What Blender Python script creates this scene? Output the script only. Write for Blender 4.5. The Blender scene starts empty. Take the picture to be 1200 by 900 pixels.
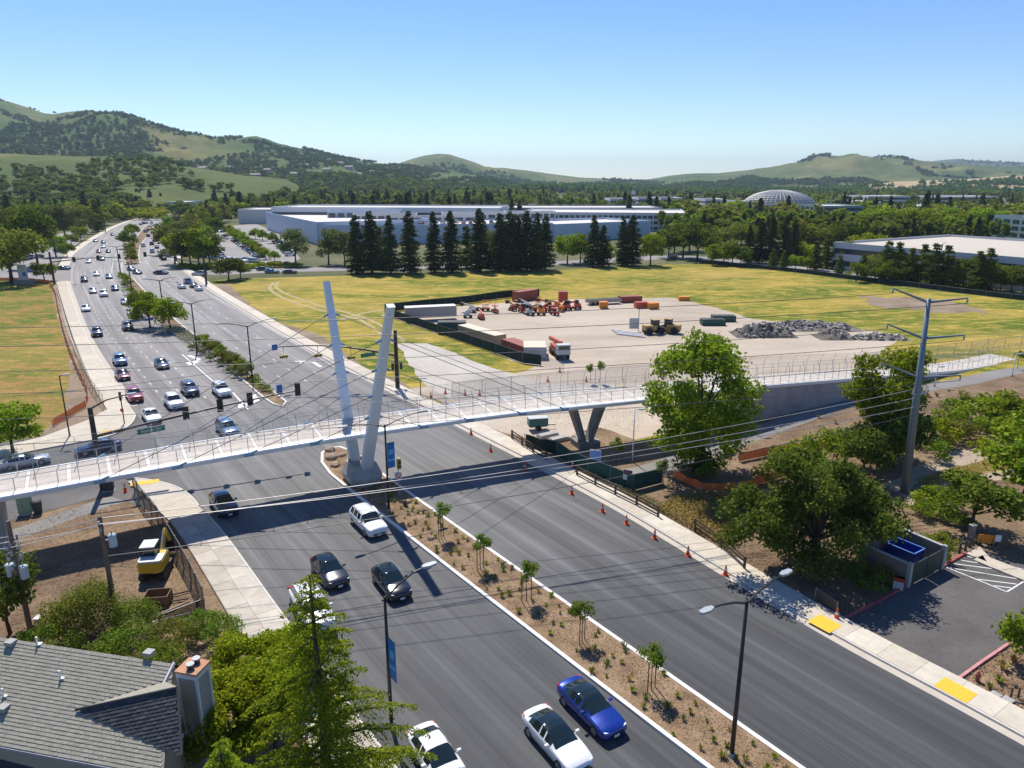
import bpy, bmesh, math, random
import numpy as np
from mathutils import Vector, Matrix, Euler, noise as mnoise
R = math.radians
rng = random.Random(7)
nr = np.random.default_rng(11)
SC = bpy.context.scene
COL = SC.collection

# ------------------------------------------------------------------ camera
CAM_H, FPX, HORIZON = 30.0, 850.0, 210.0          # drone height (m), focal length in photo pixels, horizon row
PITCH = math.atan((450 - HORIZON) / FPX)
cam_d = bpy.data.cameras.new('camera'); cam = bpy.data.objects.new('camera', cam_d); COL.objects.link(cam)
cam.location = (0, 0, CAM_H); cam.rotation_euler = (math.pi / 2 - PITCH, 0, 0)
cam_d.sensor_width = 36; cam_d.lens = 36 * FPX / 1200; cam_d.clip_start = 0.5; cam_d.clip_end = 60000
SC.camera = cam
# ------------------------------------------------------------------ sky and sun
SUN_EL, SUN_AZ = R(55), R(20)                      # sun ahead, 20 degrees left of the view
SUN = Vector((-math.sin(SUN_AZ) * math.cos(SUN_EL), math.cos(SUN_AZ) * math.cos(SUN_EL), math.sin(SUN_EL)))
world = bpy.data.worlds.new('World'); SC.world = world; world.use_nodes = True
wn = world.node_tree; bg = wn.nodes['Background']
sky = wn.nodes.new('ShaderNodeTexSky'); sky.sky_type = 'NISHITA'; sky.sun_disc = False
sky.sun_elevation = SUN_EL; sky.sun_rotation = -SUN_AZ
sky.altitude = 0; sky.air_density = 1.0; sky.dust_density = 0.0; sky.ozone_density = 4.5
hs_ = wn.nodes.new('ShaderNodeHueSaturation'); hs_.inputs['Hue'].default_value = .512; hs_.inputs['Saturation'].default_value = 1.2   # tints the sky bluer and more saturated
wn.links.new(sky.outputs[0], hs_.inputs['Color']); wn.links.new(hs_.outputs[0], bg.inputs[0]); bg.inputs[1].default_value = 0.118
sl = bpy.data.lights.new('sun', 'SUN'); sun = bpy.data.objects.new('sun', sl); COL.objects.link(sun)
sl.energy = 4.9; sl.angle = R(0.53); sl.color = (1.0, 0.945, 0.85)
sun.rotation_euler = SUN.to_track_quat('Z', 'Y').to_euler(); sun.location = (0, 0, 200)
SC.view_settings.view_transform = 'Standard'; SC.view_settings.look = 'None'
SC.view_settings.gamma = 1; SC.view_settings.exposure = 0.27; SC.view_settings.use_curve_mapping = False
SC.cycles.max_bounces = 5; SC.cycles.diffuse_bounces = 2; SC.cycles.glossy_bounces = 2
SC.cycles.transmission_bounces = 3; SC.cycles.transparent_max_bounces = 10; SC.cycles.volume_bounces = 0
SC.cycles.use_denoising = True
try: SC.cycles.denoiser = 'OPENIMAGEDENOISE'
except Exception: pass

# ------------------------------------------------------------------ helpers
_c, _s = math.cos(PITCH), math.sin(PITCH)
def G(x, y, z=0.0):
    """site coordinates of a surveyed point: photo column, photo row, known height"""
    a = (x - 600) / FPX; b = (450 - y) / FPX
    d = (a, _c + b * _s, -_s + b * _c); t = (z - CAM_H) / d[2]
    return Vector((d[0] * t, d[1] * t, z))
def GP(pts, z=0.0): return [G(p[0], p[1], z) for p in pts]
def at_dist(x, y, depth):
    """point seen at photo (x, y) at forward ground distance depth"""
    a = (x - 600) / FPX; b = (450 - y) / FPX
    d = (a, _c + b * _s, -_s + b * _c); t = depth / d[1]
    return Vector((d[0] * t, depth, CAM_H + d[2] * t))

class MB:
    def __init__(s): s.v = []; s.f = []; s.m = []; s.mi = 0
    def add(s, vs, fs):
        n = len(s.v); s.v += [tuple(v) for v in vs]; s.f += [tuple(i + n for i in f) for f in fs]; s.m += [s.mi] * len(fs); return s
    def box(s, c, size, rz=0.0, M=None):
        x, y, z = size[0] / 2, size[1] / 2, size[2] / 2
        vs = [Vector(q) for q in ((-x,-y,-z),(x,-y,-z),(x,y,-z),(-x,y,-z),(-x,-y,z),(x,-y,z),(x,y,z),(-x,y,z))]
        if M is None: M = Matrix.Rotation(rz, 3, 'Z')
        c = Vector(c)
        return s.add([M @ v + c for v in vs], ((0,3,2,1),(4,5,6,7),(0,1,5,4),(1,2,6,5),(2,3,7,6),(3,0,4,7)))
    def bar(s, a, b, w, h=None, up=(0, 0, 1)):
        a, b = Vector(a), Vector(b); h = h or w; d = (b - a)
        L = d.length
        if L < 1e-6: return s
        d.normalize(); u = Vector(up)
        if abs(d.dot(u)) > .98: u = Vector((0, 1, 0))
        sx = d.cross(u).normalized(); sz = sx.cross(d).normalized()
        M = Matrix((sx, d, sz)).transposed()
        return s.box((a + b) / 2, (w, L, h), M=M)
    def tube(s, pts, r, n=6, cap=True):
        pts = [Vector(p) for p in pts]; rs = r if isinstance(r, (list, tuple)) else [r] * len(pts)
        vs = []; k = len(pts); pu = None
        for i, p in enumerate(pts):
            d = (pts[min(i + 1, k - 1)] - pts[max(i - 1, 0)]).normalized()
            if pu is None: pu = Vector((0, 0, 1)) if abs(d.z) < .9 else Vector((1, 0, 0))
            sx = d.cross(pu).normalized(); sy = sx.cross(d).normalized(); pu = sy
            for j in range(n):
                a = 2 * math.pi * j / n
                vs.append(p + (sx * math.cos(a) + sy * math.sin(a)) * rs[i])
        fs = [(i*n+j, i*n+(j+1)%n, (i+1)*n+(j+1)%n, (i+1)*n+j) for i in range(k-1) for j in range(n)]
        if cap: fs += [tuple(range(n-1, -1, -1)), tuple((k-1)*n + j for j in range(n))]
        return s.add(vs, fs)
    def cyl(s, c, r, h, n=12, r2=None):
        c = Vector(c); return s.tube([c, c + Vector((0, 0, h))], [r, r if r2 is None else r2], n)
    def prism(s, poly, z0, z1):
        n = len(poly); P = [(p[0], p[1]) for p in poly]
        if sum(P[i][0]*P[(i+1)%n][1]-P[(i+1)%n][0]*P[i][1] for i in range(n)) < 0: P = P[::-1]
        vs = [(p[0], p[1], z0) for p in P] + [(p[0], p[1], z1) for p in P]
        return s.add(vs, [tuple(range(n, 2*n)), tuple(range(n-1, -1, -1))] + [(i, (i+1)%n, n+(i+1)%n, n+i) for i in range(n)])
    def quad(s, a, b, c, d): return s.add([a, b, c, d], [(0, 1, 2, 3)])
    def mesh(s, name, mats, smooth=False):
        me = bpy.data.meshes.new(name); me.from_pydata(s.v, [], s.f)
        for m in (mats if isinstance(mats, (list, tuple)) else [mats]): me.materials.append(m)
        if any(s.m): me.polygons.foreach_set('material_index', s.m)
        if smooth: me.polygons.foreach_set('use_smooth', [True] * len(s.f))
        me.update(); return me
    def build(s, name, mats, parent=None, smooth=False): return link(name, s.mesh(name, mats, smooth), parent)

def link(name, data, parent=None, loc=None, rz=None, scale=None):
    o = bpy.data.objects.new(name, data); COL.objects.link(o)
    if parent is not None: o.parent = parent
    if loc is not None: o.location = loc
    if rz is not None: o.rotation_euler = (0, 0, rz)
    if scale is not None: o.scale = (scale,) * 3 if isinstance(scale, (int, float)) else scale
    return o
def tag(o, label, cat=None, group=None):
    o['label'] = label
    if cat: o['category'] = cat
    if group: o['group'] = group
    return o
def struct(o, label=None):
    o['kind'] = 'structure'
    if label: o['label'] = label
    return o
def stuff(o, label=None, cat=None):
    o['kind'] = 'stuff'
    if label: o['label'] = label
    if cat: o['category'] = cat
    return o
def thing(name, label, cat, loc=(0, 0, 0), rz=0.0, group=None, scale=None):
    return tag(link(name, None, None, loc, rz, scale), label, cat, group)
def copy_tree(o, parent=None):
    c = o.copy(); COL.objects.link(c); c.parent = parent
    for ch in o.children: copy_tree(ch, c)
    return c
def rawmesh(name, V, F, mats, smooth=False, mi=None):
    """fast mesh from numpy arrays: V (n,3), F (m,k)"""
    V = np.ascontiguousarray(V, dtype=np.float32); F = np.ascontiguousarray(F, dtype=np.int32); k = F.shape[1]
    me = bpy.data.meshes.new(name); me.vertices.add(len(V)); me.vertices.foreach_set('co', V.ravel())
    me.loops.add(F.size); me.loops.foreach_set('vertex_index', F.ravel())
    me.polygons.add(len(F)); me.polygons.foreach_set('loop_start', np.arange(0, F.size, k, dtype=np.int32))
    for m in (mats if isinstance(mats, (list, tuple)) else [mats]): me.materials.append(m)
    if mi is not None: me.polygons.foreach_set('material_index', np.asarray(mi, dtype=np.int32))
    if smooth: me.polygons.foreach_set('use_smooth', np.ones(len(F), dtype=bool))
    me.update(calc_edges=True); return me
def resample(pts, step):
    pts = [Vector(p) for p in pts]; out = [pts[0]]; 
    for a, b in zip(pts, pts[1:]):
        n = max(1, int(round((b - a).length / step)))
        out += [a.lerp(b, i / n) for i in range(1, n + 1)]
    return out
def spline(pts, per=6):
    pts = [Vector(p) for p in pts]; out = []; n = len(pts)
    for i in range(n - 1):
        p0, p1, p2, p3 = pts[max(i-1, 0)], pts[i], pts[i+1], pts[min(i+2, n-1)]
        for k in range(per):
            t = k / per
            out.append(.5 * ((2*p1) + (p2-p0)*t + (2*p0-5*p1+4*p2-p3)*t*t + (-p0+3*p1-3*p2+p3)*t**3))
    return out + [pts[-1]]
def offset(pts, d):
    """polyline shifted d to its left (in plan)"""
    out = []; n = len(pts)
    for i, p in enumerate(pts):
        t = (Vector(pts[min(i+1, n-1)]) - Vector(pts[max(i-1, 0)])); t.z = 0; t.normalize()
        out.append(Vector(p) + Vector((-t.y, t.x, 0)) * d)
    return out
def along(pts, n):
    """n points evenly spaced by arc length"""
    pts = [Vector(p) for p in pts]; L = [0]
    for a, b in zip(pts, pts[1:]): L.append(L[-1] + (b - a).length)
    out = []; j = 0
    for i in range(n):
        s = L[-1] * i / (n - 1)
        while j < len(L) - 2 and L[j+1] < s: j += 1
        out.append(pts[j].lerp(pts[j+1], (s - L[j]) / max(1e-9, L[j+1] - L[j])))
    return out
def plen(pts): return sum((Vector(b) - Vector(a)).length for a, b in zip(pts, pts[1:]))
def strip(name, A, B, z, mat, parent=None, uvs=None):
    """sheet lofted between two polylines with equal counts"""
    n = len(A); V = [(p[0], p[1], z) for p in A] + [(p[0], p[1], z) for p in B]
    me = bpy.data.meshes.new(name); me.from_pydata(V, [], [(i, i+1, n+i+1, n+i) for i in range(n-1)])
    if me.polygons[0].normal.z < 0: me.flip_normals()
    me.materials.append(mat); return link(name, me, parent)
def sheet(name, poly, z, mat, parent=None):
    me = bpy.data.meshes.new(name); me.from_pydata([(p[0], p[1], z) for p in poly], [], [tuple(range(len(poly)))])
    me.update()
    if me.polygons[0].normal.z < 0: me.flip_normals()
    me.materials.append(mat); return link(name, me, parent)
def ragged(poly, amp, step=2.0):
    """worn, uneven edge for a patch of ground"""
    P = resample([Vector((p[0], p[1], 0)) for p in poly] + [Vector((poly[0][0], poly[0][1], 0))], step)[:-1]; n = len(P); out = []
    for i, p in enumerate(P):
        t = (P[(i+1) % n] - P[i-1]).normalized(); q = p * .16
        out.append(p + Vector((-t.y, t.x, 0)) * amp * (mnoise.noise(Vector((q.x, q.y, 2.2))) * 1.4 + .8 * mnoise.noise(Vector((p.x * .7, p.y * .7, 5.1)))))
    return out
def in_poly(x, y, poly):
    c = False; n = len(poly); j = n - 1
    for i in range(n):
        xi, yi, xj, yj = poly[i][0], poly[i][1], poly[j][0], poly[j][1]
        if (yi > y) != (yj > y) and x < (xj - xi) * (y - yi) / (yj - yi) + xi: c = not c
        j = i
    return c

# ------------------------------------------------------------------ materials
class N:
    """small node-tree writer"""
    def __init__(s, name):
        s.mat = bpy.data.materials.new(name); s.mat.use_nodes = True; s.t = s.mat.node_tree
        s.b = s.t.nodes['Principled BSDF']; s.out = s.t.nodes['Material Output']
    def n(s, typ, **kw):
        x = s.t.nodes.new('ShaderNode' + typ)
        for k, v in kw.items():
            if k.startswith('i_'): x.inputs[k[2:].replace('_', ' ')].default_value = v
            else: setattr(x, k, v)
        return x
    def l(s, a, b): s.t.links.new(a, b)
    def coord(s, kind='Object', scale=(1, 1, 1), rot=(0, 0, 0)):
        if kind == 'World': o = s.n('NewGeometry').outputs['Position']
        else: o = s.n('TexCoord').outputs[kind]
        m = s.n('Mapping'); m.inputs['Scale'].default_value = scale; m.inputs['Rotation'].default_value = rot
        s.l(o, m.inputs[0]); return m.outputs[0]
    def noise(s, vec, scale, detail=4, rough=.6, out=0, dist=0.0):
        x = s.n('TexNoise'); x.inputs['Scale'].default_value = scale; x.inputs['Detail'].default_value = detail
        x.inputs['Roughness'].default_value = rough; x.inputs['Distortion'].default_value = dist
        s.l(vec, x.inputs['Vector']); return x.outputs[out]
    def ramp(s, fac, stops, interp='LINEAR'):
        r = s.n('ValToRGB'); r.color_ramp.interpolation = interp; e = r.color_ramp.elements
        while len(e) < len(stops): e.new(0.5)
        for el, (p, c) in zip(e, stops):
            el.position = p; el.color = (c, c, c, 1) if isinstance(c, (int, float)) else (*c, 1)
        s.l(fac, r.inputs[0]); return r.outputs[0]
    def mix(s, a, b, fac, mode='MIX'):
        x = s.n('Mix', data_type='RGBA', blend_type=mode)
        for sock, v in ((x.inputs[6], a), (x.inputs[7], b)):
            if hasattr(v, 'links') or hasattr(v, 'is_linked'): s.l(v, sock)
            else: sock.default_value = (*v, 1)
        if hasattr(fac, 'is_linked'): s.l(fac, x.inputs[0])
        else: x.inputs[0].default_value = fac
        return x.outputs[2]
    def math(s, op, a, b=0.0):
        x = s.n('Math', operation=op)
        for sock, v in ((x.inputs[0], a), (x.inputs[1], b)):
            if hasattr(v, 'is_linked'): s.l(v, sock)
            else: sock.default_value = v
        return x.outputs[0]
    def bump(s, h, strength=.3, dist=.05):
        x = s.n('Bump'); x.inputs['Strength'].default_value = strength; x.inputs['Distance'].default_value = dist
        s.l(h, x.inputs['Height']); s.l(x.outputs[0], s.b.inputs['Normal'])
    def col(s, c):
        if hasattr(c, 'is_linked'): s.l(c, s.b.inputs['Base Color'])
        else: s.b.inputs['Base Color'].default_value = (*c, 1)
    def set(s, rough=None, metal=None, spec=None, coat=None):
        if rough is not None: s.b.inputs['Roughness'].default_value = rough
        if metal is not None: s.b.inputs['Metallic'].default_value = metal
        if spec is not None: s.b.inputs['Specular IOR Level'].default_value = spec
        if coat is not None: s.b.inputs['Coat Weight'].default_value = coat; s.b.inputs['Coat Roughness'].default_value = .05
        return s.mat

def plain(name, c, rough=.6, metal=0.0, var=.12, scale=3.0, coat=None, spec=None):
    m = N(name); v = m.coord('Object')
    f = m.noise(v, scale, 3)
    m.col(m.mix(tuple(x * (1 - var) for x in c), tuple(min(1, x * (1 + var)) for x in c), f))
    return m.set(rough, metal, spec, coat)
def patchy(name, cols, scale, detail=6, rough=.9, fine=None, bump=0.0, coord='World', stretch=(1, 1, 1), rot=(0, 0, 0), lo=.3, hi=.7, dist=0.0):
    """several colours blended through large noise, broken by fine noise"""
    m = N(name); v = m.coord(coord, stretch, rot)
    f = m.noise(v, scale, detail, .62, dist=dist)
    n = len(cols); st = [(lo + (hi - lo) * i / (n - 1), c) for i, c in enumerate(cols)]
    c = m.ramp(f, st)
    if fine:
        g = m.noise(v, fine[0], 4, .7)
        c = m.mix(c, m.ramp(g, [(.25, 1 - fine[1]), (.75, 1 + fine[1])]), 1.0, 'MULTIPLY')
        if bump: m.bump(g, bump, .1)
    m.col(c); return m.set(rough, spec=.2)
def leafmat(name, a, b, trans=.35, hue=0.0, c=None):
    """foliage: colour differs leaf by leaf and plant by plant, light shines through"""
    m = N(name); g = m.n('NewGeometry'); oi = m.n('ObjectInfo')
    st = [(0.0, a), (.75, b), (1.0, c or b)]
    col = m.ramp(g.outputs['Random Per Island'], st)
    hs = m.n('HueSaturation'); m.l(col, hs.inputs['Color'])
    m.l(m.math('ADD', m.math('MULTIPLY', oi.outputs['Random'], .03), .485), hs.inputs['Hue'])
    m.l(m.math('ADD', m.math('MULTIPLY', oi.outputs['Random'], .35), .82), hs.inputs['Value'])
    hs.inputs['Saturation'].default_value = 1.0
    d = m.n('BsdfDiffuse'); t = m.n('BsdfTranslucent'); x = m.n('MixShader'); x.inputs[0].default_value = trans
    m.l(hs.outputs[0], d.inputs[0])
    tc = m.mix(hs.outputs[0], (1.0, 1.0, .55), 1.0, 'MULTIPLY'); m.l(tc, t.inputs[0])
    m.l(d.outputs[0], x.inputs[1]); m.l(t.outputs[0], x.inputs[2]); m.l(x.outputs[0], m.out.inputs[0])
    return m.mat
def meshwire(name, c, scale, density, rough=.6):
    """woven wire or netting: threads with real holes between them"""
    m = N(name); v = m.coord('Object', (1, 1, 1))
    w = m.n('TexVoronoi'); w.inputs['Scale'].default_value = scale; m.l(v, w.inputs['Vector'])
    f = m.math('GREATER_THAN', w.outputs['Distance'], density)
    tr = m.n('BsdfTransparent'); x = m.n('MixShader'); m.l(f, x.inputs[0]); m.l(tr.outputs[0], x.inputs[1]); m.l(m.b.outputs[0], x.inputs[2])
    m.l(x.outputs[0], m.out.inputs[0]); m.col(c); return m.set(rough)
# ================================================================== GROUND, ROADS, HILLS
def V3(pts, z=0.0): return [Vector((p[0], p[1], z)) for p in pts]
ROAD_L = spline(V3([(10,9),(-4,28.5),(-16.4,45.5),(-24.7,57),(-31,65.2),(-40,77.8),(-49,90.4),(-57.4,102),(-67.7,116.6),(-79.7,134),(-94.6,156.6),(-113.1,185.6),(-132.1,215.6),(-150,246),(-165,273),(-180.4,302),(-202,349.5),(-233,421.7),(-257,480),(-284,556),(-308,640),(-345,760),(-365,830)]), 5)
ROAD_R = spline(V3([(42,13),(28.5,33.6),(22.8,41.8),(18.3,49),(13.9,56.6),(10,63.2),(5,70.6),(.6,77),(-6.2,86.5),(-13,96),(-19.1,104.5),(-30.6,120.8),(-46.4,144),(-57.7,161.5),(-82.7,200.5),(-106.4,239.6),(-117.5,259),(-140,303),(-166,358),(-199,434),(-222,492),(-250,570),(-275,650),(-310,770),(-330,840)]), 5)
MED1_L = V3([(14.2,26.2),(10.4,31.2),(8.1,34.2),(3.8,39.9),(-4.3,50.7),(-8.9,56.9),(-12.9,62.3),(-17.3,68.3)])
MED1_R = V3([(19.2,26.3),(15.4,31.4),(6.0,44.3),(0.5,51.8),(-8.2,63.7),(-12.6,69.8)])
NOSE1 = V3([(-19.3,71.1),(-21,74.3),(-21.7,77.2),(-21.2,78.8),(-20,79.2),(-18.7,78.2)])
MED2_L = spline(V3([(-33,95.6),(-36.5,100.3),(-44.4,112),(-57.4,129.8),(-74,151),(-88,171.5),(-102.4,193.5),(-124.7,231)]), 4)
MED2_R = spline(V3([(-31.4,96.9),(-34.6,101.6),(-42,112.6),(-52.6,127.5),(-66,146),(-82,170),(-97.5,194),(-120.4,230.6)]), 4)
MED3_C = spline(V3([(-139,268),(-152,293),(-176,343),(-205,410),(-232,472),(-248,512)]), 4)

# ---- asphalt
def road_mat():
    m = N('asphalt'); uv = m.n('UVMap').outputs[0]
    def mp(sc):
        x = m.n('Mapping'); x.inputs['Scale'].default_value = sc; m.l(uv, x.inputs[0]); return x.outputs[0]
    sx = m.n('SeparateXYZ'); m.l(uv, sx.inputs[0]); u, v = sx.outputs[0], sx.outputs[1]
    blot = m.noise(mp((.06, .045, 1)), 1.0, 3)
    age = m.math('ADD', v, m.math('MULTIPLY', m.math('SUBTRACT', blot, .5), 34))
    age = m.math('ADD', age, m.math('MULTIPLY', u, -.42))       # the carriageway nearer the house was laid earlier
    c = m.ramp(m.math('DIVIDE', age, 260), [(.0, (.058,.059,.062)), (.115, (.074,.075,.077)), (.19, (.122,.120,.117)), (.30, (.155,.149,.143)), (.45, (.205,.192,.182)), (1, (.25,.235,.22))])
    st = m.noise(mp((1.15, .012, 1)), 1.0, 3, .7)
    c = m.mix(c, m.ramp(st, [(.3, .66), (.5, 1.0), (.72, 1.38)]), .9, 'MULTIPLY')
    st2 = m.noise(mp((.45, .02, 1)), 1.0, 2, .5)
    c = m.mix(c, m.ramp(st2, [(.35, .8), (.65, 1.22)]), .8, 'MULTIPLY')
    fr = m.math('FRACT', m.math('ADD', m.math('DIVIDE', u, 3.7), m.math('MULTIPLY', m.noise(mp((.0, .05, 1)), 1.0, 2), .03)))
    c = m.mix(c, m.ramp(fr, [(0.0, .68), (.014, .74), (.022, 1.0)]), .85, 'MULTIPLY')     # paving seams
    pat = m.noise(mp((.3, .18, 1)), 1.0, 5, .7)
    c = m.mix(c, m.ramp(pat, [(.3, .86), (.7, 1.12)]), .7, 'MULTIPLY')
    fine = m.noise(mp((9, 9, 1)), 1.0, 3, .8)
    c = m.mix(c, m.ramp(fine, [(.3, .84), (.7, 1.16)]), .8, 'MULTIPLY')
    m.col(c); m.bump(fine, .15, .02); return m.set(.75, spec=.3)
M_ROAD = road_mat()
def road_strip(name, L, Rr, n, z, mat):
    A, B = along(L, n), along(Rr, n); W = 8; V = []; F = []; UV = []
    acc = 0
    for i in range(n):
        if i: acc += ((A[i] + B[i]) / 2 - (A[i-1] + B[i-1]) / 2).length
        for k in range(W + 1):
            p = A[i].lerp(B[i], k / W); V.append((p.x, p.y, z)); UV.append(((A[i] - B[i]).length * k / W, acc))
    for i in range(n - 1):
        for k in range(W):
            a = i * (W + 1) + k; F.append((a, a + 1, a + W + 2, a + W + 1))
    me = bpy.data.meshes.new(name); me.from_pydata(V, [], F)
    if me.polygons[0].normal.z < 0: me.flip_normals()
    ul = me.uv_layers.new(name='UVMap')
    for lp in me.loops: ul.data[lp.index].uv = UV[lp.vertex_index]
    me.materials.append(mat); return link(name, me)
ROAD = struct(road_strip('main_road', ROAD_L, ROAD_R, 260, 0.0, M_ROAD))

# ---- big ground sheet and its patches
M_SOIL = patchy('soil', [(.12,.078,.046), (.205,.138,.082), (.29,.205,.128)], .25, 8, fine=(3.0, .35), bump=.6)
M_BASE = patchy('dry_valley_ground', [(.055,.075,.022), (.10,.105,.04), (.17,.145,.07)], .02, 8, fine=(.6, .3))
g = struct(sheet('ground', [(-14000,-3000),(14000,-3000),(14000,16000),(-14000,16000)], -.07, M_BASE))

def meadow_mat(name, cols, dry, dlo=.50, dhi=.64, gold=0.0):
    m = N(name); v = m.coord('World', (1, 2.2, 1)); v1 = m.coord('World', (1, 1, 1))
    f = m.noise(v, .03, 7, .66, dist=.6); c = m.ramp(f, [(.34, cols[0]), (.46, cols[1]), (.55, cols[2]), (.66, cols[3])])
    g2 = m.noise(v, .22, 5, .7); c = m.mix(c, dry, m.ramp(g2, [(dlo, 0.0), (dhi, .8)]))
    if gold:
        g3 = m.noise(v, .011, 4, .6, dist=1.0); c = m.mix(c, (.50,.34,.10), m.ramp(g3, [(.50, 0.0), (.66, gold)]))
    h = m.noise(v1, 1.6, 4, .75); c = m.mix(c, m.ramp(h, [(.25, .62), (.75, 1.38)]), .9, 'MULTIPLY')
    m.col(c); m.bump(h, .9, .25); return m.set(.95, spec=.1)
M_MEADOW = meadow_mat('meadow_grass', [(.075,.125,.012), (.13,.165,.020), (.28,.235,.04), (.42,.31,.07)], (.52,.37,.09), .48, .64, .65)
M_LAWN = meadow_mat('verge_grass', [(.06,.12,.012), (.11,.155,.02), (.22,.18,.045), (.34,.20,.075)], (.42,.22,.08), .48, .60, .5)
meadow = struct(sheet('meadow', [ROAD_R[0] + Vector((6,0,0))] + GP([(612,520),(500,470),(455,452),(392,419),(336,387),(303,368),(262,342),(242,330),(262,327),(470,321),(640,317),(770,310),(830,309),(915,317),(1000,328),(1100,341),(1210,353),(1400,380)]) + V3([(190,80),(60,40)]), -.05, M_MEADOW))
lawn = struct(sheet('verge_lawn', GP([(-200,330),(0,327),(60,331),(66,345),(82,420),(105,470),(112,495),(60,515),(0,530),(-250,560)]), -.045, M_LAWN))
# soil bands between grass and kerbs
def band(name, pts, z, mat, amp=.55): return struct(sheet(name, ragged(GP(pts), amp), z, mat))
M_DIRT = patchy('graded_dirt', [(.16,.115,.075), (.25,.19,.13), (.33,.26,.185)], .12, 8, fine=(2.2, .28), bump=.5)
M_YARD = patchy('yard_gravel', [(.35,.285,.215), (.455,.38,.295), (.52,.445,.35)], .035, 8, fine=(.8, .12), bump=.3, stretch=(1, 2.5, 1))
M_APRON = patchy('pale_apron', [(.36,.325,.275), (.47,.43,.37), (.52,.49,.43)], .08, 7, fine=(1.2, .14))
M_MULCH = patchy('bark_mulch', [(.17,.108,.060), (.28,.185,.108), (.37,.26,.16)], .7, 9, fine=(7.0, .45), bump=.9)
M_TRAIL = patchy('trail_asphalt', [(.20,.19,.175), (.27,.255,.235)], .2, 6, fine=(4, .15))
M_PATH = patchy('dirt_track', [(.33,.26,.185), (.43,.35,.26)], .2, 7, fine=(3, .2), bump=.4)
M_DRYGRASS = meadow_mat('dry_grass', [(.25,.19,.06), (.33,.25,.09), (.40,.31,.12), (.44,.35,.15)], (.42,.33,.14))
band('roadside_soil', [(240,334),(268,333),(312,372),(372,392),(392,404),(428,432),(470,448),(500,466),(540,480),(556,500),(500,470),(455,452),(392,419),(336,387),(303,368),(262,342)], -.04, M_DIRT)
band('verge_soil', [(60,331),(68,330),(80,345),(108,420),(128,468),(120,485),(100,498),(60,515),(40,517),(78,480),(82,430),(62,350)], -.04, M_DIRT)
yard = band('construction_yard', [(449,369),(480,364),(560,357),(640,352),(700,350),(790,349),(845,362),(880,374),(940,380),(1000,385),(1060,392),(1046,404),(1030,413),(1010,440),(960,452),(880,470),(800,500),(700,530),(640,540),(560,500),(530,480),(480,455),(600,440),(628,429)], -.038, M_YARD, 1.0)
band('site_apron', [(462,402),(500,402),(560,424),(640,450),(720,450),(720,462),(600,475),(540,478),(500,452)], -.033, M_APRON)
soilR = band('planting_soil', [(560,497),(640,520),(700,500),(760,520),(880,492),(985,470),(1060,455),(1200,430),(1500,420),(1500,700),(1230,760),(1180,757),(1117,800),(1210,850),(1300,940),(1000,800),(880,691),(780,620),(655,555)], -.034, M_SOIL)
band('dirt_track', [(1035,566),(1075,545),(1110,530),(1180,518),(1210,514),(1210,530),(1180,532),(1130,545),(1085,562),(1060,582)], -.028, M_PATH)
band('footpath', [(1062,578),(1110,565),(1170,553),(1210,548),(1210,556),(1150,567),(1100,580),(1068,592)], -.027, M_PATH)
band('grass_strip', [(1072,562),(1110,551),(1150,542),(1210,532),(1210,546),(1150,553),(1090,570)], -.0265, M_DRYGRASS)
band('dry_grass_patch', [(770,596),(790,580),(850,576),(880,600),(850,640),(826,628)], -.026, M_DRYGRASS, .9)
band('bare_patch', [(1008,348),(1060,347),(1130,357),(1160,365),(1090,366),(1030,360)], -.0375, M_DIRT, 3.5)
soilL = struct(sheet('works_soil', GP([(-300,575),(0,585),(150,575),(190,598),(260,690),(300,735),(420,900),(300,1000),(-400,1000)]), -.034, M_SOIL))
# tyre tracks worn across the meadow
M_TRACK = patchy('worn_grass', [(.34,.28,.13), (.45,.37,.20)], .4, 5, fine=(2, .2))
def track(pts, w, z):
    c = spline(GP(pts), 8); struct(strip('worn_track', offset(c, w/2), offset(c, -w/2), z, M_TRACK))
track([(321,331),(316,338),(330,348),(360,359),(390,367),(420,374),(440,386),(462,402)], .9, -.031)
track([(326,330),(324,337),(340,346),(372,357),(402,365),(432,374),(455,386),(474,400)], .9, -.0315)
track([(400,374),(430,366),(470,362),(520,360)], 1.1, -.032)
# lower trail beside the ramp, trail under the left end of the bridge
tr = spline(GP([(655,583),(735,560),(830,528),(905,501),(985,474),(1060,458),(1130,447),(1180,436),(1230,430)]), 6)
struct(strip('trail', offset(tr, 1.6), offset(tr, -1.6), -.02, M_TRAIL))
tr2 = spline(GP([(163,578),(120,590),(80,604),(40,618),(-20,640)]), 6)
struct(strip('trail', offset(tr2, 1.2), offset(tr2, -1.2), -.02, M_TRAIL))
# side street on the left, cross street behind the meadow
M_STREET = patchy('street_asphalt', [(.105,.10,.096), (.145,.138,.13), (.17,.162,.152)], .15, 7, fine=(2, .12))
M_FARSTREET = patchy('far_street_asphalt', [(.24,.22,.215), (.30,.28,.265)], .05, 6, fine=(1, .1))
struct(sheet('side_street', V3([(-26,58),(-24,62),(-40,96),(-47,94),(-58,82.5),(-90,58),(-150,10),(-120,-10),(-60,46),(-40,66)]), -.010, M_STREET))
cs = GP([(222,321),(262,322),(330,319),(470,316),(640,311),(740,306),(800,303),(862,309),(930,317),(1000,326),(1100,340),(1210,353),(1400,378)])
cs_up = offset(spline(cs, 4), 12)
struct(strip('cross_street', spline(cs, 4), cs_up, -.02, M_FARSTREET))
struct(sheet('left_driveway', V3([(-136,222),(-152,250),(-230,255),(-330,270),(-330,245),(-220,228)]), -.012, M_FARSTREET))
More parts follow.
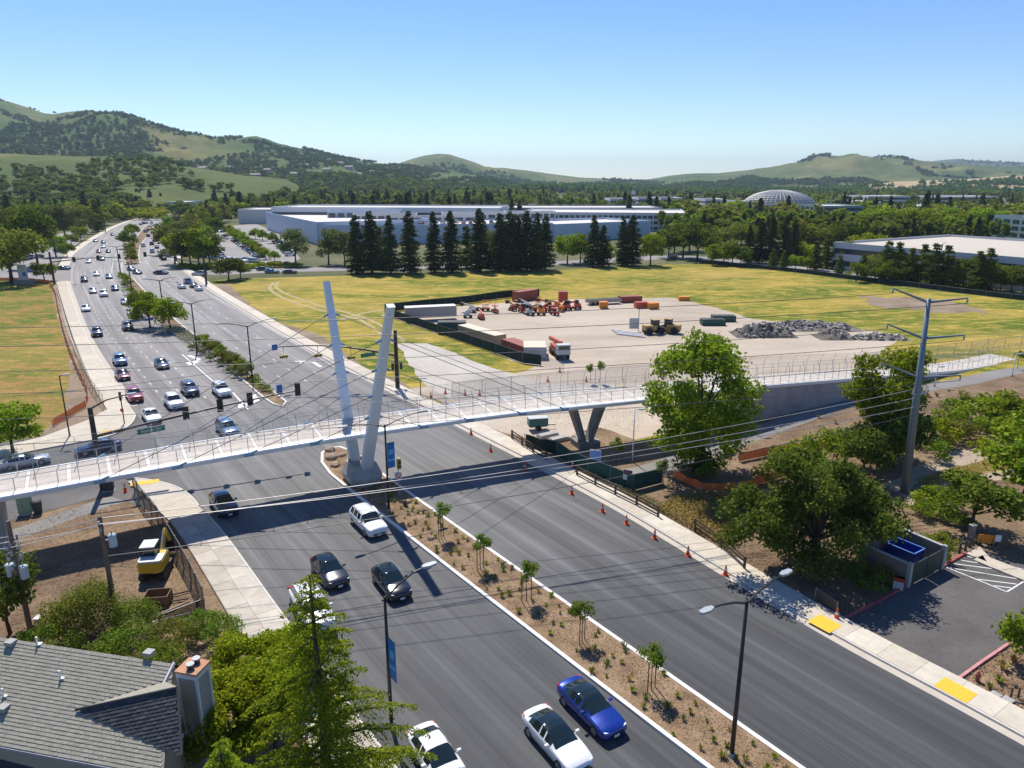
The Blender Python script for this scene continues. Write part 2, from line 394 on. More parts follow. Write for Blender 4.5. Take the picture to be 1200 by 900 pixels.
# parking lots
M_LOT = patchy('lot_asphalt', [(.085,.078,.072), (.115,.107,.10), (.14,.13,.122)], .2, 8, fine=(3, .15), bump=.15)
LOT = GP([(976,728),(1062,687),(1105,664),(1130,650),(1140,641),(1215,668),(1400,700),(1500,850),(1260,780),(1180,756),(1117,800)])
lot = struct(sheet('car_park', LOT, -.012, M_LOT))
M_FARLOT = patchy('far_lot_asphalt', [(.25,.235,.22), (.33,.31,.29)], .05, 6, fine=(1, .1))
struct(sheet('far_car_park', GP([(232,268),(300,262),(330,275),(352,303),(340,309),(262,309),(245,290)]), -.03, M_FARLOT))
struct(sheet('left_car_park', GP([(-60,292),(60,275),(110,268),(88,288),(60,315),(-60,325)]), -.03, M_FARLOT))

# ---- kerbs, gutters, pavements
M_KERB = plain('kerb_concrete', (.60,.56,.49), .8, var=.15, scale=1.5)
M_KERBW = plain('pale_new_kerb', (.74,.71,.66), .8, var=.1, scale=2)
M_GUTTER = plain('gutter_concrete', (.50,.44,.36), .85, var=.18, scale=.8)
def slabmat(name, a, b):
    m = N(name); oi = m.n('ObjectInfo'); v = m.coord('World')
    c = m.mix(a, b, oi.outputs['Random']); n1 = m.noise(v, .9, 6, .7)
    c = m.mix(c, m.ramp(n1, [(.3, .8), (.7, 1.15)]), .8, 'MULTIPLY'); n2 = m.noise(v, 14, 3, .7)
    c = m.mix(c, m.ramp(n2, [(.3, .9), (.7, 1.1)]), .8, 'MULTIPLY')
    m.col(c); m.bump(n2, .1, .01); return m.set(.85, spec=.2)
M_SLAB = slabmat('pavement_slab', (.52,.455,.36), (.62,.56,.46))
M_SLABG = slabmat('pavement_slab_grey', (.42,.37,.30), (.58,.525,.44))
def ribbon(name, pts, w0, w1, z0, z1, mat, parent=None):
    """solid strip between two offsets of a polyline"""
    A, B = offset(pts, w0), offset(pts, w1); n = len(pts); mb = MB()
    vs = [(p.x, p.y, z0) for p in A] + [(p.x, p.y, z0) for p in B] + [(p.x, p.y, z1) for p in A] + [(p.x, p.y, z1) for p in B]
    fs = []
    for i in range(n - 1):
        fs += [(2*n+i, 3*n+i, 3*n+i+1, 2*n+i+1), (i, 2*n+i, 2*n+i+1, i+1), (n+i+1, 3*n+i+1, 3*n+i, n+i)]
    fs += [(0, n, 3*n, 2*n), (n-1, 2*n-1, 4*n-1, 3*n-1)]
    mb.add(vs, fs); o = mb.build(name, mat, parent)
    bm = bmesh.new(); bm.from_mesh(o.data); bmesh.ops.recalc_face_normals(bm, faces=bm.faces); bm.to_mesh(o.data); bm.free()
    return o
def slabs(parent, pts, w0, w1, step, z0, z1, mat, gap=.02, rows=1):
    """pavement slabs, each its own piece with open joints"""
    n = max(2, int(plen(pts) / step) + 1); C = along(pts, n)
    for k in range(rows):
        a0 = w0 + (w1 - w0) * k / rows; a1 = w0 + (w1 - w0) * (k + 1) / rows; sg = 1 if a1 > a0 else -1
        A, B = offset(C, a0 + sg * gap/2), offset(C, a1 - sg * gap/2)
        for i in range(n - 1):
            L = (A[i+1] - A[i]).length; f = gap / 2 / max(L, .1); dz = rng.uniform(-.006, .006)
            mb = MB(); mb.prism([A[i].lerp(A[i+1], f), A[i].lerp(A[i+1], 1-f), B[i].lerp(B[i+1], 1-f), B[i].lerp(B[i+1], f)], z0, z1 + dz)
            mb.build('slab', mat, parent)
def sub(pts, y0, y1): return [p for p in pts if y0 <= p.y <= y1]
# right-hand side
rp = sub(ROAD_R, 20, 262)
pv = struct(ribbon('pavement', rp, -.16, -2.35, -.05, .12, M_SLAB)); pv['label'] = 'long beige concrete pavement along the far side of the road'
ribbon('kerb', rp, .0, -.155, -.06, .15, M_KERB, pv)
ribbon('gutter', rp, .62, .004, -.05, .008, M_GUTTER, pv)
slabs(pv, sub(ROAD_R, 24, 104), -.18, -2.33, 2.3, .10, .155, M_SLAB)
slabs(pv, sub(ROAD_R, 104, 190), -.18, -2.33, 4.5, .10, .155, M_SLAB)
rp2 = sub(ROAD_R, 276, 800)
pv2 = struct(ribbon('pavement', rp2, 0, -2.6, -.05, .13, M_SLAB))
# left-hand side, near the house
lp = sub(ROAD_L, 10, 62.5)
pl = struct(ribbon('pavement', lp, .16, 3.2, -.05, .12, M_SLABG)); pl['label'] = 'wide pale pavement of square slabs beside the fenced works'
ribbon('kerb', lp, 0, .155, -.06, .15, M_KERB, pl)
slabs(pl, lp, .18, 3.18, 1.9, .10, .155, M_SLABG, rows=2)
corner = GP([(239,600),(232,594),(224,584),(212,575),(198,569),(182,565),(160,562),(150,566),(168,580),(186,600),(205,617),(214,611)])
cn = struct(MB().prism(corner, -.05, .15).build('pavement_corner', M_SLABG))
ribbon('kerb', spline(GP([(232,594),(224,584),(212,575),(198,569),(182,565),(160,562),(148,562)]), 3), -.004, -.16, -.06, .158, M_KERB, cn)
# left-hand side beyond the side street
lp2 = sub(ROAD_L, 93, 224)
pl2 = struct(ribbon('pavement', lp2, .16, 2.9, -.05, .12, M_SLAB)); pl2['label'] = 'long beige pavement beside the fenced lawn'
ribbon('kerb', lp2, 0, .155, -.06, .15, M_KERB, pl2)
ribbon('gutter', lp2, -.9, -.004, -.05, .008, M_GUTTER, pl2)
slabs(pl2, sub(ROAD_L, 93, 160), .18, 2.88, 3.6, .10, .155, M_SLAB)
cf = GP([(0,537),(50,527),(120,514),(140,507),(155,497),(160,487),(152,476),(130,478),(104,493),(50,513),(0,525)])
cf_o = struct(MB().prism(cf, -.05, .15).build('pavement_corner', M_SLAB))
ribbon('kerb', spline(GP([(0,537),(50,527),(120,514),(140,507),(155,497),(160,487)]), 4), .16, .004, -.06, .158, M_KERB, cf_o)
lp3 = sub(ROAD_L, 262, 820)
pl3 = struct(ribbon('pavement', lp3, .0, 3.2, -.05, .13, M_SLAB))
# yellow tactile pads
M_YEL = plain('tactile_yellow', (.78,.47,.03), .7, var=.1, scale=6)
def pad(parent, c, ang, w, l, z=.162):
    mb = MB(); c = Vector((c[0], c[1], z)); mb.box(c, (w, l, .012), ang)
    o = mb.build('tactile_pad', M_YEL, parent)
    d = MB()
    for i in range(int(w / .22)):
        for j in range(int(l / .22)):
            q = Matrix.Rotation(ang, 3, 'Z') @ Vector((-w/2 + .13 + i*.22, -l/2 + .13 + j*.22, 0))
            d.cyl(c + q + Vector((0, 0, .006)), .045, .008, 6)
    stuff(d.build('tactile_dome', M_YEL, o))
RA = math.atan2(86.6, -59.1)      # heading of the main road
pad(pv, G(966,733), RA - math.pi/2, 1.5, 1.7); pad(pv, G(1119,811), RA - math.pi/2, 1.4, 1.9)
pad(cn, G(170,567), .35, 2.6, 1.0); pad(cf_o, G(131,506.5), .5, 2.2, .9)

# ---- medians
def island(name, L, Rr, nose_far, nose_near, fill, kerbmat, label, kw=.28, h=.15):
    poly = list(L) + list(nose_far) + list(Rr)[::-1] + list(nose_near)
    o = struct(sheet(name, poly, h - .02, fill), label)
    closed = [Vector((p[0], p[1], 0)) for p in poly]
    ar = sum(closed[i].x*closed[(i+1)%len(closed)].y - closed[(i+1)%len(closed)].x*closed[i].y for i in range(len(closed)))
    sg = 1 if ar > 0 else -1
    ring = resample(closed + [closed[0]], 1.6)
    ribbon('kerb', ring, 0, sg * kw, -.05, h, kerbmat, o)
    return o
med1 = island('median', MED1_L, MED1_R, NOSE1, [], M_MULCH, M_KERBW, 'mulched planted median with pale kerb carrying the bridge pylon')
# concrete gutter pans beside the near median
ribbon('gutter', resample(MED1_L, 2), -.004, -.16, -.05, .006, M_GUTTER, med1) if False else None
med2 = island('median', MED2_L, MED2_R, V3([(-123.5,233)]), V3([(-31.3,94.6)]), M_SOIL, M_KERB, 'narrow hedge-planted median beyond the junction')
med3 = island('median', offset(MED3_C, 2.6), offset(MED3_C, -2.6), [], [], M_SOIL, M_KERB, 'distant planted median on the bend')

# ---- painted markings
M_PAINT = patchy('road_paint', [(.62,.61,.59), (.78,.77,.75)], 1.2, 6, fine=(6, .15), rough=.7)
M_PAINTD = patchy('worn_road_paint', [(.40,.39,.37), (.58,.57,.55)], .6, 6, fine=(3, .2), rough=.7)
def lane_dashes(name, A, B, fr, y0, y1, dash, gap, w):
    n = 900; A, B = along(A, n), along(B, n); mb = MB()
    for f in fr:
        C = [a.lerp(b, f) for a, b in zip(A, B)]; C = resample(C, .8); s = 0; cur = []
        for p, q in zip(C, C[1:]):
            s += (q - p).length; on = (s % (dash + gap)) < dash
            if on and y0 < p.y < y1: cur.append(p)
            elif cur:
                if len(cur) > 1:
                    a, b = cur[0], cur[-1]; t = (b - a).normalized(); nn = Vector((-t.y, t.x, 0)) * w / 2
                    mb.quad(*[v + Vector((0, 0, .006)) for v in (a - nn, b - nn, b + nn, a + nn)])
                cur = []
    return stuff(mb.build(name, M_PAINTD, ROAD), 'short white lane dashes')
ml = sub(MED2_L, 96, 232); ll = sub(ROAD_L, 92, 222)
lane_dashes('lane_dashes', ll, ml, (.27, .43, .585), 97, 222, 1.6, 3.4, .22)
ml2 = offset(sub(MED3_C, 274, 500), 3); ll2 = sub(ROAD_L, 286, 525)
lane_dashes('lane_dashes', ll2, ml2, (.28, .46, .64, .82), 274, 480, 3, 6, .25)
mr = sub(MED2_R, 97, 231); rr = sub(ROAD_R, 118, 252)
lane_dashes('lane_dashes', mr, rr, (.22, .42, .62), 97, 240, 2.2, 6.0, .2)
mr3 = offset(sub(MED3_C, 272, 500), -3); rr3 = sub(ROAD_R, 280, 520)
lane_dashes('lane_dashes', mr3, rr3, (.25, .5, .75), 272, 480, 3, 6, .25)
def line(name, pts, w, z=.006, mat=None, parent=None):
    c = resample(GP(pts), 1.5); return strip(name, offset(c, w/2), offset(c, -w/2), z, mat or M_PAINT, parent or ROAD)
line('lane_line', [(213,415),(250,447),(262,459)], .22)
line('lane_line', [(273,460),(291,480)], .25)
line('lane_line', [(60,346.5),(62,346)], .2) if False else None
line('edge_line', [(252,348),(300,376),(360,411),(404,437)], .2, mat=M_PAINTD)
line('lane_line', [(131,330),(131,316),(134,301),(140,292)], .3, mat=M_PAINTD)
line('lane_line', [(143,320),(143,308),(147,296)], .3, mat=M_PAINTD)
line('stop_line', [(104,318),(140,317)], .5, z=.007, mat=M_PAINTD)
line('stop_line', [(137,331.5),(133,331.2)], .5, z=.007, mat=M_PAINTD)
def arrow(tip, tail, bend, w):
    t, a = G(*tip), G(*tail); d = (t - a); L = d.length; d.normalize(); s = Vector((-d.y, d.x, 0)) * bend
    q = lambda u, v: tuple(a + d * L * u + s * v * w + Vector((0, 0, .006)))
    mb = MB()
    mb.add([q(0,-.12), q(.62,-.12), q(.62,.12), q(0,.12)], [(0,1,2,3)])
    mb.add([q(.62,.12), q(.62,-.12), q(.8,.35), q(.72,.62)], [(0,1,2,3)])
    mb.add([q(.66,.85), q(.86,.15), q(1.0,.98)], [(0,1,2)])
    o = mb.build('lane_arrow', M_PAINT, ROAD)
    bm = bmesh.new(); bm.from_mesh(o.data)
    for f in bm.faces:
        if f.normal.z < 0: f.normal_flip()
    bm.to_mesh(o.data); bm.free()
arrow((242,424.5), (221,416.5), -1, 3.0); arrow((305,475), (296,462), -1, 3.0)
arrow((362,421), (376,430), 1, 2.6)
# hatched bay and red kerbs in the car park
hb = lambda x, y: G(900 + x / 4, 640 + y / 4)
def hline(a, b, w=.12):
    a, b = hb(*a), hb(*b); t = (b - a).normalized(); n = Vector((-t.y, t.x, 0)) * w / 2; z = Vector((0, 0, .002))
    MB().quad(a - n + z, b - n + z, b + n + z, a + n + z).build('bay_line', M_PAINT, lot)
for a, b in (((835,98),(1120,214)), ((1120,214),(1240,140)), ((870,82),(1200,125)), ((850,101),(1200,158)), ((905,66),(1180,108)), ((935,48),(1100,80)), ((985,155),(1165,178)), ((1060,185),(1140,196)), ((1130,92),(1260,125))): hline(a, b)
for o in [o for o in lot.children]:
    if o.data.polygons[0].normal.z < 0: o.data.flip_normals()
M_RED = patchy('red_kerb_paint', [(.36,.07,.075), (.46,.14,.13)], 1.5, 6, fine=(8, .25))
M_PINK = patchy('faded_red_kerb', [(.50,.20,.20), (.60,.32,.30)], 1.5, 6, fine=(8, .2))
def kerb_run(name, pts, mat, w=.18, h=.14):
    o = struct(ribbon(name, resample(GP(pts), 2), w/2, -w/2, -.05, h, mat)); return o
kerb_run('red_kerb', [(982,729),(1022,709),(1064,686)], M_RED); kerb_run('red_kerb', [(1104,665),(1131,649)], M_RED)
kerb_run('red_kerb', [(1118,800),(1150,777),(1181,756),(1215,738)], M_PINK)
struct(ribbon('pavement', resample(GP([(1132,650),(1148,642),(1160,655),(1215,676)]), 2), .0, -1.6, -.05, .13, M_SLAB))
# bed at the lower right
struct(sheet('corner_bed', GP([(1120,801),(1181,757),(1230,732),(1340,800),(1330,900),(1205,842)]), -.01, M_MULCH))

# ------------------------------------------------------------------ HILLS
def hillmat(name, lo, hi, dry, sc=.0018):
    m = N(name); v = m.coord('World'); f = m.noise(v, sc, 8, .6, dist=.4)
    c = m.ramp(f, [(.33, lo), (.52, hi), (.68, dry)]); g = m.noise(v, sc * 12, 6, .7)
    c = m.mix(c, m.ramp(g, [(.25, .72), (.75, 1.25)]), .9, 'MULTIPLY')
    m.col(c); return m.set(.95, spec=.05)
M_HILL = hillmat('hill_grass', (.048,.092,.024), (.090,.128,.036), (.215,.185,.066))
M_HILL2 = hillmat('hill_grass_dry', (.062,.098,.030), (.115,.138,.044), (.28,.215,.085))
M_HILL3 = hillmat('far_ridge_scrub', (.055,.075,.035), (.10,.115,.05), (.17,.16,.075))
M_TAN = hillmat('tan_slope', (.36,.27,.15), (.44,.33,.19), (.30,.27,.12), .004)
def interp(pts, x):
    if x <= pts[0][0]: return pts[0][1]
    for (a, b), (c, d) in zip(pts, pts[1:]):
        if x <= c:
            t = (x - a) / (c - a); t = t * t * (3 - 2 * t) if False else t
            return b + (d - b) * t
    return pts[-1][1]
HILLS = {}
def hill(name, skyl, d0, d1, mat, rough=1.0, seed=0, step=6, label=None):
    xs = np.arange(skyl[0][0], skyl[-1][0] + 1, step); nx = len(xs); ny = 60; back = 12
    V = np.zeros((ny + back, nx, 3))
    for i, x in enumerate(xs):
        y = interp(skyl, x); rp_ = at_dist(x, y, d1); zr = rp_.z
        for j in range(ny + back):
            if j < ny: t = j / (ny - 1); d = d0 + (d1 - d0) * t; s = t * t * (3 - 2 * t) * .55 + t * .45
            else: t = 1 + (j - ny + 1) / back * .5; d = d1 * (1 + (t - 1) * .8); s = max(0, 1 - (t - 1) * 1.9)
            px = (x - 600) / FPX * d / (_c + (450 - 212) / FPX * _s)
            n1 = mnoise.fractal(Vector((px * .0021 + seed, d * .0016, seed)), 1.0, 2.0, 6)
            n2 = abs(mnoise.noise(Vector((px * .0045 + seed * 2, d * .0011, 3.3))))
            w = max(0.0, math.sin(min(t, 1) * math.pi)) if t <= 1 else 0
            gul = abs(mnoise.noise(Vector((px * .0105 + seed, d * .0035, seed + 7)))) - .25 + .5 * (abs(mnoise.noise(Vector((px * .024, d * .008, seed)))) - .25)
            z = -2 + (zr + 2) * s - w * min(zr, 160) * .16 * rough ** .5 * gul * (1.0 if t < .93 else .3) + w * zr * rough * (.16 * n1 - .20 * (n2 - .3)) + (1.5 * mnoise.noise(Vector((px * .02, d * .01, 1))) if t > .1 else 0)
            ed_ = min(1.0, min(i, nx - 1 - i) * step / 70.0); ed_ = ed_ * ed_ * (3 - 2 * ed_); z = -2 + (z + 2) * ed_
            V[j, i] = (px, d, z)
    F = [(j*nx+i, j*nx+i+1, (j+1)*nx+i+1, (j+1)*nx+i) for j in range(ny+back-1) for i in range(nx-1)]
    o = struct(link(name, rawmesh(name, V.reshape(-1, 3), np.array(F), mat, smooth=True)), label)
    HILLS[o.name] = (V[:ny], o); return o
H_left = hill('hills', [(-500,135),(-200,112),(-60,110),(0,115),(30,121),(50,127),(62,132),(75,134),(95,131),(115,129),(135,132),(150,137),(185,148),(200,152),(215,155),(245,160),(262,163),(280,163),(305,162),(318,165),(330,170),(360,177),(400,185),(430,190),(470,193),(500,199),(560,206),(640,214)], 1150, 2800, M_HILL, 1.0, 1.7, 5, 'green wooded hills rising on the left')
H_mid = hill('hills', [(360,210),(420,200),(455,194),(470,191),(485,186),(500,182),(515,180),(528,181),(540,185),(556,190),(570,196),(590,197),(620,200),(640,203),(680,208),(740,211),(790,214),(860,217)], 2500, 4300, M_HILL2, 1.6, 5.1, 4, 'smooth grassy hill in the middle distance')
H_right = hill('hills', [(660,216),(700,213),(740,211),(760,210),(790,205),(815,203),(840,203),(870,200),(900,197),(920,193),(940,190),(955,186),(965,185),(975,186),(985,184),(1000,181),(1010,183),(1020,185),(1040,186),(1060,187),(1085,189),(1110,192),(1160,195),(1250,197),(1320,202),(1400,210)], 2300, 4000, M_HILL2, 2.0, 9.4, 5, 'broad grassy hills on the right')
H_far = hill('ridge', [(980,200),(1040,193),(1080,190),(1105,187),(1120,186),(1135,188),(1150,188),(1175,190),(1200,190),(1260,187),(1350,192),(1600,186),(1800,200)], 4700, 7000, M_HILL3, 1.0, 2.2, 6, 'distant blue wooded ridge at the right edge')
H_foot = hill('foothill', [(-600,190),(-200,178),(0,180),(60,182),(130,184),(180,188),(230,196),(290,206),(340,210),(400,214)], 640, 1180, M_HILL2, .5, 4.4, 6, 'low meadow slope below the left hills')
H_tan = hill('foothill', [(960,221),(1010,216),(1050,213),(1100,211),(1150,209),(1180,206),(1200,206),(1300,205),(1500,212)], 1500, 2300, M_TAN, .5, 6.6, 6, 'dry tan slope below the right hills')
# ================================================================== FOLIAGE
def leaf_quads(C, size, nrm=None, bias=.5, aspect=.62, seed=0):
    """one small folded leaf (4 corners) per centre"""
    g_ = np.random.default_rng(seed); n = len(C); C = np.asarray(C, float)
    d = g_.normal(size=(n, 3)); d /= np.linalg.norm(d, axis=1, keepdims=True)
    if nrm is not None: d = d * (1 - bias) + nrm * bias
    d /= np.linalg.norm(d, axis=1, keepdims=True) + 1e-9
    r = g_.normal(size=(n, 3)); a = np.cross(d, r); a /= np.linalg.norm(a, axis=1, keepdims=True) + 1e-9; b = np.cross(d, a)
    s = (np.asarray(size) * g_.uniform(.6, 1.35, n))[:, None]
    V = np.stack([C - a*s*.5, C - b*s*.5*aspect + d*s*.08, C + a*s*.5, C + b*s*.5*aspect + d*s*.08], 1).reshape(-1, 3)
    return V, np.arange(4*n).reshape(-1, 4)
def clump_points(clumps, n, g_, hollow=.35):
    """points spread through a set of leafy clumps (centre, radius, flatten)"""
    w = np.array([c[1]**2 for c in clumps]); idx = g_.choice(len(clumps), n, p=w / w.sum())
    cc = np.array([c[0] for c in clumps])[idx]; rr = np.array([c[1] for c in clumps])[idx]; fl = np.array([c[2] for c in clumps])[idx]
    d = g_.normal(size=(n, 3)); d /= np.linalg.norm(d, axis=1, keepdims=True)
    rad = (hollow + (1 - hollow) * g_.random(n) ** .6) * rr * (1 + .25 * g_.normal(size=n) * .5)
    P = cc + d * rad[:, None] * np.stack([np.ones(n), np.ones(n), fl], 1)
    return P, d
def blob_clumps(cx, cz, rx, rz, k, r0, r1, g_, low=-.55):
    out = []
    while len(out) < k:
        d = g_.normal(size=3); d /= np.linalg.norm(d)
        if d[2] < low: continue
        q = g_.uniform(.55, .93)
        out.append((np.array([cx[0] + d[0]*rx*q, cx[1] + d[1]*rx*q, cz + d[2]*rz*q]), g_.uniform(r0, r1), g_.uniform(.6, .9)))
    return out
def limbs(mb, base, crown_c, tips, r, n=6, seed=0):
    rr = random.Random(seed)
    fork = Vector(base).lerp(Vector(crown_c), .55); fork.x += rr.uniform(-.2, .2)
    mb.tube([Vector(base) - Vector((0, 0, .15)), Vector(base).lerp(fork, .5) + Vector((rr.uniform(-.12,.12), rr.uniform(-.12,.12), 0)), fork], [r * 1.25, r * .95, r * .75], n + 2)
    for t in tips:
        t = Vector(t); m = fork.lerp(t, .5) + Vector((rr.uniform(-.3,.3), rr.uniform(-.3,.3), rr.uniform(0,.4)))
        mb.tube([fork - Vector((0, 0, r * .5)), m, t], [r * .5, r * .3, r * .1], n)
M_BARK = patchy('bark', [(.06,.045,.035), (.12,.095,.075)], 3, 6, fine=(20, .3), bump=.5, coord='Object', stretch=(1, 1, .25))
M_BARKP = patchy('pale_bark', [(.16,.14,.12), (.26,.24,.21)], 3, 6, fine=(20, .3), coord='Object', stretch=(1, 1, .3))
LM = {}
LM['bright'] = leafmat('bright_green_leaf', (.13,.20,.017), (.27,.35,.032), .45, c=(.38,.43,.055))
LM['mid'] = leafmat('mid_green_leaf', (.11,.18,.022), (.21,.29,.042), .45, c=(.30,.36,.065))
LM['olive'] = leafmat('olive_leaf', (.13,.155,.026), (.24,.26,.05), .42, c=(.33,.33,.08))
LM['dark'] = leafmat('dark_oak_leaf', (.072,.112,.019), (.145,.19,.036), .4, c=(.215,.25,.055))
LM['redwood'] = leafmat('redwood_needle', (.042,.066,.023), (.086,.118,.040), .3, c=(.135,.125,.052))
LM['yellow'] = leafmat('yellow_green_leaf', (.17,.235,.012), (.35,.42,.03), .46, c=(.48,.50,.05))
LM['cedar'] = leafmat('cedar_needle', (.13,.20,.014), (.30,.38,.026), .48, c=(.45,.50,.05))
LM['blue'] = leafmat('hill_oak_leaf', (.058,.10,.032), (.11,.165,.052), .38, c=(.155,.205,.068))
LM['grey'] = leafmat('grey_green_leaf', (.10,.135,.05), (.19,.225,.085), .4, c=(.27,.29,.13))

def round_tree(name, h, w, mat, seed, n=1800, leaf=.55, trunk=.22, k=16, clear=.10, rz=None):
    n = int(n * 1.5); k += 8
    g_ = np.random.default_rng(seed); cz = h * (clear + (1 - clear) * .5); RZ = rz or h * (1 - clear) * .5
    cl = blob_clumps((0, 0), cz, w / 2, RZ, k, w * .13, w * .24, g_)
    cl.append((np.array([0, 0, cz]), w * .26, .9))
    P, d = clump_points(cl, n, g_)
    nb = d * .5 + np.array([0, 0, .6]); V, F = leaf_quads(P, leaf, nb, .45, seed=seed + 1)
    crown = rawmesh(name + '_crown', V, F, LM[mat])
    mb = MB(); limbs(mb, (0, 0, 0), (0, 0, cz), [c[0] for c in cl[:7]], trunk, seed=seed)
    return (mb.mesh(name + '_trunk', M_BARK, True), crown, h)
def conifer(name, h, w, mat, seed, whorls=26, per=8, n=2600, leaf=.75, clear=.06, droop=.12, power=.85, trunk=.35):
    g_ = np.random.default_rng(seed); pts = []; nr_ = []; sz = []
    br = []
    for i in range(whorls):
        t = (i + g_.uniform(-.3, .3)) / whorls; t = min(max(t, 0), .985)
        rad = w / 2 * (1 - t) ** power * g_.uniform(.75, 1.12) * (1 if t > .1 else .75 + 2.5 * max(t, 0))
        for j in range(per):
            a = g_.uniform(0, 2 * math.pi); L = rad * g_.uniform(.7, 1.1) + .25
            br.append((h * (clear + (1 - clear) * t), a, L))
    wt = np.array([b[2] for b in br]); idx = g_.choice(len(br), n, p=wt / wt.sum())
    for k in idx:
        z, a, L = br[k]; s = g_.random() ** .55; sp = .16 * L * g_.normal()
        x = math.cos(a) * L * s - math.sin(a) * sp; y = math.sin(a) * L * s + math.cos(a) * sp
        pts.append((x, y, z - droop * L * s * s + g_.normal() * .16)); nr_.append((math.cos(a) * .35, math.sin(a) * .35, .95)); sz.append(leaf * (1.15 - .5 * s))
    V, F = leaf_quads(np.array(pts), np.array(sz), np.array(nr_), .45, .5, seed + 1)
    crown = rawmesh(name + '_crown', V, F, LM[mat])
    mb = MB(); mb.tube([(0, 0, -.15), (0, 0, h * .5), (0, 0, h * .97)], [trunk, trunk * .6, .05], 8)
    for z, a, L in br[::5]: mb.tube([(0, 0, z), (math.cos(a) * L * .8, math.sin(a) * L * .8, z - droop * L * .6)], [.06, .02], 4, False)
    return (mb.mesh(name + '_trunk', M_BARK, True), crown, h)
def bush_mesh(name, w, h, mat, seed, n=700, leaf=.22, k=9):
    g_ = np.random.default_rng(seed); cl = blob_clumps((0, 0), h * .45, w * .5, h * .5, k, min(w, h) * .2, min(w, h) * .34, g_, -.4)
    cl.append((np.array([0, 0, h * .4]), min(w, h) * .33, 1.0))
    P, d = clump_points(cl, n, g_); P[:, 2] = np.abs(P[:, 2])
    V, F = leaf_quads(P, leaf, d * .5 + np.array([0, 0, .6]), .45, seed=seed)
    return rawmesh(name, V, F, LM[mat])
PROTO = {
 'redwood': [conifer('redwood', 20, 8.4, 'redwood', 31 + i, 30, 10, 4600, .9, .05, power=.62) for i in range(3)],
 'pine': [conifer('pine', 12, 6.6, 'dark', 41 + i, 18, 9, 2300, .8, .05, .05, .62, .25) for i in range(2)],
 'round': [round_tree('round_tree', 10, 8.5, 'mid', 51 + i, 2000, .6) for i in range(3)],
 'bright': [round_tree('bright_tree', 9, 7.5, 'bright', 61 + i, 1900, .55) for i in range(3)],
 'grey': [round_tree('pale_tree', 10, 7.5, 'grey', 65 + i, 1900, .5) for i in range(2)],
 'olive': [round_tree('olive_tree', 9, 8, 'olive', 71 + i, 1900, .55) for i in range(2)],
 'dark': [round_tree('dark_tree', 10, 9, 'dark', 81 + i, 2000, .6) for i in range(3)],
 'yellow': [round_tree('yellow_tree', 6, 6.5, 'yellow', 91 + i, 1300, .5, clear=.1) for i in range(2)],
 'column': [round_tree('column_tree', 12, 4.2, 'bright', 101 + i, 1700, .5, k=18, clear=.12) for i in range(2)],
}
BUSH = {k: [bush_mesh('bush_' + k, 2.4, 1.7, k, 200 + 7 * i + ord(k[0]), 800, .2) for i in range(2)] for k in ('bright', 'mid', 'olive', 'dark', 'yellow', 'grey')}
def place_tree(kind, loc, h, label, name='tree', group=None, w=1.0, cat='tree'):
    pr = rng.choice(PROTO[kind]); s = h / pr[2]
    t = thing(name, label, cat, (loc[0], loc[1], loc[2] if len(loc) > 2 else 0), rng.uniform(0, 6.28), group, (s * w, s * w, s))
    link('trunk', pr[0], t); link('crown', pr[1], t); return t
def place_bush(kind, loc, w, h, label, name='bush', group=None, cat='bush'):
    o = link(name, rng.choice(BUSH[kind]), None, (loc[0], loc[1], loc[2] if len(loc) > 2 else 0), rng.uniform(0, 6.28), (w / 2.4, w / 2.4, h / 1.7))
    return tag(o, label, cat, group)
def big_tree(name, loc, label, trunk_mesh, crown_mesh, cat='tree'):
    t = thing(name, label, cat, loc); link('trunk', trunk_mesh, t); link('crown', crown_mesh, t); return t

# ---- the tall bright tree beside the ramp, the tree behind the steel pole, the dark oak
def made_tree(seed, clumps, n, leaf, mat, trunk_r, base=(0, 0, 0), nlimb=10, bark=None, bias=.4, extra=None):
    g_ = np.random.default_rng(seed); P, d = clump_points(clumps, n, g_, .25)
    V, F = leaf_quads(P, leaf, d * .45 + np.array([0, 0, .6]), bias, seed=seed)
    cz = np.mean([c[0][2] for c in clumps]); mb = MB()
    cs_ = sorted(clumps, key=lambda c: -c[1])[:nlimb]
    limbs(mb, base, (0, 0, cz), [c[0] for c in cs_], trunk_r, 7, seed)
    return mb.mesh('trunk', bark or M_BARK, True), rawmesh('crown', V, F, LM[mat])
g_ = np.random.default_rng(5)
cl = blob_clumps((0, 0), 9.4, 6.7, 6.2, 34, 1.2, 2.1, g_, -.9) + blob_clumps((.4, 0), 4.6, 5.2, 4.0, 24, 1.0, 1.8, g_, -.95) + blob_clumps((-.2, 0), 12.6, 3.8, 3.0, 10, .9, 1.5, g_, -.4)
big_tree('cottonwood_tree', G(816, 553), 'tall bright green leafy tree in front of the bridge ramp', *made_tree(6, cl, 17500, .42, 'bright', .38))
cl = blob_clumps((0, 0), 8.6, 4.3, 4.9, 30, 1.1, 1.9, g_, -.9) + blob_clumps((0, 0), 4.4, 4.2, 3.8, 20, 1.0, 1.7, g_, -.9)
big_tree('cottonwood_tree', G(1030, 540), 'bright green upright tree directly behind the tall steel pole', *made_tree(8, cl, 13500, .42, 'bright', .3))
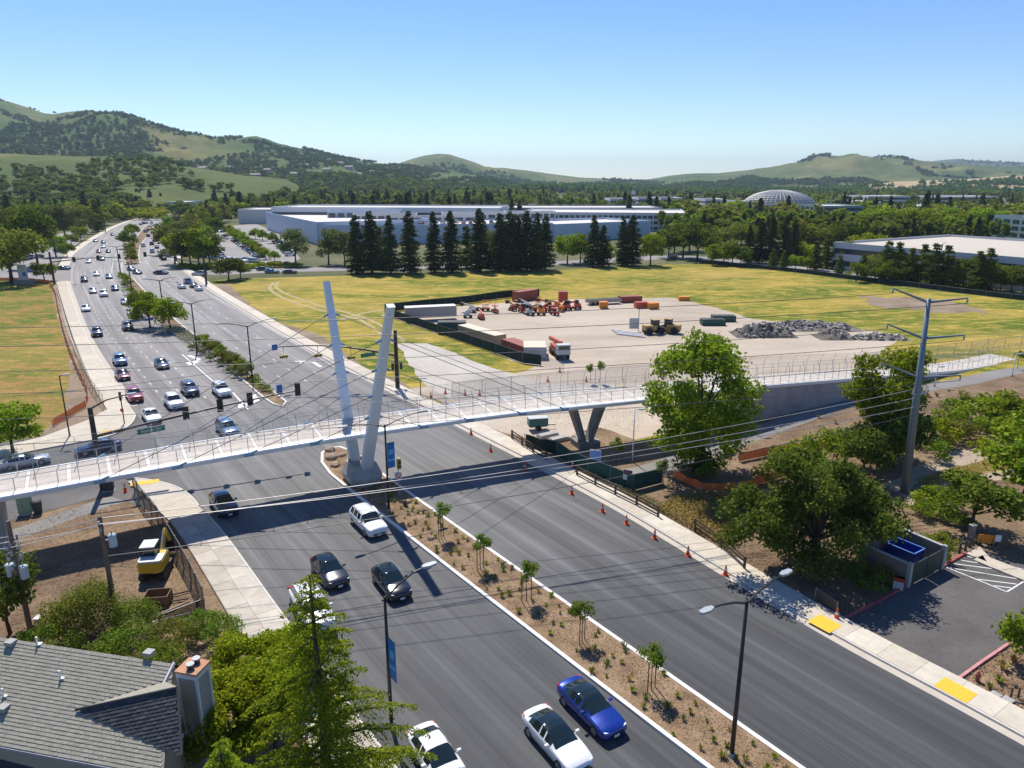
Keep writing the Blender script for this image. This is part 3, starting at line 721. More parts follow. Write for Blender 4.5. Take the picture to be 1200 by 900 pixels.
for i, (x, y, z, rx, k) in enumerate(((0, 0, 0, 0, 0),)):
    cl = blob_clumps((-4.6, .3), 4.2, 3.2, 2.6, 20, .8, 1.35, g_, -.7) + blob_clumps((.6, .3), 4.6, 4.8, 4.0, 40, 1.0, 1.7, g_, -.9) + blob_clumps((-.4, .8), 7.6, 3.2, 2.2, 16, .9, 1.4, g_, -.3) + blob_clumps((3.8, .6), 4.6, 2.9, 2.6, 18, .8, 1.3, g_, -.7)
    big_tree('oak_tree', G(952, 668), 'large spreading dark oak beside the car park', *made_tree(12, cl, 30000, .30, 'dark', .42, nlimb=14))

# ---- drooping cedar in the foreground
def cedar(seed, h, rmax, n_wh, mat):
    g_ = np.random.default_rng(seed); P = []; NN = []; S = []; mb = MB()
    mb.tube([(0, 0, -.2), (.05, 0, h * .5), (0, 0, h * .985)], [.32, .2, .03], 9)
    for i in range(n_wh):
        t = (i + .5 + g_.uniform(-.2, .2)) / n_wh; z0 = h * (.10 + .895 * t)
        L0 = rmax * (1 - t) ** .92 + .22; nb_ = 5 if t < .8 else 4
        for j in range(nb_):
            a = i * 2.4 + j * 2 * math.pi / nb_ + g_.uniform(-.35, .35); L = L0 * g_.uniform(.45, 1.2)
            up = g_.uniform(.10, .24); ca, sa = math.cos(a), math.sin(a)
            f = lambda s: np.array([ca * L * s, sa * L * s, z0 + up * L * s - .34 * L * s ** 2.2])
            if L > .5: mb.tube([f(0), f(.4), f(.8), f(1)], [.03 + .012 * L, .022 + .006 * L, .014, .006], 5, False)
            nb = int(27 * L) + 9
            for k in range(nb):
                s = .1 + .9 * k / nb; p = f(s); side = 1 if k % 2 else -1
                bl = (.18 + .42 * L ** .6 * (1 - s) * 1.1) * g_.uniform(.6, 1.2)
                ang = a + side * g_.uniform(.55, 1.1)
                m_ = max(2, int(bl / .085))
                for q in range(m_ + 1):
                    u = q / m_
                    P.append(p + np.array([math.cos(ang) * bl * u, math.sin(ang) * bl * u, -.5 * bl * u * u + g_.normal() * .018])); NN.append((math.cos(ang) * .2, math.sin(ang) * .2, 1)); S.append(g_.uniform(.11, .18))
    V, F = leaf_quads(np.array(P), np.array(S), np.array(NN), .52, .42, seed)
    print('cedar leaves', len(P))
    return mb.mesh('trunk', M_BARK, True), rawmesh('crown', V, F, LM[mat])
cb = G(362, 668, 15.2)
big_tree('cedar_tree', (cb.x, cb.y, 0), 'tall drooping cedar with upright tip in front of the white pickup', *cedar(3, 15.2, 6.0, 20, 'cedar'))
# ================================================================== FOOTBRIDGE
M_STEEL = plain('pale_grey_bridge_paint', (.70,.755,.79), .42, var=.05, scale=.6)
M_WHITE = plain('white_bridge_paint', (.80,.81,.80), .45, var=.05, scale=.8)
M_BLUEGREY = plain('blue_grey_bracket_paint', (.22,.36,.50), .4, var=.08)
M_DECK = slabmat('deck_concrete', (.52,.465,.395), (.57,.515,.445))
M_JOINT = plain('pale_joint_concrete', (.68,.645,.59), .8)
M_CONC = patchy('cast_concrete', [(.30,.295,.28), (.40,.39,.37), (.46,.45,.425)], .5, 7, fine=(4, .14), coord='Object')
M_CONCD = patchy('weathered_concrete', [(.20,.195,.18), (.28,.27,.25)], .4, 7, fine=(3, .15), coord='Object')
M_GALV = plain('galvanised_steel', (.46,.47,.48), .45, .6, .1, 6)
M_CABLE = plain('stay_cable_sheath', (.10,.10,.105), .5)
M_DARKM = plain('dark_bronze_metal', (.035,.032,.03), .5, .3)
M_RAILMESH = meshwire('railing_mesh', (.40,.41,.42), 55.0, .78)
DK = [(-78,31.5,5.4),(-60,42,5.75),(-40.6,53.1,5.9),(-29.7,59.6,5.95),(-18.9,65.5,6.0),(-9.1,70.3,6.0),(1,74.7,5.95),(14.1,79.6,5.75),(24,84.6,5.3),(31,88.7,4.75),(47,98,3.2),(60,106,1.75),(75,115.2,.16),(90,123.5,.03)]
DN = spline([Vector(p) for p in DK], 8)      # near edge of the walkway, with deck height
DW = 4.5
def dpt(e, off, dz):      # point at arc position e along the near edge, off metres across, dz above deck
    i = min(int(e), len(DNs) - 2); f = e - i; p = DNs[i].lerp(DNs[i+1], f); t = DNs[i+1] - DNs[i]; t.z = 0; t.normalize()
    return Vector((p.x - t.y * off, p.y + t.x * off, p.z + dz))
DNs = along(DN, int(plen(DN)) + 1)           # one point per metre
NL = len(DNs) - 1
bridge = thing('footbridge', 'long pale cable-stayed footbridge with tall V-shaped pylon crossing the road', 'footbridge', (0, 0, 0))
I_AB = min(range(NL), key=lambda i: abs(DNs[i].x - 31))      # where the abutment starts
def sweep(prof, i0, i1, step=1):
    """solid swept along the deck: prof = list of (off, dz)"""
    V = []; F = []; k = len(prof); ids = list(range(i0, i1 + 1, step))
    for i in ids: V += [dpt(min(i, NL - 1e-3), o, z) for o, z in prof]
    for a in range(len(ids) - 1):
        for j in range(k): F.append((a*k+j, a*k+(j+1)%k, (a+1)*k+(j+1)%k, (a+1)*k+j))
    F += [tuple(range(k-1, -1, -1)), tuple((len(ids)-1)*k + j for j in range(k))]
    mb = MB(); mb.add(V, F); return mb
def fixn(o):
    bm = bmesh.new(); bm.from_mesh(o.data); bmesh.ops.recalc_face_normals(bm, faces=bm.faces); bm.to_mesh(o.data); bm.free(); return o
fixn(sweep([(-.06,-.10),(DW+.06,-.10),(DW-.5,-.55),(.5,-.55)], 0, I_AB + 2).build('deck_soffit', M_STEEL, bridge))
fixn(sweep([(-.03,.06),(-.52,-.04),(-.60,-.14),(-.50,-.46),(-.03,-.52)], 0, I_AB + 1).build('edge_beam', M_WHITE, bridge))
fixn(sweep([(DW+.03,.06),(DW+.52,-.04),(DW+.60,-.14),(DW+.50,-.46),(DW+.03,-.52)], 0, I_AB + 1).build('edge_beam', M_WHITE, bridge))
i = 0.0
while i < NL - 3:
    for a, b, mt, nm, zz in ((i + .02, i + 2.68, M_DECK, 'deck_panel', 0.0), (i + 2.70, i + 3.0, M_JOINT, 'deck_joint', .004)):
        q = [dpt(a, 0, zz), dpt(b, 0, zz), dpt(b, DW, zz), dpt(a, DW, zz)]; d = Vector((0, 0, -.095))
        mb = MB(); mb.add(q + [v + d for v in q], [(0,1,2,3), (7,6,5,4), (0,4,5,1), (1,5,6,2), (2,6,7,3), (3,7,4,0)])
        mb.build(nm, mt, bridge)
    i += 3.0
# railings: kinked fence posts, handrail posts, rails and wire mesh on both edges
for side, o0, sg in (('near', .12, 1), ('far', DW - .12, -1)):
    mb_r = MB()
    for dz, r_ in ((1.08, .022), (2.62, .015), (.25, .012)):
        inset = {1.08: .10, 2.62: .42, .25: 0}[dz]
        mb_r.tube([dpt(min(k, NL - 1e-3), o0 + sg * inset, dz) for k in range(0, NL + 1, 2)], r_, 5)
    mb_r.build('rail', M_GALV, bridge)
    pm = MB()
    for k in range(0, NL - 1, 2):
        for (oa, za), (ob, zb) in (((0, .1), (0, 1.9)), ((0, 1.9), (.42, 2.6))):
            pm.quad(dpt(k, o0 + sg * oa, za), dpt(min(k + 2, NL - 1e-3), o0 + sg * oa, za), dpt(min(k + 2, NL - 1e-3), o0 + sg * ob, zb), dpt(k, o0 + sg * ob, zb))
    pm.build('railing_mesh', M_RAILMESH, bridge)
    k = .6
    while k < NL - 1:
        p = [dpt(k, o0, 0), dpt(k, o0 - sg * .05, .9), dpt(k, o0, 1.9), dpt(k, o0 + sg * .42, 2.65)]
        mb = MB(); mb.tube(p, .030, 5); mb.build('fence_post', M_GALV, bridge)
        if k + 1.5 < NL - 1:
            mb = MB(); mb.bar(dpt(k + 1.5, o0 + sg * .1, 0), dpt(k + 1.5, o0 + sg * .1, 1.08), .05); mb.build('handrail_post', M_GALV, bridge)
        k += 3.0
# pylon
def leg(b, t, name):
    b, t = Vector(b), Vector(t); d = (t - b).normalized(); ax = Vector((.87, .49, 0)); ax = (ax - d * ax.dot(d)).normalized(); ay = d.cross(ax)
    mb = MB(); V = []; F = []
    prof = [(-1,-.7),(-.85,-1),(.85,-1),(1,-.7),(1,.7),(.85,1),(-.85,1),(-1,.7)]
    for f, sx, sy in ((0, .56, .40), (.3, .54, .36), (1, .34, .26)):
        c = b.lerp(t, f); V += [c + ax * x * sx + ay * y * sy for x, y in prof]
    for a in range(2):
        for j in range(8): F.append((a*8+j, a*8+(j+1)%8, (a+1)*8+(j+1)%8, (a+1)*8+j))
    F += [tuple(range(7,-1,-1)), tuple(16+j for j in range(8))]
    mb.add(V, F); o = fixn(mb.build(name, M_STEEL, bridge))
    cp = MB(); cp.add([t + ax*x*.36 + ay*y*.28 for x, y in prof] + [t + d*.1 + ax*x*.36 + ay*y*.28 for x, y in prof], [tuple(range(7,-1,-1)), tuple(8+j for j in range(8))] + [(j, (j+1)%8, 8+(j+1)%8, 8+j) for j in range(8)])
    fixn(cp.build('leg_cap', M_WHITE, o)); return o, b, t
LEGN = leg((-15.0, 68.9, .9), (-10.3, 61.0, 19.6), 'pylon_leg'); LEGF = leg((-16.3, 70.5, .9), (-19.4, 75.9, 19.6), 'pylon_leg')
LEGN[0]['label'] = 'near pylon leg leaning towards the camera'; LEGF[0]['label'] = 'far pylon leg leaning away over the junction'
mb = MB(); ax = Vector((.84, .54, 0)); ay = Vector((-.54, .84, 0)); c0 = Vector((-15.5, 69.6, 0))
def pring(rx, ry, z): return [c0 + ax*x*rx + ay*y*ry + Vector((0, 0, z)) for x, y in ((-1,-.6),(-.65,-1),(.65,-1),(1,-.6),(1,.6),(.65,1),(-.65,1),(-1,.6))]
rings = [pring(1.55, 2.15, .05), pring(1.7, 2.3, .9), pring(1.25, 1.75, 2.05), pring(.95, 1.4, 2.05), pring(.9, 1.35, 1.75)]
V = [v for r_ in rings for v in r_]; F = [(a*8+j, a*8+(j+1)%8, (a+1)*8+(j+1)%8, (a+1)*8+j) for a in range(4) for j in range(8)] + [tuple(32+j for j in range(8))]
mb.add(V, F); fixn(mb.build('pylon_pedestal', M_CONC, bridge))
# stay cables: four on each side of each leg, anchored at brackets on the deck edges
near_px = [(114,562),(208,548),(292,534),(369,522),(497,504),(556,495),(611,487),(663,480)]
anch = []
for px, py in near_px:
    g0 = G(px, py, 5.75); anch.append(min(range(NL), key=lambda i: (DNs[i].x - g0.x)**2 + (DNs[i].y - g0.y)**2))
hl = [.84, .68, .53, .40]
for legd, off, bo in ((LEGN, -.62, -.60), (LEGF, DW + .62, DW + .60)):
    for n_, e in enumerate(anch):
        h_ = hl[n_] if n_ < 4 else hl[7 - n_]
        lp_ = legd[1].lerp(legd[2], h_); a_ = dpt(e + .01, off, -.18)
        d_ = (a_ - lp_).normalized(); s_ = lp_ + d_ * .42
        lug = MB(); lug.bar(lp_ + d_ * .25, lp_ + d_ * .95, .09, .22); lug.build('cable_lug', M_BLUEGREY, legd[0])
        mb = MB(); mb.tube([s_, a_], .030, 6); mb.build('stay_cable', M_CABLE, bridge)
        bk = MB(); t_ = (dpt(e + .5, 0, 0) - dpt(e - .5, 0, 0)).normalized(); cc = dpt(e, bo, -.2)
        bk.bar(cc - t_ * .42, cc + t_ * .42, .24, .34); bk.bar(cc - t_ * .15, a_ - d_ * .8, .16, .16); bk.build('cable_bracket', M_BLUEGREY, bridge)
# piers
pm_ = MB(); e0 = min(range(NL), key=lambda i: abs(DNs[i].x - 9.3)); t_ = (dpt(e0 + 1, 0, 0) - dpt(e0, 0, 0)).normalized(); b_ = dpt(e0, DW / 2, 0)
for s_ in (-1, 1):
    tp = dpt(e0 + s_ * 2.0, DW / 2, -.5); pm_.bar((b_.x, b_.y, .3), tp, .62, 1.5) if False else None
    m1 = MB(); d_ = Vector((-t_.y, t_.x, 0))
    bb = Vector((b_.x, b_.y, .4)) + t_ * s_ * .32
    q = [bb - t_*.28 - d_*.6, bb + t_*.28 - d_*.6, bb + t_*.28 + d_*.6, bb - t_*.28 + d_*.6]
    tt = tp; w = [tt - t_*.36 - d_*.8, tt + t_*.36 - d_*.8, tt + t_*.36 + d_*.8, tt - t_*.36 + d_*.8]
    m1.add(q + w, [(0,3,2,1),(4,5,6,7),(0,1,5,4),(1,2,6,5),(2,3,7,6),(3,0,4,7)]); fixn(m1.build('pier_arm', M_CONCD, bridge))
MB().box((b_.x, b_.y, .2), (2.6, 2.6, .9), math.atan2(t_.y, t_.x)).build('pier_footing', M_CONCD, bridge)
e1 = min(range(NL), key=lambda i: abs(DNs[i].x + 41.5)); c_ = dpt(e1, DW / 2, 0); t_ = (dpt(e1 + 1, 0, 0) - dpt(e1, 0, 0)).normalized(); d_ = Vector((-t_.y, t_.x, 0))
m1 = MB(); q = [Vector((c_.x, c_.y, -.2)) + t_*x*.75 + d_*y*1.1 for x, y in ((-1,-1),(1,-1),(1,1),(-1,1))]; w = [Vector((c_.x, c_.y, c_.z - .53)) + t_*x*.95 + d_*y*1.7 for x, y in ((-1,-1),(1,-1),(1,1),(-1,1))]
m1.add(q + w, [(0,3,2,1),(4,5,6,7),(0,1,5,4),(1,2,6,5),(2,3,7,6),(3,0,4,7)]); fixn(m1.build('pier', M_CONC, bridge))
# approach ramp walls on the right
def ramp_wall(o0, o1, nm):
    V = []; F = []; ids = list(range(I_AB, NL))
    for i in ids:
        p0, p1 = dpt(i, o0, -.12), dpt(i, o1, -.12); V += [p0, p1, Vector((p1.x, p1.y, -.3)), Vector((p0.x, p0.y, -.3))]
    for a in range(len(ids) - 1):
        for j in range(4): F.append((a*4+j, a*4+(j+1)%4, (a+1)*4+(j+1)%4, (a+1)*4+j))
    F += [(3,2,1,0), tuple((len(ids)-1)*4 + j for j in range(4))]
    mb = MB(); mb.add(V, F); return fixn(mb.build(nm, M_CONC, bridge))
ramp_wall(-.10, .35, 'ramp_wall'); ramp_wall(DW - .35, DW + .1, 'ramp_wall')
e2 = I_AB; a_, b2 = dpt(e2, .36, -.6), dpt(e2, DW - .36, -.6)
mb = MB(); mb.bar((a_.x, a_.y, a_.z / 2 - .1), (b2.x, b2.y, a_.z / 2 - .1), .5, a_.z + .2); mb.build('abutment', M_CONC, bridge)
fixn(sweep([(-.30,-.02),(-.30,-.42),(-.102,-.42),(-.102,-.02)], I_AB + 2, NL - 9).build('ramp_coping', M_WHITE, bridge))
# ================================================================== VEHICLES
def paint(name, c, metal=.15, rough=.28):
    m = N(name); m.col(c); m.set(rough, metal, coat=1.0); return m.mat
PAINT = {'white': paint('white_car_paint', (.80,.80,.79), 0), 'silver': paint('silver_car_paint', (.48,.50,.52), .5), 'black': paint('black_car_paint', (.010,.010,.012), .2),
 'charcoal': paint('charcoal_car_paint', (.035,.037,.042), .4), 'blue': paint('blue_car_paint', (.006,.035,.28), .3), 'navy': paint('navy_car_paint', (.018,.030,.075), .3),
 'red': paint('red_car_paint', (.32,.018,.030), .1), 'maroon': paint('maroon_car_paint', (.17,.020,.028), .2), 'grey': paint('grey_car_paint', (.13,.14,.155), .5), 'steelblue': paint('steel_blue_car_paint', (.13,.20,.32), .4), 'tan': paint('tan_car_paint', (.36,.31,.24), .3)}
M_GLASS = N('car_glass'); M_GLASS.col((.012,.022,.024)); M_GLASS = M_GLASS.set(.06, 0, spec=.75)
M_TYRE = plain('tyre_rubber', (.018,.018,.018), .85); M_RIM = plain('alloy_rim', (.32,.33,.34), .35, .8)
M_BLK = plain('black_plastic', (.015,.015,.016), .6); M_LAMP = plain('headlamp_lens', (.75,.78,.80), .12, var=.03); M_TAIL = plain('tail_lamp_lens', (.40,.015,.015), .25)
M_PLATE = plain('number_plate', (.72,.72,.70), .5)
def shell(st, flags, W, sub=3):
    """closed body lofted from stations (x, zb, zs, zr, w, wr); flags[i] for the segment i..i+1: set of 'side','screen','rear','roof'"""
    S = []; FL = []
    n = len(st)
    for i in range(n - 1):
        p0, p1, p2, p3 = [np.array(st[max(0, min(n - 1, k))]) for k in (i - 1, i, i + 1, i + 2)]
        for k in range(sub):
            t = k / sub; c = .5 * (2*p1 + (p2-p0)*t*.6 + (2*p0-5*p1+4*p2-p3)*0 * t + 0 * p3); lin = p1 + (p2 - p1) * t
            m1, m2 = (p2 - p0) * .5, (p3 - p1) * .5
            # monotone-ish cubic, damped
            h = (2*t**3-3*t**2+1)*p1 + (t**3-2*t**2+t)*m1*.7 + (-2*t**3+3*t**2)*p2 + (t**3-t**2)*m2*.7
            v = .6 * h + .4 * lin; v[0] = lin[0]; S.append(v); FL.append(flags[i])
    S.append(np.array(st[-1])); V = []; F = []; M = []
    def ring(s):
        x, zb, zs, zr, w, wr = s
        return [(0, zb), (w*.84, zb), (w*.96, zb+.09), (w, zb+.5*(zs-zb)), (w*.975, zs-.05), (w*.93, zs), (wr, zr-.05), (wr*.72, zr), (0, zr+.025)]
    k = 16
    for s in S:
        r_ = ring(s); full = [(y, z) for y, z in r_] + [(-y, z) for y, z in r_[-2:0:-1]]
        V += [(s[0], y, z) for y, z in full]
    def mi(j, fl):
        jj = j if j < 8 else 15 - j
        if jj == 5 and 'side' in fl: return 1
        if jj in (6, 7) and 'screen' in fl: return 2
        if jj in (6, 7) and 'rear' in fl: return 3
        if jj == 7 and 'roof' in fl: return 4
        if jj == 6 and 'roof' in fl: return 4
        return 0
    for i in range(len(S) - 1):
        for j in range(k):
            F.append((i*k+j, (i+1)*k+j, (i+1)*k+(j+1)%k, i*k+(j+1)%k)); M.append(mi(j, FL[i]))
    F.append(tuple(range(k))); M.append(0); F.append(tuple((len(S)-1)*k + j for j in range(k-1, -1, -1))); M.append(0)
    return V, F, M
KINDS = {
 'sedan': dict(L=4.7, W=.925, wr=.34, wb=1.42, st=[(2.35,.34,.56,.60,.62,.50),(2.28,.24,.66,.71,.78,.62),(2.05,.19,.74,.80,.88,.70),(1.5,.18,.84,.90,.915,.72),(.98,.18,.90,.97,.92,.74),(.62,.18,.93,1.13,.925,.70),(.05,.18,.95,1.38,.925,.62),(-.05,.18,.95,1.40,.925,.62),(-.42,.18,.955,1.435,.925,.62),(-.50,.18,.955,1.435,.925,.62),(-1.05,.18,.965,1.38,.925,.61),(-1.5,.18,.99,1.20,.92,.64),(-1.82,.20,1.0,1.07,.90,.70),(-2.15,.22,.98,1.06,.86,.72),(-2.30,.28,.92,1.0,.80,.68),(-2.35,.36,.80,.86,.72,.58)],
   fl=['','','','','screen','side screen','','side','','side','side rear','rear','','','']),
 'suv': dict(L=4.75, W=.96, wr=.37, wb=1.40, st=[(2.37,.36,.72,.78,.70,.58),(2.30,.28,.86,.93,.84,.68),(2.0,.24,.96,1.03,.93,.76),(1.5,.22,1.02,1.09,.95,.78),(1.08,.22,1.05,1.14,.955,.78),(.75,.22,1.07,1.30,.96,.74),(.28,.22,1.09,1.62,.96,.68),(.18,.22,1.09,1.65,.96,.68),(-.40,.22,1.09,1.70,.96,.68),(-.48,.22,1.09,1.70,.96,.68),(-1.20,.22,1.10,1.68,.96,.67),(-1.28,.22,1.10,1.675,.96,.67),(-1.95,.24,1.12,1.62,.95,.65),(-2.20,.28,1.12,1.42,.92,.66),(-2.33,.34,1.05,1.15,.86,.68),(-2.37,.42,.80,.88,.78,.60)],
   fl=['','','','','screen','side screen','','side','','side','','side','rear','rear','']),
 'hatch': dict(L=4.4, W=.92, wr=.34, wb=1.34, st=[(2.2,.34,.60,.65,.66,.54),(2.12,.24,.72,.78,.80,.64),(1.85,.19,.82,.89,.89,.72),(1.4,.18,.90,.97,.915,.74),(1.0,.18,.94,1.04,.92,.74),(.6,.18,.96,1.24,.92,.68),(.12,.18,.98,1.50,.92,.62),(.03,.18,.98,1.52,.92,.62),(-.40,.18,.985,1.56,.92,.62),(-.48,.18,.985,1.56,.92,.62),(-1.15,.18,1.0,1.52,.92,.61),(-1.7,.20,1.02,1.36,.91,.61),(-2.0,.24,1.02,1.16,.88,.64),(-2.14,.30,.98,1.06,.82,.66),(-2.2,.38,.78,.84,.74,.58)],
   fl=['','','','','screen','side screen','','side','','side','side rear','rear','','']),
 'pickup': dict(L=5.8, W=1.0, wr=.40, wb=1.80, st=[(2.9,.42,.82,.90,.78,.66),(2.82,.34,.98,1.06,.92,.76),(2.4,.30,1.08,1.15,.98,.82),(1.8,.28,1.12,1.19,.99,.84),(1.5,.28,1.14,1.24,1.0,.82),(1.2,.28,1.15,1.50,1.0,.76),(.85,.28,1.16,1.80,1.0,.72),(.75,.28,1.16,1.83,1.0,.72),(.2,.28,1.17,1.87,1.0,.72),(.1,.28,1.17,1.87,1.0,.72),(-.55,.28,1.18,1.85,1.0,.72),(-.72,.28,1.18,1.70,1.0,.74),(-.80,.28,1.18,1.26,1.0,.86),(-.86,.28,1.18,1.24,1.0,.90),(-2.8,.34,1.18,1.24,.99,.90),(-2.9,.42,1.16,1.20,.96,.86)],
   fl=['','','','','screen','side screen','','side','','side','rear','rear','','','']),
}
def bool_shell(me, wheels, r_, W):
    o = bpy.data.objects.new('tmp_body', me); COL.objects.link(o); cut = MB()
    for x, s in wheels:
        pts = [(x, s * (W - .30), r_), (x, s * (W + .2), r_)]; cut.tube([Vector(p) for p in pts], r_ + .06, 20)
    c = bpy.data.objects.new('tmp_cut', cut.mesh('cut', me.materials[5])); COL.objects.link(c)
    md = o.modifiers.new('b', 'BOOLEAN'); md.operation = 'DIFFERENCE'; md.object = c; md.solver = 'EXACT'
    try: md.material_mode = 'TRANSFER'
    except Exception: pass
    bpy.context.view_layer.update(); dg = bpy.context.evaluated_depsgraph_get()
    out = bpy.data.meshes.new_from_object(o.evaluated_get(dg)); bpy.data.objects.remove(o); bpy.data.objects.remove(c); return out
def split(me, idxs, name, mat, smooth=True):
    bm = bmesh.new(); bm.from_mesh(me)
    bmesh.ops.delete(bm, geom=[f for f in bm.faces if f.material_index not in idxs], context='FACES')
    for f in bm.faces:
        f.smooth = smooth
        f.material_index = 1 if (5 in idxs and f.material_index == 5) else 0
    m = bpy.data.meshes.new(name); bm.to_mesh(m); bm.free(); m.materials.append(mat)
    if 5 in idxs: m.materials.append(M_BLK)
    return m
def loose(me):
    """one mesh per pane"""
    bm = bmesh.new(); bm.from_mesh(me); left = set(bm.faces); out = []
    while left:
        st_ = [left.pop()]; comp = []
        while st_:
            f = st_.pop(); comp.append(f)
            for e in f.edges:
                for g2 in e.link_faces:
                    if g2 in left: left.discard(g2); st_.append(g2)
        V = []; ix = {}; F = []
        for f in comp:
            for v in f.verts:
                if v not in ix: ix[v] = len(V); V.append(tuple(v.co))
            F.append(tuple(ix[v] for v in f.verts))
        m = bpy.data.meshes.new('side_window'); m.from_pydata(V, [], F); m.polygons.foreach_set('use_smooth', [True] * len(F)); m.materials.append(M_GLASS); out.append(m)
    bm.free(); return out
CARP = {}
def car_proto(kind, glassroof=False):
    K = KINDS[kind]; W = K['W']; fl = [set(f.split()) for f in K['fl']]
    if glassroof:
        for i, s in enumerate(K['st'][:-1]):
            if s[3] > 1.1 and not (fl[i] & {'screen', 'rear'}): fl[i] = fl[i] | {'roof'}
    V, F, M = shell(K['st'], fl, W)
    me = bpy.data.meshes.new(kind); me.from_pydata(V, [], F)
    for k in range(5): me.materials.append(M_GLASS)
    me.materials.append(M_BLK); me.polygons.foreach_set('material_index', M)
    bm = bmesh.new(); bm.from_mesh(me); bmesh.ops.recalc_face_normals(bm, faces=bm.faces); bm.to_mesh(me); bm.free()
    wx = K['wb']; wh = [(wx, 1), (wx, -1), (-wx, 1), (-wx, -1)]; r_ = K['wr']
    full = bool_shell(me, wh, r_, W)
    P = {'body': split(full, {0, 5}, kind + '_body', PAINT['white'])}
    P['windscreen'] = split(full, {2}, 'windscreen', M_GLASS); P['rear_window'] = split(full, {3}, 'rear_window', M_GLASS); P['side_window'] = loose(split(full, {1}, 'side_window', M_GLASS))
    if glassroof: P['glass_roof'] = split(full, {4}, 'glass_roof', M_GLASS)
    t = MB(); t.tube([(0, -.11, 0), (0, -.09, 0), (0, .09, 0), (0, .11, 0)], [r_ * .93, r_, r_, r_ * .93], 20); P['tyre'] = t.mesh('tyre', M_TYRE)
    t = MB()
    for s in (-1, 1):
        t.tube([(0, s * .085, 0), (0, s * .118, 0)], [r_ * .66, r_ * .64], 18)
        for a in range(5):
            an = a * 2 * math.pi / 5; t.bar((0, s * .12, 0), (math.cos(an) * r_ * .62, s * .122, math.sin(an) * r_ * .62), .07, .02, (0, 1, 0))
    P['rim'] = t.mesh('rim', M_RIM)
    fx = K['st'][1][0] - .02; fz = K['st'][1][2] - .04; rx = K['st'][-2][0] + .02; rz = K['st'][-2][2] - .10
    def lamp(sx, sy, mat, nm, x, z):
        mb = MB(); w1 = K['st'][1 if sx > 0 else -2][4]
        mb.add([(x+.05*sx, sy*w1*.50, z-.05), (x+.05*sx, sy*w1*.50, z+.05), (x-.02*sx, sy*w1*.97, z-.04), (x-.02*sx, sy*w1*.97, z+.09), (x-.30*sx, sy*(w1*1.075), z+.0), (x-.30*sx, sy*(w1*1.06), z+.11),
                (x-.28*sx, sy*w1*.6, z+.11), (x-.1*sx, sy*w1*.5, z-.05)], [(0,2,3,1), (2,4,5,3), (1,3,5,6), (0,1,6,7), (0,7,4,2), (7,6,5,4)])
        me2 = mb.mesh(nm, mat); bm = bmesh.new(); bm.from_mesh(me2); bmesh.ops.recalc_face_normals(bm, faces=bm.faces); bm.to_mesh(me2); bm.free(); return me2
    P['lamps'] = [('headlight', lamp(1, s, M_LAMP, 'headlight', fx, fz)) for s in (-1, 1)] + [('tail_light', lamp(-1, s, M_TAIL, 'tail_light', rx, rz + .08)) for s in (-1, 1)]
    g2 = MB(); x0 = K['st'][0][0]; zb = K['st'][0][1]; w0 = K['st'][0][4]
    g2.box((x0 - .01, 0, zb + .10), (.05, w0 * 1.5, .14)); P['grille'] = g2.mesh('grille', M_BLK)
    g2 = MB(); g2.box((x0 + .022, 0, zb + .02), (.02, .36, .16)); P['front_plate'] = g2.mesh('number_plate', M_PLATE)
    g2 = MB(); g2.box((K['st'][-1][0] - .012, 0, .62), (.02, .36, .16)); P['rear_plate'] = g2.mesh('number_plate', M_PLATE)
    cow = K['st'][5]
    P['mirrors'] = []
    for s in (-1, 1):
        g2 = MB(); g2.box((cow[0] - .12, s * (W + .10), cow[2] + .07), (.13, .22, .13)); g2.bar((cow[0] - .1, s * W * .93, cow[2] + .01), (cow[0] - .12, s * (W + .04), cow[2] + .05), .05)
        P['mirrors'].append(g2.mesh('mirror', PAINT['white']))
    if kind == 'pickup':
        g2 = MB(); g2.add([(-.92,-.86,1.245),(-2.8,-.86,1.245),(-2.8,.86,1.245),(-.92,.86,1.245)], [(0,1,2,3)]); P['bed'] = g2.mesh('truck_bed', M_BLK)
    if kind == 'suv':
        for s in (-1, 1):
            g2 = MB(); g2.tube([(.2, s*.60, 1.66), (-.1, s*.60, 1.73), (-1.5, s*.58, 1.72), (-1.8, s*.57, 1.62)], .022, 5); P['rack%d' % s] = g2.mesh('roof_rail', M_GALV)
    P['wheels'] = [(x, s * (W - .115), r_) for x, s in wh]
    CARP[kind + ('_g' if glassroof else '')] = P
for k in KINDS: car_proto(k)
car_proto('sedan', True); car_proto('hatch', True)
def set_mat(o, m):
    o.material_slots[0].link = 'OBJECT'; o.material_slots[0].material = m
def car(kind, colr, loc, ang, label, group=None, roof=None, scale=1.0):
    P = CARP[kind]; base = kind.split('_')[0]
    nm = {'sedan': 'sedan_car', 'suv': 'sport_utility_car', 'hatch': 'hatchback_car', 'pickup': 'pickup_truck'}[base]
    t = thing(nm, label, 'pickup' if base == 'pickup' else 'car', (loc[0], loc[1], .006), ang, group, scale)
    b = link('body', P['body'], t); set_mat(b, PAINT[colr])
    for p in ('windscreen', 'rear_window', 'glass_roof', 'grille'):
        if p in P: link(p, P[p], t)
    for p, nm2 in (('front_plate', 'number_plate'), ('rear_plate', 'number_plate'), ('bed', 'truck_bed'), ('rack-1', 'roof_rail'), ('rack1', 'roof_rail')):
        if p in P: link(nm2, P[p], t)
    for me in P['side_window']: link('side_window', me, t)
    for nm2, me in P['lamps']: link(nm2, me, t)
    for me in P['mirrors']: set_mat(link('wing_mirror', me, t), PAINT[colr])
    for w in P['wheels']:
        wo = link('wheel', P['tyre'], t, w); link('rim', P['rim'], wo)
    return t
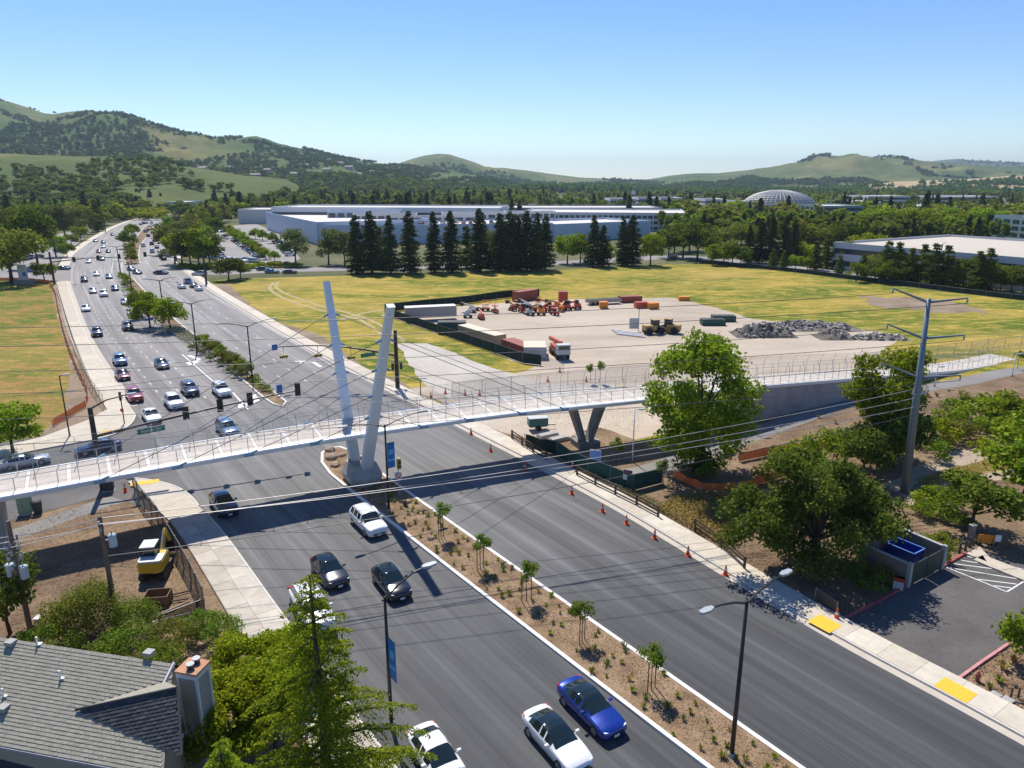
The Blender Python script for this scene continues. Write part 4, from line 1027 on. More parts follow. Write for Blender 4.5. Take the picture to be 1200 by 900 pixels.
def heading(p, back=True):
    """direction of the main road at a point; back = traffic coming towards the camera"""
    i = min(range(len(ROAD_R) - 1), key=lambda k: (ROAD_R[k] - p).length); d = ROAD_R[i + 1] - ROAD_R[i]
    a = math.atan2(d.y, d.x); return a + math.pi if back else a
def pcar(kind, colr, px, py, label, back=True, turn=0.0, group=None):
    p = G(px, py); return car(kind, colr, p, heading(p, back) + turn, label, group)
pcar('sedan_g', 'blue', 692, 838, 'bright blue sedan with dark glass roof driving beside the median')
pcar('sedan_g', 'white', 652, 876, 'white sedan with dark glass roof at the bottom edge of the photo')
pcar('sedan', 'white', 513, 899, 'white sedan half hidden by the cedar at the bottom edge')
pcar('hatch_g', 'black', 459, 690, 'black rounded crossover beside the long pylon shadow')
pcar('hatch_g', 'charcoal', 387, 677, 'charcoal black crossover just ahead of the white pickup')
pcar('pickup', 'white', 366, 722, 'white crew-cab pickup partly behind the cedar tip')
pcar('suv', 'white', 432, 619, 'white sport utility car with roof rails next to the median and bridge shadow')
pcar('hatch', 'navy', 263, 597, 'dark navy hatchback entering the bridge shadow near the kerb')
pcar('suv', 'steelblue', 267, 508, 'blue-grey car partly seen behind the bridge railing in the junction')
pcar('sedan', 'white', 178, 492, 'white sedan nearest the junction corner kerb, first in the queue of oncoming cars')
pcar('suv', 'white', 204, 476, 'white sport utility car waiting between a white sedan and a dark car')
pcar('suv', 'navy', 223, 461, 'dark blue sport utility car between two white ones near the stop line')
pcar('suv', 'white', 260, 462, 'white sport utility car in the turning lane nearest the hedge median')
pcar('suv', 'red', 158, 468, 'bright red sport utility car in the kerb lane under the signal arm')
pcar('sedan', 'maroon', 144, 443, 'maroon red car following behind the bright red one')
pcar('suv', 'steelblue', 141, 426, 'blue-grey sport utility car behind the maroon car')
pcar('sedan', 'navy', 190, 430, 'dark blue-violet sedan alone in a middle lane')
pcar('suv', 'charcoal', 114, 393, 'dark minivan-like car nearest the left kerb beside the lawn fence')
pcar('suv', 'charcoal', 150, 386, 'dark sport utility car level with the leafy median trees')
pcar('sedan', 'white', 101, 364, 'small white sedan in the left lane beside the pavement')
pcar('sedan', 'white', 155, 369, 'white sedan just left of the leafy median trees')
pcar('sedan', 'silver', 147, 356, 'silver sedan behind a white one near the median trees')
pcar('sedan', 'white', 113, 323, 'white sedan crossing the far stop line in a left lane')
pcar('sedan', 'steelblue', 128, 326, 'pale violet-blue sedan at the far junction')
pcar('sedan', 'navy', 75, 316, 'dark blue sedan turning at the far-left corner', turn=.9)
pcar('sedan', 'charcoal', 121, 285, 'dark car far up the left carriageway, behind a white one')
pcar('sedan', 'white', 121, 290.5, 'white car far up the left carriageway, ahead of a dark one')
pcar('sedan', 'grey', 112, 283.5, 'grey car far up the left carriageway by the kerb')
car('sedan', 'navy', G(189, 321.5), .0, 'dark sedan driving across the far junction')
pcar('sedan', 'charcoal', 154, 317, 'dark car waiting in the far median gap, rear of two', turn=.3); pcar('sedan', 'navy', 161, 321, 'dark car waiting in the far median gap, front of two', turn=.3)
pcar('sedan', 'white', 213, 337.5, 'white sedan leaving the far junction, leftmost of four', False); pcar('suv', 'steelblue', 220, 332, 'blue-grey car in the group of four past the far junction, rear one', False)
pcar('sedan', 'charcoal', 226.5, 336.5, 'black sedan in the group of four past the far junction', False); pcar('sedan', 'white', 233, 340, 'white sedan nearest the right kerb past the far junction', False)
pcar('pickup', 'navy', 192, 304.5, 'dark blue truck in the right carriageway just beyond the far junction', False); pcar('suv', 'silver', 178.5, 296, 'silver sport utility car right of the far median hedge', False)
ORD = ['first', 'second', 'third', 'fourth', 'fifth', 'sixth', 'seventh', 'eighth', 'ninth', 'tenth', 'eleventh', 'twelfth', 'thirteenth', 'fourteenth', 'fifteenth', 'sixteenth']
k = 0
for px, py, cc in ((173.5,271,'maroon'),(179,269.5,'red'),(174,277.5,'red'),(181,283,'maroon'),(184.5,279.5,'silver'),(179,274,'maroon'),(185,275,'white'),(186,270.5,'silver'),(170.5,272.5,'tan'),(176,266,'white'),(182,265.5,'silver'),(165,263.5,'navy'),(168.5,262.5,'charcoal'),(172,262,'grey'),(178,262,'white')):
    k += 1; pcar('suv' if k % 2 else 'sedan', cc, px, py, 'small %s car, %s nearest in the distant queue before the bend' % (cc, ORD[[3,2,4,5,6,1,0,7,8,9,10,11,12,13,14].index(k - 1)]), False, 0, 'cars queueing on the distant bend')
for px, py, kd, cc, bk, lb in ((109,343,'sedan','silver',1,'silver car in the left lane above the small white sedan'),(122,347,'suv','white',1,'white sport utility car in a middle lane beyond the small white sedan'),(135,340,'sedan','navy',1,'dark blue car left of the hedge median nose'),(99,330,'suv','charcoal',1,'dark car near the kerb at the far stop line'),(104,308,'sedan','white',1,'white car in the far junction, left side'),(120,305,'suv','silver',1,'silver car just beyond the far stop line'),(127,296,'sedan','charcoal',1,'dark car beyond the far junction, nearest its median'),(116,296,'sedan','maroon',1,'maroon car beyond the far junction, middle lane'),(138,280,'suv','white',1,'white car left of the distant median trees'),(132,276,'sedan','navy',1,'dark car left of the distant median, before the bend'),(150,266,'sedan','silver',1,'silver car entering the distant bend, left side'),(168,289,'suv','white',0,'white car right of the distant median behind the silver one'),(184,291,'sedan','charcoal',0,'dark car at the right of the far carriageway'),(178,287,'suv','maroon',0,'maroon car between queue and far junction')):
    pcar(kd, cc, px, py, lb, bool(bk))
car('suv', 'silver', G(234, 323), math.pi, 'silver sport utility car entering the junction from the cross street')
car('sedan', 'steelblue', G(319, 320), .1, 'violet-blue car on the cross street, middle of three'); car('sedan', 'charcoal', G(309, 317), .1, 'dark car on the cross street, leftmost of three'); car('sedan', 'charcoal', G(340, 320.5), .1, 'dark car on the cross street, rightmost of three')
car('suv', 'charcoal', G(786, 305.5), math.pi + .3, 'dark car on the cross street right of the conifer row'); car('sedan', 'silver', G(788, 300.5), .3, 'silver car on the cross street right of the conifer row')
car('sedan', 'navy', G(116, 529), math.radians(215), 'dark blue car in the side street behind the signal pole')
car('sedan', 'silver', G(30, 546), math.radians(38), 'silver car in the side street under the light green tree')
car('sedan', 'maroon', G(82, 292.5), .7, 'maroon car parked at the left roadside'); car('suv', 'grey', G(70, 296), .7, 'grey car parked at the left roadside')
# ---- distant parked cars: small, one mesh each
PK = {}
def parked_mesh(kind, colr):
    key = (kind, colr)
    if key not in PK:
        K = KINDS[kind]; V, F, M = shell(K['st'], [set(f.split()) for f in K['fl']], K['W'], 1)
        mb = MB(); mb.v = list(V); mb.f = list(F); mb.m = [1 if m_ else 0 for m_ in M]; mb.mi = 2
        for x in (-K['wb'], K['wb']):
            for s in (-1, 1): mb.tube([(x, s * (K['W'] - .2), K['wr']), (x, s * (K['W'] + .01), K['wr'])], K['wr'], 8)
        me = mb.mesh('parked_car', [PAINT[colr], M_GLASS, M_TYRE]); bm = bmesh.new(); bm.from_mesh(me); bmesh.ops.recalc_face_normals(bm, faces=bm.faces); bm.to_mesh(me); bm.free(); PK[key] = me
    return PK[key]
ccs = ['white', 'silver', 'grey', 'charcoal', 'navy', 'white', 'black', 'steelblue', 'maroon', 'silver']
CNAME = {'steelblue': 'steel blue', 'charcoal': 'charcoal'}
def parked(p, ang, where='', i=0):
    c = rng.choice(ccs); k = rng.choice(['sedan', 'suv', 'hatch'])
    tag(link('parked_car', parked_mesh(k, c), None, (p.x, p.y, .0), ang), '%s car, %s from left in the %s' % (CNAME.get(c, c), ORD[i], where), 'car', 'cars in the distant car park')
def row(a, b, n, ang, where, skip=.12):
    a, b = G(*a), G(*b)
    for i in range(n):
        if rng.random() > skip: parked(a.lerp(b, i / (n - 1)), ang + rng.choice((0, math.pi)) + rng.uniform(-.04, .04), where, i)
row((250,303),(262,306.5),5,.9,'front corner of the distant car park'); row((264,306),(300,307),12,1.5,'front row of the distant car park'); row((246,293),(258,302),6,.6,'left side row of the distant car park')
row((276,283),(304,302),14,.4,'near middle row of the distant car park'); row((281,281),(308,300),13,.4,'far middle row of the distant car park'); row((246,272),(262,272),5,1.5,'back row of the distant car park'); row((262,277.5),(263,284),3,.5,'central aisle of the distant car park')
row((318,278),(340,300),10,.4,'row below the grey building'); row((300,273),(318,278),6,.4,'short row at the grey building corner')
row((0,300),(50,286),9,.7,'back row of the left car park'); row((10,308),(44,302),6,.7,'front row of the left car park')
# ================================================================== POLES, LAMPS, SIGNALS, WIRES
M_POLE = plain('dark_bronze_pole', (.030,.028,.026), .45, .2); M_POLEB = plain('black_pole', (.018,.018,.02), .5)
M_LAMPHEAD = plain('lamp_head_grey', (.40,.43,.44), .4, .2); M_SIGBLK = plain('signal_black', (.016,.016,.017), .6)
M_SIGYEL = plain('signal_yellow', (.42,.34,.04), .5); M_SGREEN = plain('street_sign_green', (.0,.20,.13), .4); M_WHT = plain('white_print', (.82,.82,.82), .5)
M_BLUEBAN = plain('banner_blue', (.006,.16,.46), .6); M_BLUEBAN2 = plain('banner_pale_blue', (.10,.42,.66), .6); M_REDS = plain('sign_red', (.5,.03,.03), .5); M_BLUES = plain('sign_blue', (.03,.14,.42), .5)
M_WOOD = patchy('weathered_pole_wood', [(.13,.095,.07), (.22,.17,.13)], 2, 6, fine=(12, .3), coord='Object', stretch=(1, 1, .1))
M_WIRE = plain('pale_wire', (.34,.33,.33), .5, .3); M_WIRED = plain('dark_wire', (.04,.04,.045), .5); M_GALV2 = plain('weathered_galvanised_pole', (.20,.24,.27), .5, .35, .08, .6)
M_CER = plain('insulator_ceramic', (.42,.42,.42), .35); M_LENS_R = plain('red_lens', (.28,.02,.02), .3); M_LENS_G = plain('green_lens', (.02,.20,.12), .3); M_LENS_A = plain('amber_lens', (.35,.2,.02), .3)
XD = Vector((.826, .564, 0))         # across the main road, pointing right
def lamp_head(parent, tip, d):
    mb = MB(); d = Vector((d.x, d.y, 0)).normalized(); s = Vector((-d.y, d.x, 0)); tip = Vector(tip)
    V = [tip - d*.1 + s*.09, tip - d*.1 - s*.09, tip + d*.25 - s*.19, tip + d*.72 - s*.14, tip + d*.80, tip + d*.72 + s*.14, tip + d*.25 + s*.19]
    n = len(V); up = Vector((0, 0, .09))
    mb.add([v - up * .4 for v in V] + [v + up for v in V], [tuple(range(n-1, -1, -1)), tuple(range(n, 2*n))] + [(i, (i+1)%n, n+(i+1)%n, n+i) for i in range(n)])
    return fixn(mb.build('lamp_head', M_LAMPHEAD, parent))
def lamp(base, h, arms, label, r=.09, alen=2.6, rise=.55, name='street_lamp', mat=None, group=None):
    t = thing(name, label, 'street lamp', base, 0, group)
    mb = MB(); mb.tube([(0, 0, 0), (0, 0, h * .5), (0, 0, h)], [r * 1.35, r * 1.1, r * .85], 10); mb.build('pole', mat or M_POLE, t, True)
    mb = MB(); mb.cyl((0, 0, 0), r * 2.4, .35, 10, r * 1.7); mb.build('base_collar', M_CONC, t)
    for d in arms:
        d = Vector(d).normalized(); p = [Vector((0, 0, h - .15)), Vector((0, 0, h)) + d * alen * .35 + Vector((0, 0, rise * .45)), Vector((0, 0, h + rise * .9)) + d * alen * .75, Vector((0, 0, h + rise)) + d * alen]
        mb = MB(); mb.tube(p, [r * .7, r * .6, r * .5, r * .42], 7); mb.build('lamp_arm', mat or M_POLE, t); lamp_head(t, p[-1], d)
    return t
def banner(t, d, z0, z1, w, off=.12):
    d = Vector(d).normalized(); s = Vector((-d.y, d.x, 0)); mb = MB(); a = d * off; b = d * (off + w)
    mb.bar(Vector((a.x, a.y, (z0+z1)/2)), Vector((b.x, b.y, (z0+z1)/2)), .03, z1 - z0); o = mb.build('banner', M_BLUEBAN, t)
    e = MB(); c = d * (off + w * .5)
    for zc, ww, hh, mt in ((z0 + (z1-z0)*.62, .22, .5, None), (z0 + (z1-z0)*.3, .36, .22, None)):
        e.bar(Vector((c.x, c.y, zc)) - d * ww, Vector((c.x, c.y, zc)) + d * ww, .042, hh)
    e.build('banner_emblem', M_BLUEBAN2, o)
    for z in (z0 - .02, z1 + .02):
        m2 = MB(); m2.tube([Vector((0, 0, z)), Vector((b.x, b.y, z))], .025, 6); m2.build('banner_bracket', M_POLE, t)
lamp(G(857, 888), 9.6, [-XD, XD], 'dark twin-arm street lamp in the planted median nearest the camera', .10, 2.7)
t = lamp(G(459, 852), 8.4, [XD], 'single-arm street lamp with blue banner behind the cedar', .09, 2.4, 1.0); banner(t, (.62, -.78, 0), 3.5, 6.0, .75)
t = lamp(G(456, 600), 8.6, [-XD, XD], 'dark twin-arm street lamp with blue banner in front of the bridge beside the pylon', .09, 3.6, .6); banner(t, XD, 4.4, 6.8, .72)
lamp(G(296, 446), 8.6, [-XD, XD], 'twin-arm street lamp at the hedge end of the far median', .10, 3.8, .7)
lamp(G(231, 413), 8.9, [-XD, XD], 'twin-arm street lamp rising from the white-flowered part of the far median', .11, 2.6, .4)
lamp(G(193, 376), 8.9, [-XD, XD], 'twin-arm street lamp mostly hidden by the leafy median trees', .12, 2.6, .4)
lamp(G(155.5, 347), 9, [-XD, XD], 'twin-arm street lamp at the far end of the hedge median', .13, 2.6, .3)
lamp(G(141.5, 322), 9, [-XD, XD], 'twin-arm street lamp beside the far median nose', .14, 2.6, .3)
lamp(G(82, 512), 7.6, [Vector((1, .2, 0))], 'thin black lamp post at the corner of the fenced lawn', .07, .4, .15, mat=M_POLEB)
lamp(G(741, 541), 6.0, [Vector((1, 0, 0))], 'slim white lamp post beside the lower trail, left of the tall bright tree', .06, .5, .05, mat=M_WHT)
lamp(G(877, 505), 3.9, [Vector((1, 0, 0))], 'slim pale lamp post right of the tall bright tree', .06, .3, .05, mat=M_WHT)
lamp(G(1095, 453), 3.0, [Vector((1, 0, 0))], 'slim pale lamp post beside the ramp behind the steel pole', .06, .3, .05, mat=M_WHT)
lamp(G(1186, 441), 3.6, [Vector((1, 0, 0))], 'pale lamp post at the right end of the trail', .06, .3, .05, mat=M_WHT)
lamp(G(493, 464), 2.6, [Vector((1, 0, 0))], 'low path light with white head at the site corner', .06, .15, .02, mat=M_POLEB)
for i, (px, py, h_) in enumerate(((62, 262, 9), (124, 273, 11), (1098, 328, 11))):
    lamp(G(px, py), h_, [XD], ['street lamp by the left car park trees', 'tall dark pole at the roadside before the far bend', 'tall grey light pole in front of the right warehouse'][i], .14, 1.6, .2)
# ---- signals
def signal_head(parent, c, d, back=M_SIGBLK, scale=1.0, plate=True):
    """three-lens head; d = direction the lenses face"""
    d = Vector((d.x, d.y, 0)).normalized(); s = Vector((-d.y, d.x, 0)); c = Vector(c); mb = MB()
    M = Matrix((s, d, Vector((0, 0, 1)))).transposed()
    mb.box(c, (.36 * scale, .26, 1.1 * scale), M=M); o = mb.build('signal_head', back, parent)
    if plate:
        m2 = MB(); m2.box(c - d * .14, (.62 * scale, .02, 1.42 * scale), M=M); m2.build('backplate', M_SIGBLK, o)
    for k, mt in enumerate((M_LENS_R, M_LENS_A, M_LENS_G)):
        m2 = MB(); q = c + d * .13 + Vector((0, 0, (.35 - .35 * k) * scale)); m2.tube([q, q + d * .03], .13 * scale, 10); m2.build('lens', mt, o)
        m2 = MB(); m2.box(q + d * .13 + Vector((0, 0, .13 * scale)), (.28 * scale, .24, .02), M=M); m2.build('visor', M_SIGBLK, o)
    return o
def text_mesh(txt, size):
    cu = bpy.data.curves.new('txt', 'FONT'); cu.body = txt; cu.size = size; cu.align_x = 'CENTER'; cu.align_y = 'CENTER'; cu.extrude = .004
    o = bpy.data.objects.new('txt', cu); COL.objects.link(o); bpy.context.view_layer.update()
    me = bpy.data.meshes.new_from_object(o.evaluated_get(bpy.context.evaluated_depsgraph_get())); bpy.data.objects.remove(o); return me
def street_sign(parent, c, along_, face, w, h, txt, size):
    al = Vector((along_.x, along_.y, along_.z)).normalized(); f = Vector((face.x, face.y, 0)).normalized(); c = Vector(c); up = Vector((0, 0, 1)); f = al.cross(up).normalized(); f = f if f.dot(face) > 0 else -f
    M = Matrix((al, -f, up)).transposed(); mb = MB(); mb.box(c, (w, .03, h), M=M); o = mb.build('street_name_sign', M_SGREEN, parent)
    rim = MB()
    for a, b in (((-1,-1),(1,-1)), ((1,-1),(1,1)), ((1,1),(-1,1)), ((-1,1),(-1,-1))):
        rim.bar(c + al * a[0] * (w/2 - .02) + up * a[1] * (h/2 - .02) + f * .017, c + al * b[0] * (w/2 - .02) + up * b[1] * (h/2 - .02) + f * .017, .02, .02)
    rim.build('sign_border', M_WHT, o)
    me = text_mesh(txt, size); me.materials.append(M_WHT); x = al if al.cross(up).dot(f) > 0 else -al
    R3 = Matrix((x, up, x.cross(up))).transposed().to_4x4(); R3.translation = c + f * .022
    me.transform(R3); link('sign_lettering', me, o); return o
# near mast arm at the left
pb = G(121, 573); tipz = 7.5; far = G(352, 457, 7.7)
mast = thing('signal_mast', 'long dark traffic signal mast arm reaching over the oncoming lanes', 'traffic light', pb)
rel = lambda v: Vector(v) - pb
top = rel(Vector((pb.x, pb.y, 8.6)))
mb = MB(); mb.tube([(0, 0, 0), top * .5, top], [.30, .26, .22], 12); mb.build('post', M_POLE, mast)
a0 = Vector((0, 0, 5.6)); a1 = rel(far)
arc = [a0.lerp(a1, f) + Vector((0, 0, .85 * math.sin(f * math.pi * .5) - .85 * f)) for f in [i / 12 for i in range(13)]]
mb = MB(); mb.tube(arc, [.17 - .10 * i / 12 for i in range(13)], 8); mb.build('mast_arm', M_POLE, mast)
la = [top * .98, top + XD * 1.5 + Vector((0, 0, .5)), top + XD * 3.4 + Vector((0, 0, .75))]
mb = MB(); mb.tube(la, [.09, .07, .05], 7); mb.build('lamp_arm', M_POLE, mast); lamp_head(mast, la[-1], XD)
toward = Vector((.56, -.83, 0)); away = -toward
def arm_at(px):   # point on the arm seen at a photo column
    return min((arc[i].lerp(arc[i+1], k / 10) for i in range(12) for k in range(10)), key=lambda v: abs(600 + FPX * (v + pb).x / ((v + pb).y * _c + (CAM_H - (v + pb).z) * _s) - px))
for px in (217, 257, 293, 348):
    signal_head(mast, arm_at(px) + Vector((0, 0, .15)), away)
q = arm_at(176); dirv = (arm_at(186) - arm_at(166)).normalized(); dirv.z *= .5
street_sign(mast, q + Vector((0, 0, -.75)), dirv, toward, 2.6, .62, 'Sunset Dr', .46)
sg = arm_at(328); mb = MB(); mb.bar(sg + Vector((0, 0, .1)) - toward * .1, sg + Vector((0, 0, 1.0)) - toward * .1, .62, .03, toward); mb.build('lane_sign', M_BLUES, mast)
# right-hand mast beyond the bridge
pb2 = G(466, 455); mast2 = thing('signal_mast', 'dark signal mast with hanging heads and green street sign at the field corner', 'traffic light', pb2)
h2 = 8.8; mb = MB(); mb.tube([(0, 0, 0), (0, 0, h2 / 2), (0, 0, h2)], [.34, .30, .26], 12); mb.build('post', M_POLE, mast2)
e = G(320, 407, 6.4) - pb2; a0 = Vector((0, 0, 5.0)); arc2 = [a0.lerp(e, i / 10) + Vector((0, 0, .9 * math.sin(i / 10 * math.pi) * .9)) for i in range(11)]
mb = MB(); mb.tube(arc2, [.17 - .09 * i / 10 for i in range(11)], 8); mb.build('mast_arm', M_POLE, mast2)
def arm2(px):
    return min((arc2[i].lerp(arc2[i+1], k / 10) for i in range(10) for k in range(10)), key=lambda v: abs(600 + FPX * (v + pb2).x / ((v + pb2).y * _c + (CAM_H - (v + pb2).z) * _s) - px))
for px in (331, 372, 411):
    q = arm2(px); mb = MB(); mb.bar(q, q + Vector((0, 0, -1.3)), .05); mb.build('drop_rod', M_POLE, mast2)
    c_ = q + Vector((0, 0, -1.5)); mb = MB(); mb.box(c_, (1.15, .28, .40), math.atan2(XD.y, XD.x)); o = mb.build('signal_head', M_SIGYEL, mast2)
    for k, mt in enumerate((M_LENS_R, M_LENS_A, M_LENS_G)):
        m2 = MB(); z_ = c_ + XD * (-.36 + .36 * k) + toward * .14; m2.tube([z_, z_ + toward * .03], .13, 10); m2.build('lens', mt, o)
q = arm2(431); mb = MB(); mb.box(q + Vector((0, 0, -.7)), (2.3, .04, .6), math.atan2(XD.y, XD.x)); mb.build('street_name_sign', M_SGREEN, mast2)
mb = MB(); mb.bar(arm2(320) + toward * .12 - XD * .4, arm2(320) + toward * .12 + XD * .4, .03, .85); mb.build('lane_sign', M_BLUES, mast2)
signal_head(mast2, Vector((-.55, -.2, 3.4)), toward, plate=False); signal_head(mast2, Vector((.6, .3, 3.4)), XD, plate=False)
# signal and no-turn sign in the near median
pb3 = G(468, 582); ts = thing('signal_post', 'short signal post with round red-ringed sign on the near median', 'traffic light', pb3)
mb = MB(); mb.cyl((0, 0, 0), .055, 3.0, 8); mb.build('post', M_GALV, ts)
signal_head(ts, Vector((.1, 0, 3.5)), toward, M_SIGYEL, 1.0, False)
mb = MB(); mb.bar((-.34, -.07, 2.3), (.34, -.07, 2.3), .02, .68); o = mb.build('sign_plate', M_WHT, ts)
rg = MB(); rg.tube([(math.cos(a) * .26, -.09, 2.3 + math.sin(a) * .26) for a in [k * math.pi / 8 for k in range(17)]], .035, 5, False); rg.bar((-.18, -.09, 2.48), (.18, -.09, 2.12), .05); rg.build('sign_ring', M_REDS, o)
# pedestrian signal posts
for px, py, h_, lb in ((146, 497, 3.4, 'small pedestrian signal post at the far-left corner pavement'),):
    p = G(px, py); t = thing('signal_post', lb, 'traffic light', p); mb = MB(); mb.cyl((0, 0, 0), .07, h_, 8); mb.build('post', M_POLEB, t)
    signal_head(t, Vector((-.05, 0, h_ + .3)), XD, plate=False); mb = MB(); mb.box((0, -.12, 1.9), (.42, .03, .42)); mb.build('sign_plate', M_REDS, t)
# far junction mast arms
def far_mast(bx, by, h, ex, ey, ez, heads, label):
    p = G(bx, by); t = thing('signal_mast', label, 'traffic light', p); mb = MB(); mb.tube([(0, 0, 0), (0, 0, h)], [.34, .26], 8); mb.build('post', M_POLE, t)
    e = G(ex, ey, ez) - p; a = Vector((0, 0, h * .68)); mb = MB(); mb.tube([a, a.lerp(e, .5) + Vector((0, 0, .5)), e], [.18, .14, .09], 6); mb.build('mast_arm', M_POLE, t)
    for f in heads:
        q = a.lerp(e, f) + Vector((0, 0, .3)); mb = MB(); mb.box(q, (.75, .4, 1.5)); mb.build('signal_head', M_SIGBLK, t)
far_mast(64, 333, 9.5, 142, 301.5, 6.8, (.32, .66, .97), 'distant signal mast at the left end of the far junction')
far_mast(242, 333, 9, 168, 299, 6.8, (.45, .7, .97), 'distant signal mast at the right end of the far junction')
# ---- wooden utility poles
def util_pole(base, h, label, crossarms, transformer=None, dirw=Vector((.95, .31, 0))):
    t = thing('utility_pole', label, 'utility pole', base); mb = MB(); mb.tube([(0, 0, -.2), (0, 0, h * .5), (0, 0, h)], [.19, .16, .13], 10); mb.build('post', M_WOOD, t)
    s = Vector((-dirw.y, dirw.x, 0))
    for z, L in crossarms:
        mb = MB(); mb.bar(Vector((0, 0, z)) - s * L, Vector((0, 0, z)) + s * L, .1, .12); a = mb.build('crossarm', M_WOOD, t)
        for f in (-.95, -.4, .4, .95):
            mb = MB(); q = Vector((0, 0, z + .06)) + s * L * f; mb.tube([q, q + Vector((0, 0, .1)), q + Vector((0, 0, .16)), q + Vector((0, 0, .24))], [.04, .09, .05, .07], 8); mb.build('insulator', M_CER, a)
        mb = MB(); mb.bar(Vector((0, 0, z - .7)), Vector((0, 0, z)) + s * L * .6, .04, .04); mb.bar(Vector((0, 0, z - .7)), Vector((0, 0, z)) - s * L * .6, .04, .04); mb.build('brace', M_GALV, a)
    for z, off in (transformer or []):
        mb = MB(); c = Vector((off[0], off[1], z)); mb.cyl(c, .26, .85, 14); mb.cyl(c + Vector((0, 0, .85)), .28, .06, 14, .2); o = mb.build('transformer', plain('transformer_grey', (.42,.50,.55), .4), t)
        mb = MB(); mb.tube([c + Vector((0, 0, .9)), c + Vector((0, 0, 1.15))], [.05, .035], 6); mb.bar(Vector((0, 0, z + .5)), c + Vector((0, 0, .5)), .08); mb.build('bushing', M_CER, o)
    return t
PA, PB_ = G(37, 745), G(137, 728)
hA, hB = 8.6, 8.1
util_pole(PA, hA, 'wooden utility pole crowded with insulators and switchgear at the left edge', [(hA - 1.7, 1.0), (hA - 2.4, 1.1), (hA - 3.2, .9)], [(hA - 4.1, (.45, -.1)), (hA - 4.0, (-.5, 0))])
util_pole(PB_, hB, 'bare wooden utility pole with pale grey transformer beside the works area', [(hB - .5, .45), (hB - 1.1, .5)], [(hB - 2.3, (.55, .15))])
for z in (hA - 2.0, hA - 2.8):   # cut-out switches and drop leads on the crowded pole
    for k in range(5):
        mb = MB(); q = Vector((-.5 + .25 * k, .15 * (k % 2) - .1, z)); mb.tube([q, q + Vector((.05, 0, .35)), q + Vector((.16, .05, .55))], [.05, .03, .05], 6); o = mb.build('cutout_switch', M_CER, [o for o in COL.objects if o.name == 'utility_pole'][0])
# ---- tall steel transmission pole
PT = G(1060, 577); HT = 19.4
tp = thing('transmission_pole', 'tall grey steel transmission pole with three pairs of raised arms', 'transmission pole', PT)
mb = MB(); mb.tube([(0, 0, -.2), (-.3, 0, HT * .5), (-.6, 0, HT)], [.42, .32, .19], 12); mb.build('shaft', M_GALV2, tp, True)
AD = Vector((2.75, -1.3, 0)); ARMZ = [19.2, 15.8, 12.0]
tips = []
for k, z in enumerate(ARMZ):
    for s in (-1, 1):
        ox = Vector((-.6 * z / HT, 0, 0)); e = ox + Vector((0, 0, z + (.95 if s < 0 else .45))) + AD * s * (1 + .05 * k); mb = MB(); mb.tube([ox + Vector((0, 0, z - .15)), e], [.13, .07], 7); a = mb.build('arm', M_GALV2, tp)
        mb = MB(); mb.tube([e, e + Vector((0, 0, -.25)), e + Vector((0, 0, -.5))], [.05, .09, .05], 7); mb.build('insulator', M_CER, a); tips.append(e + PT + Vector((0, 0, -.5)))
mb = MB(); mb.bar((-.9, -.3, 10.2), (.9, .3, 10.2), .12, .14); o = mb.build('lower_crossarm', M_GALV2, tp)
for f in (-1, -.4, .4, 1):
    mb = MB(); mb.tube([(f * .85, f * .28, 10.25), (f * .85, f * .28, 10.6)], [.1, .07], 7); mb.build('insulator', M_CER, o)
def wire(a, b, sag, r, mat, label, n=28, group=None):
    a, b = Vector(a), Vector(b); pts = [a.lerp(b, i / n) + Vector((0, 0, -4 * sag * (i / n) * (1 - i / n))) for i in range(n + 1)]
    mb = MB(); mb.tube(pts, r, 5); return tag(mb.build('overhead_wire', mat), label, 'wire', group)
LP_ = Vector((-78, 43, 0))
nmz = ['top left', 'top right', 'middle left', 'middle right', 'lower left', 'lower right']
for k, tpt in enumerate(tips):
    s = -1 if k % 2 == 0 else 1
    wire(tpt, LP_ + Vector((.9 * s * 1.5, -2.4 * s, tpt.z + 1.0)), 1.1, .026, M_WIRED, 'thin dark overhead wire from the %s arm of the steel pole' % nmz[k])
OFFS = [Vector((-.28, .83, 0)), Vector((0, 0, 0)), Vector((.28, -.83, 0))]
for k, o_ in enumerate(OFFS):
    nm = ['upper', 'middle', 'lower'][k]
    wire(PT + Vector((-.9 + .85 * k, -.3 + .28 * k, 10.75 - .85 * k)), PB_ + o_ * .55 + Vector((0, 0, hB - .35 - .3 * (k == 1))), .9, .030, M_WIRE, '%s of three pale wires from the steel pole across both carriageways' % nm)
    wire(PB_ + o_ * .55 + Vector((0, 0, hB - .35 - .3 * (k == 1))), PA + o_ * 1.0 + Vector((0, 0, hA - 1.5)), .12, .028, M_WIRE, '%s pale wire between the two wooden poles' % nm, 10)
    wire(PA + o_ * 1.0 + Vector((0, 0, hA - 1.5)), PA + Vector((-26, -9, hA - .5)) + o_, .3, .028, M_WIRE, '%s pale wire leaving the left edge from the crowded pole' % nm, 12)
wire(PA + Vector((0, 0, hA - 3.2)), PA + Vector((-24, -7, hA - 2.5)), .3, .022, M_WIRED, 'low dark cable leaving the left edge below the crowded pole')
wire(PT + Vector((0, 0, 8.2)), PB_ + Vector((0, 0, hB - 3.0)), 1.0, .032, M_WIRED, 'lowest dark cable between the steel pole and the transformer pole')
wire(G(-60, 470, 9), G(330, 424, 9.5), .5, .02, M_WIRED, 'thin dark service wire across the far side of the junction')
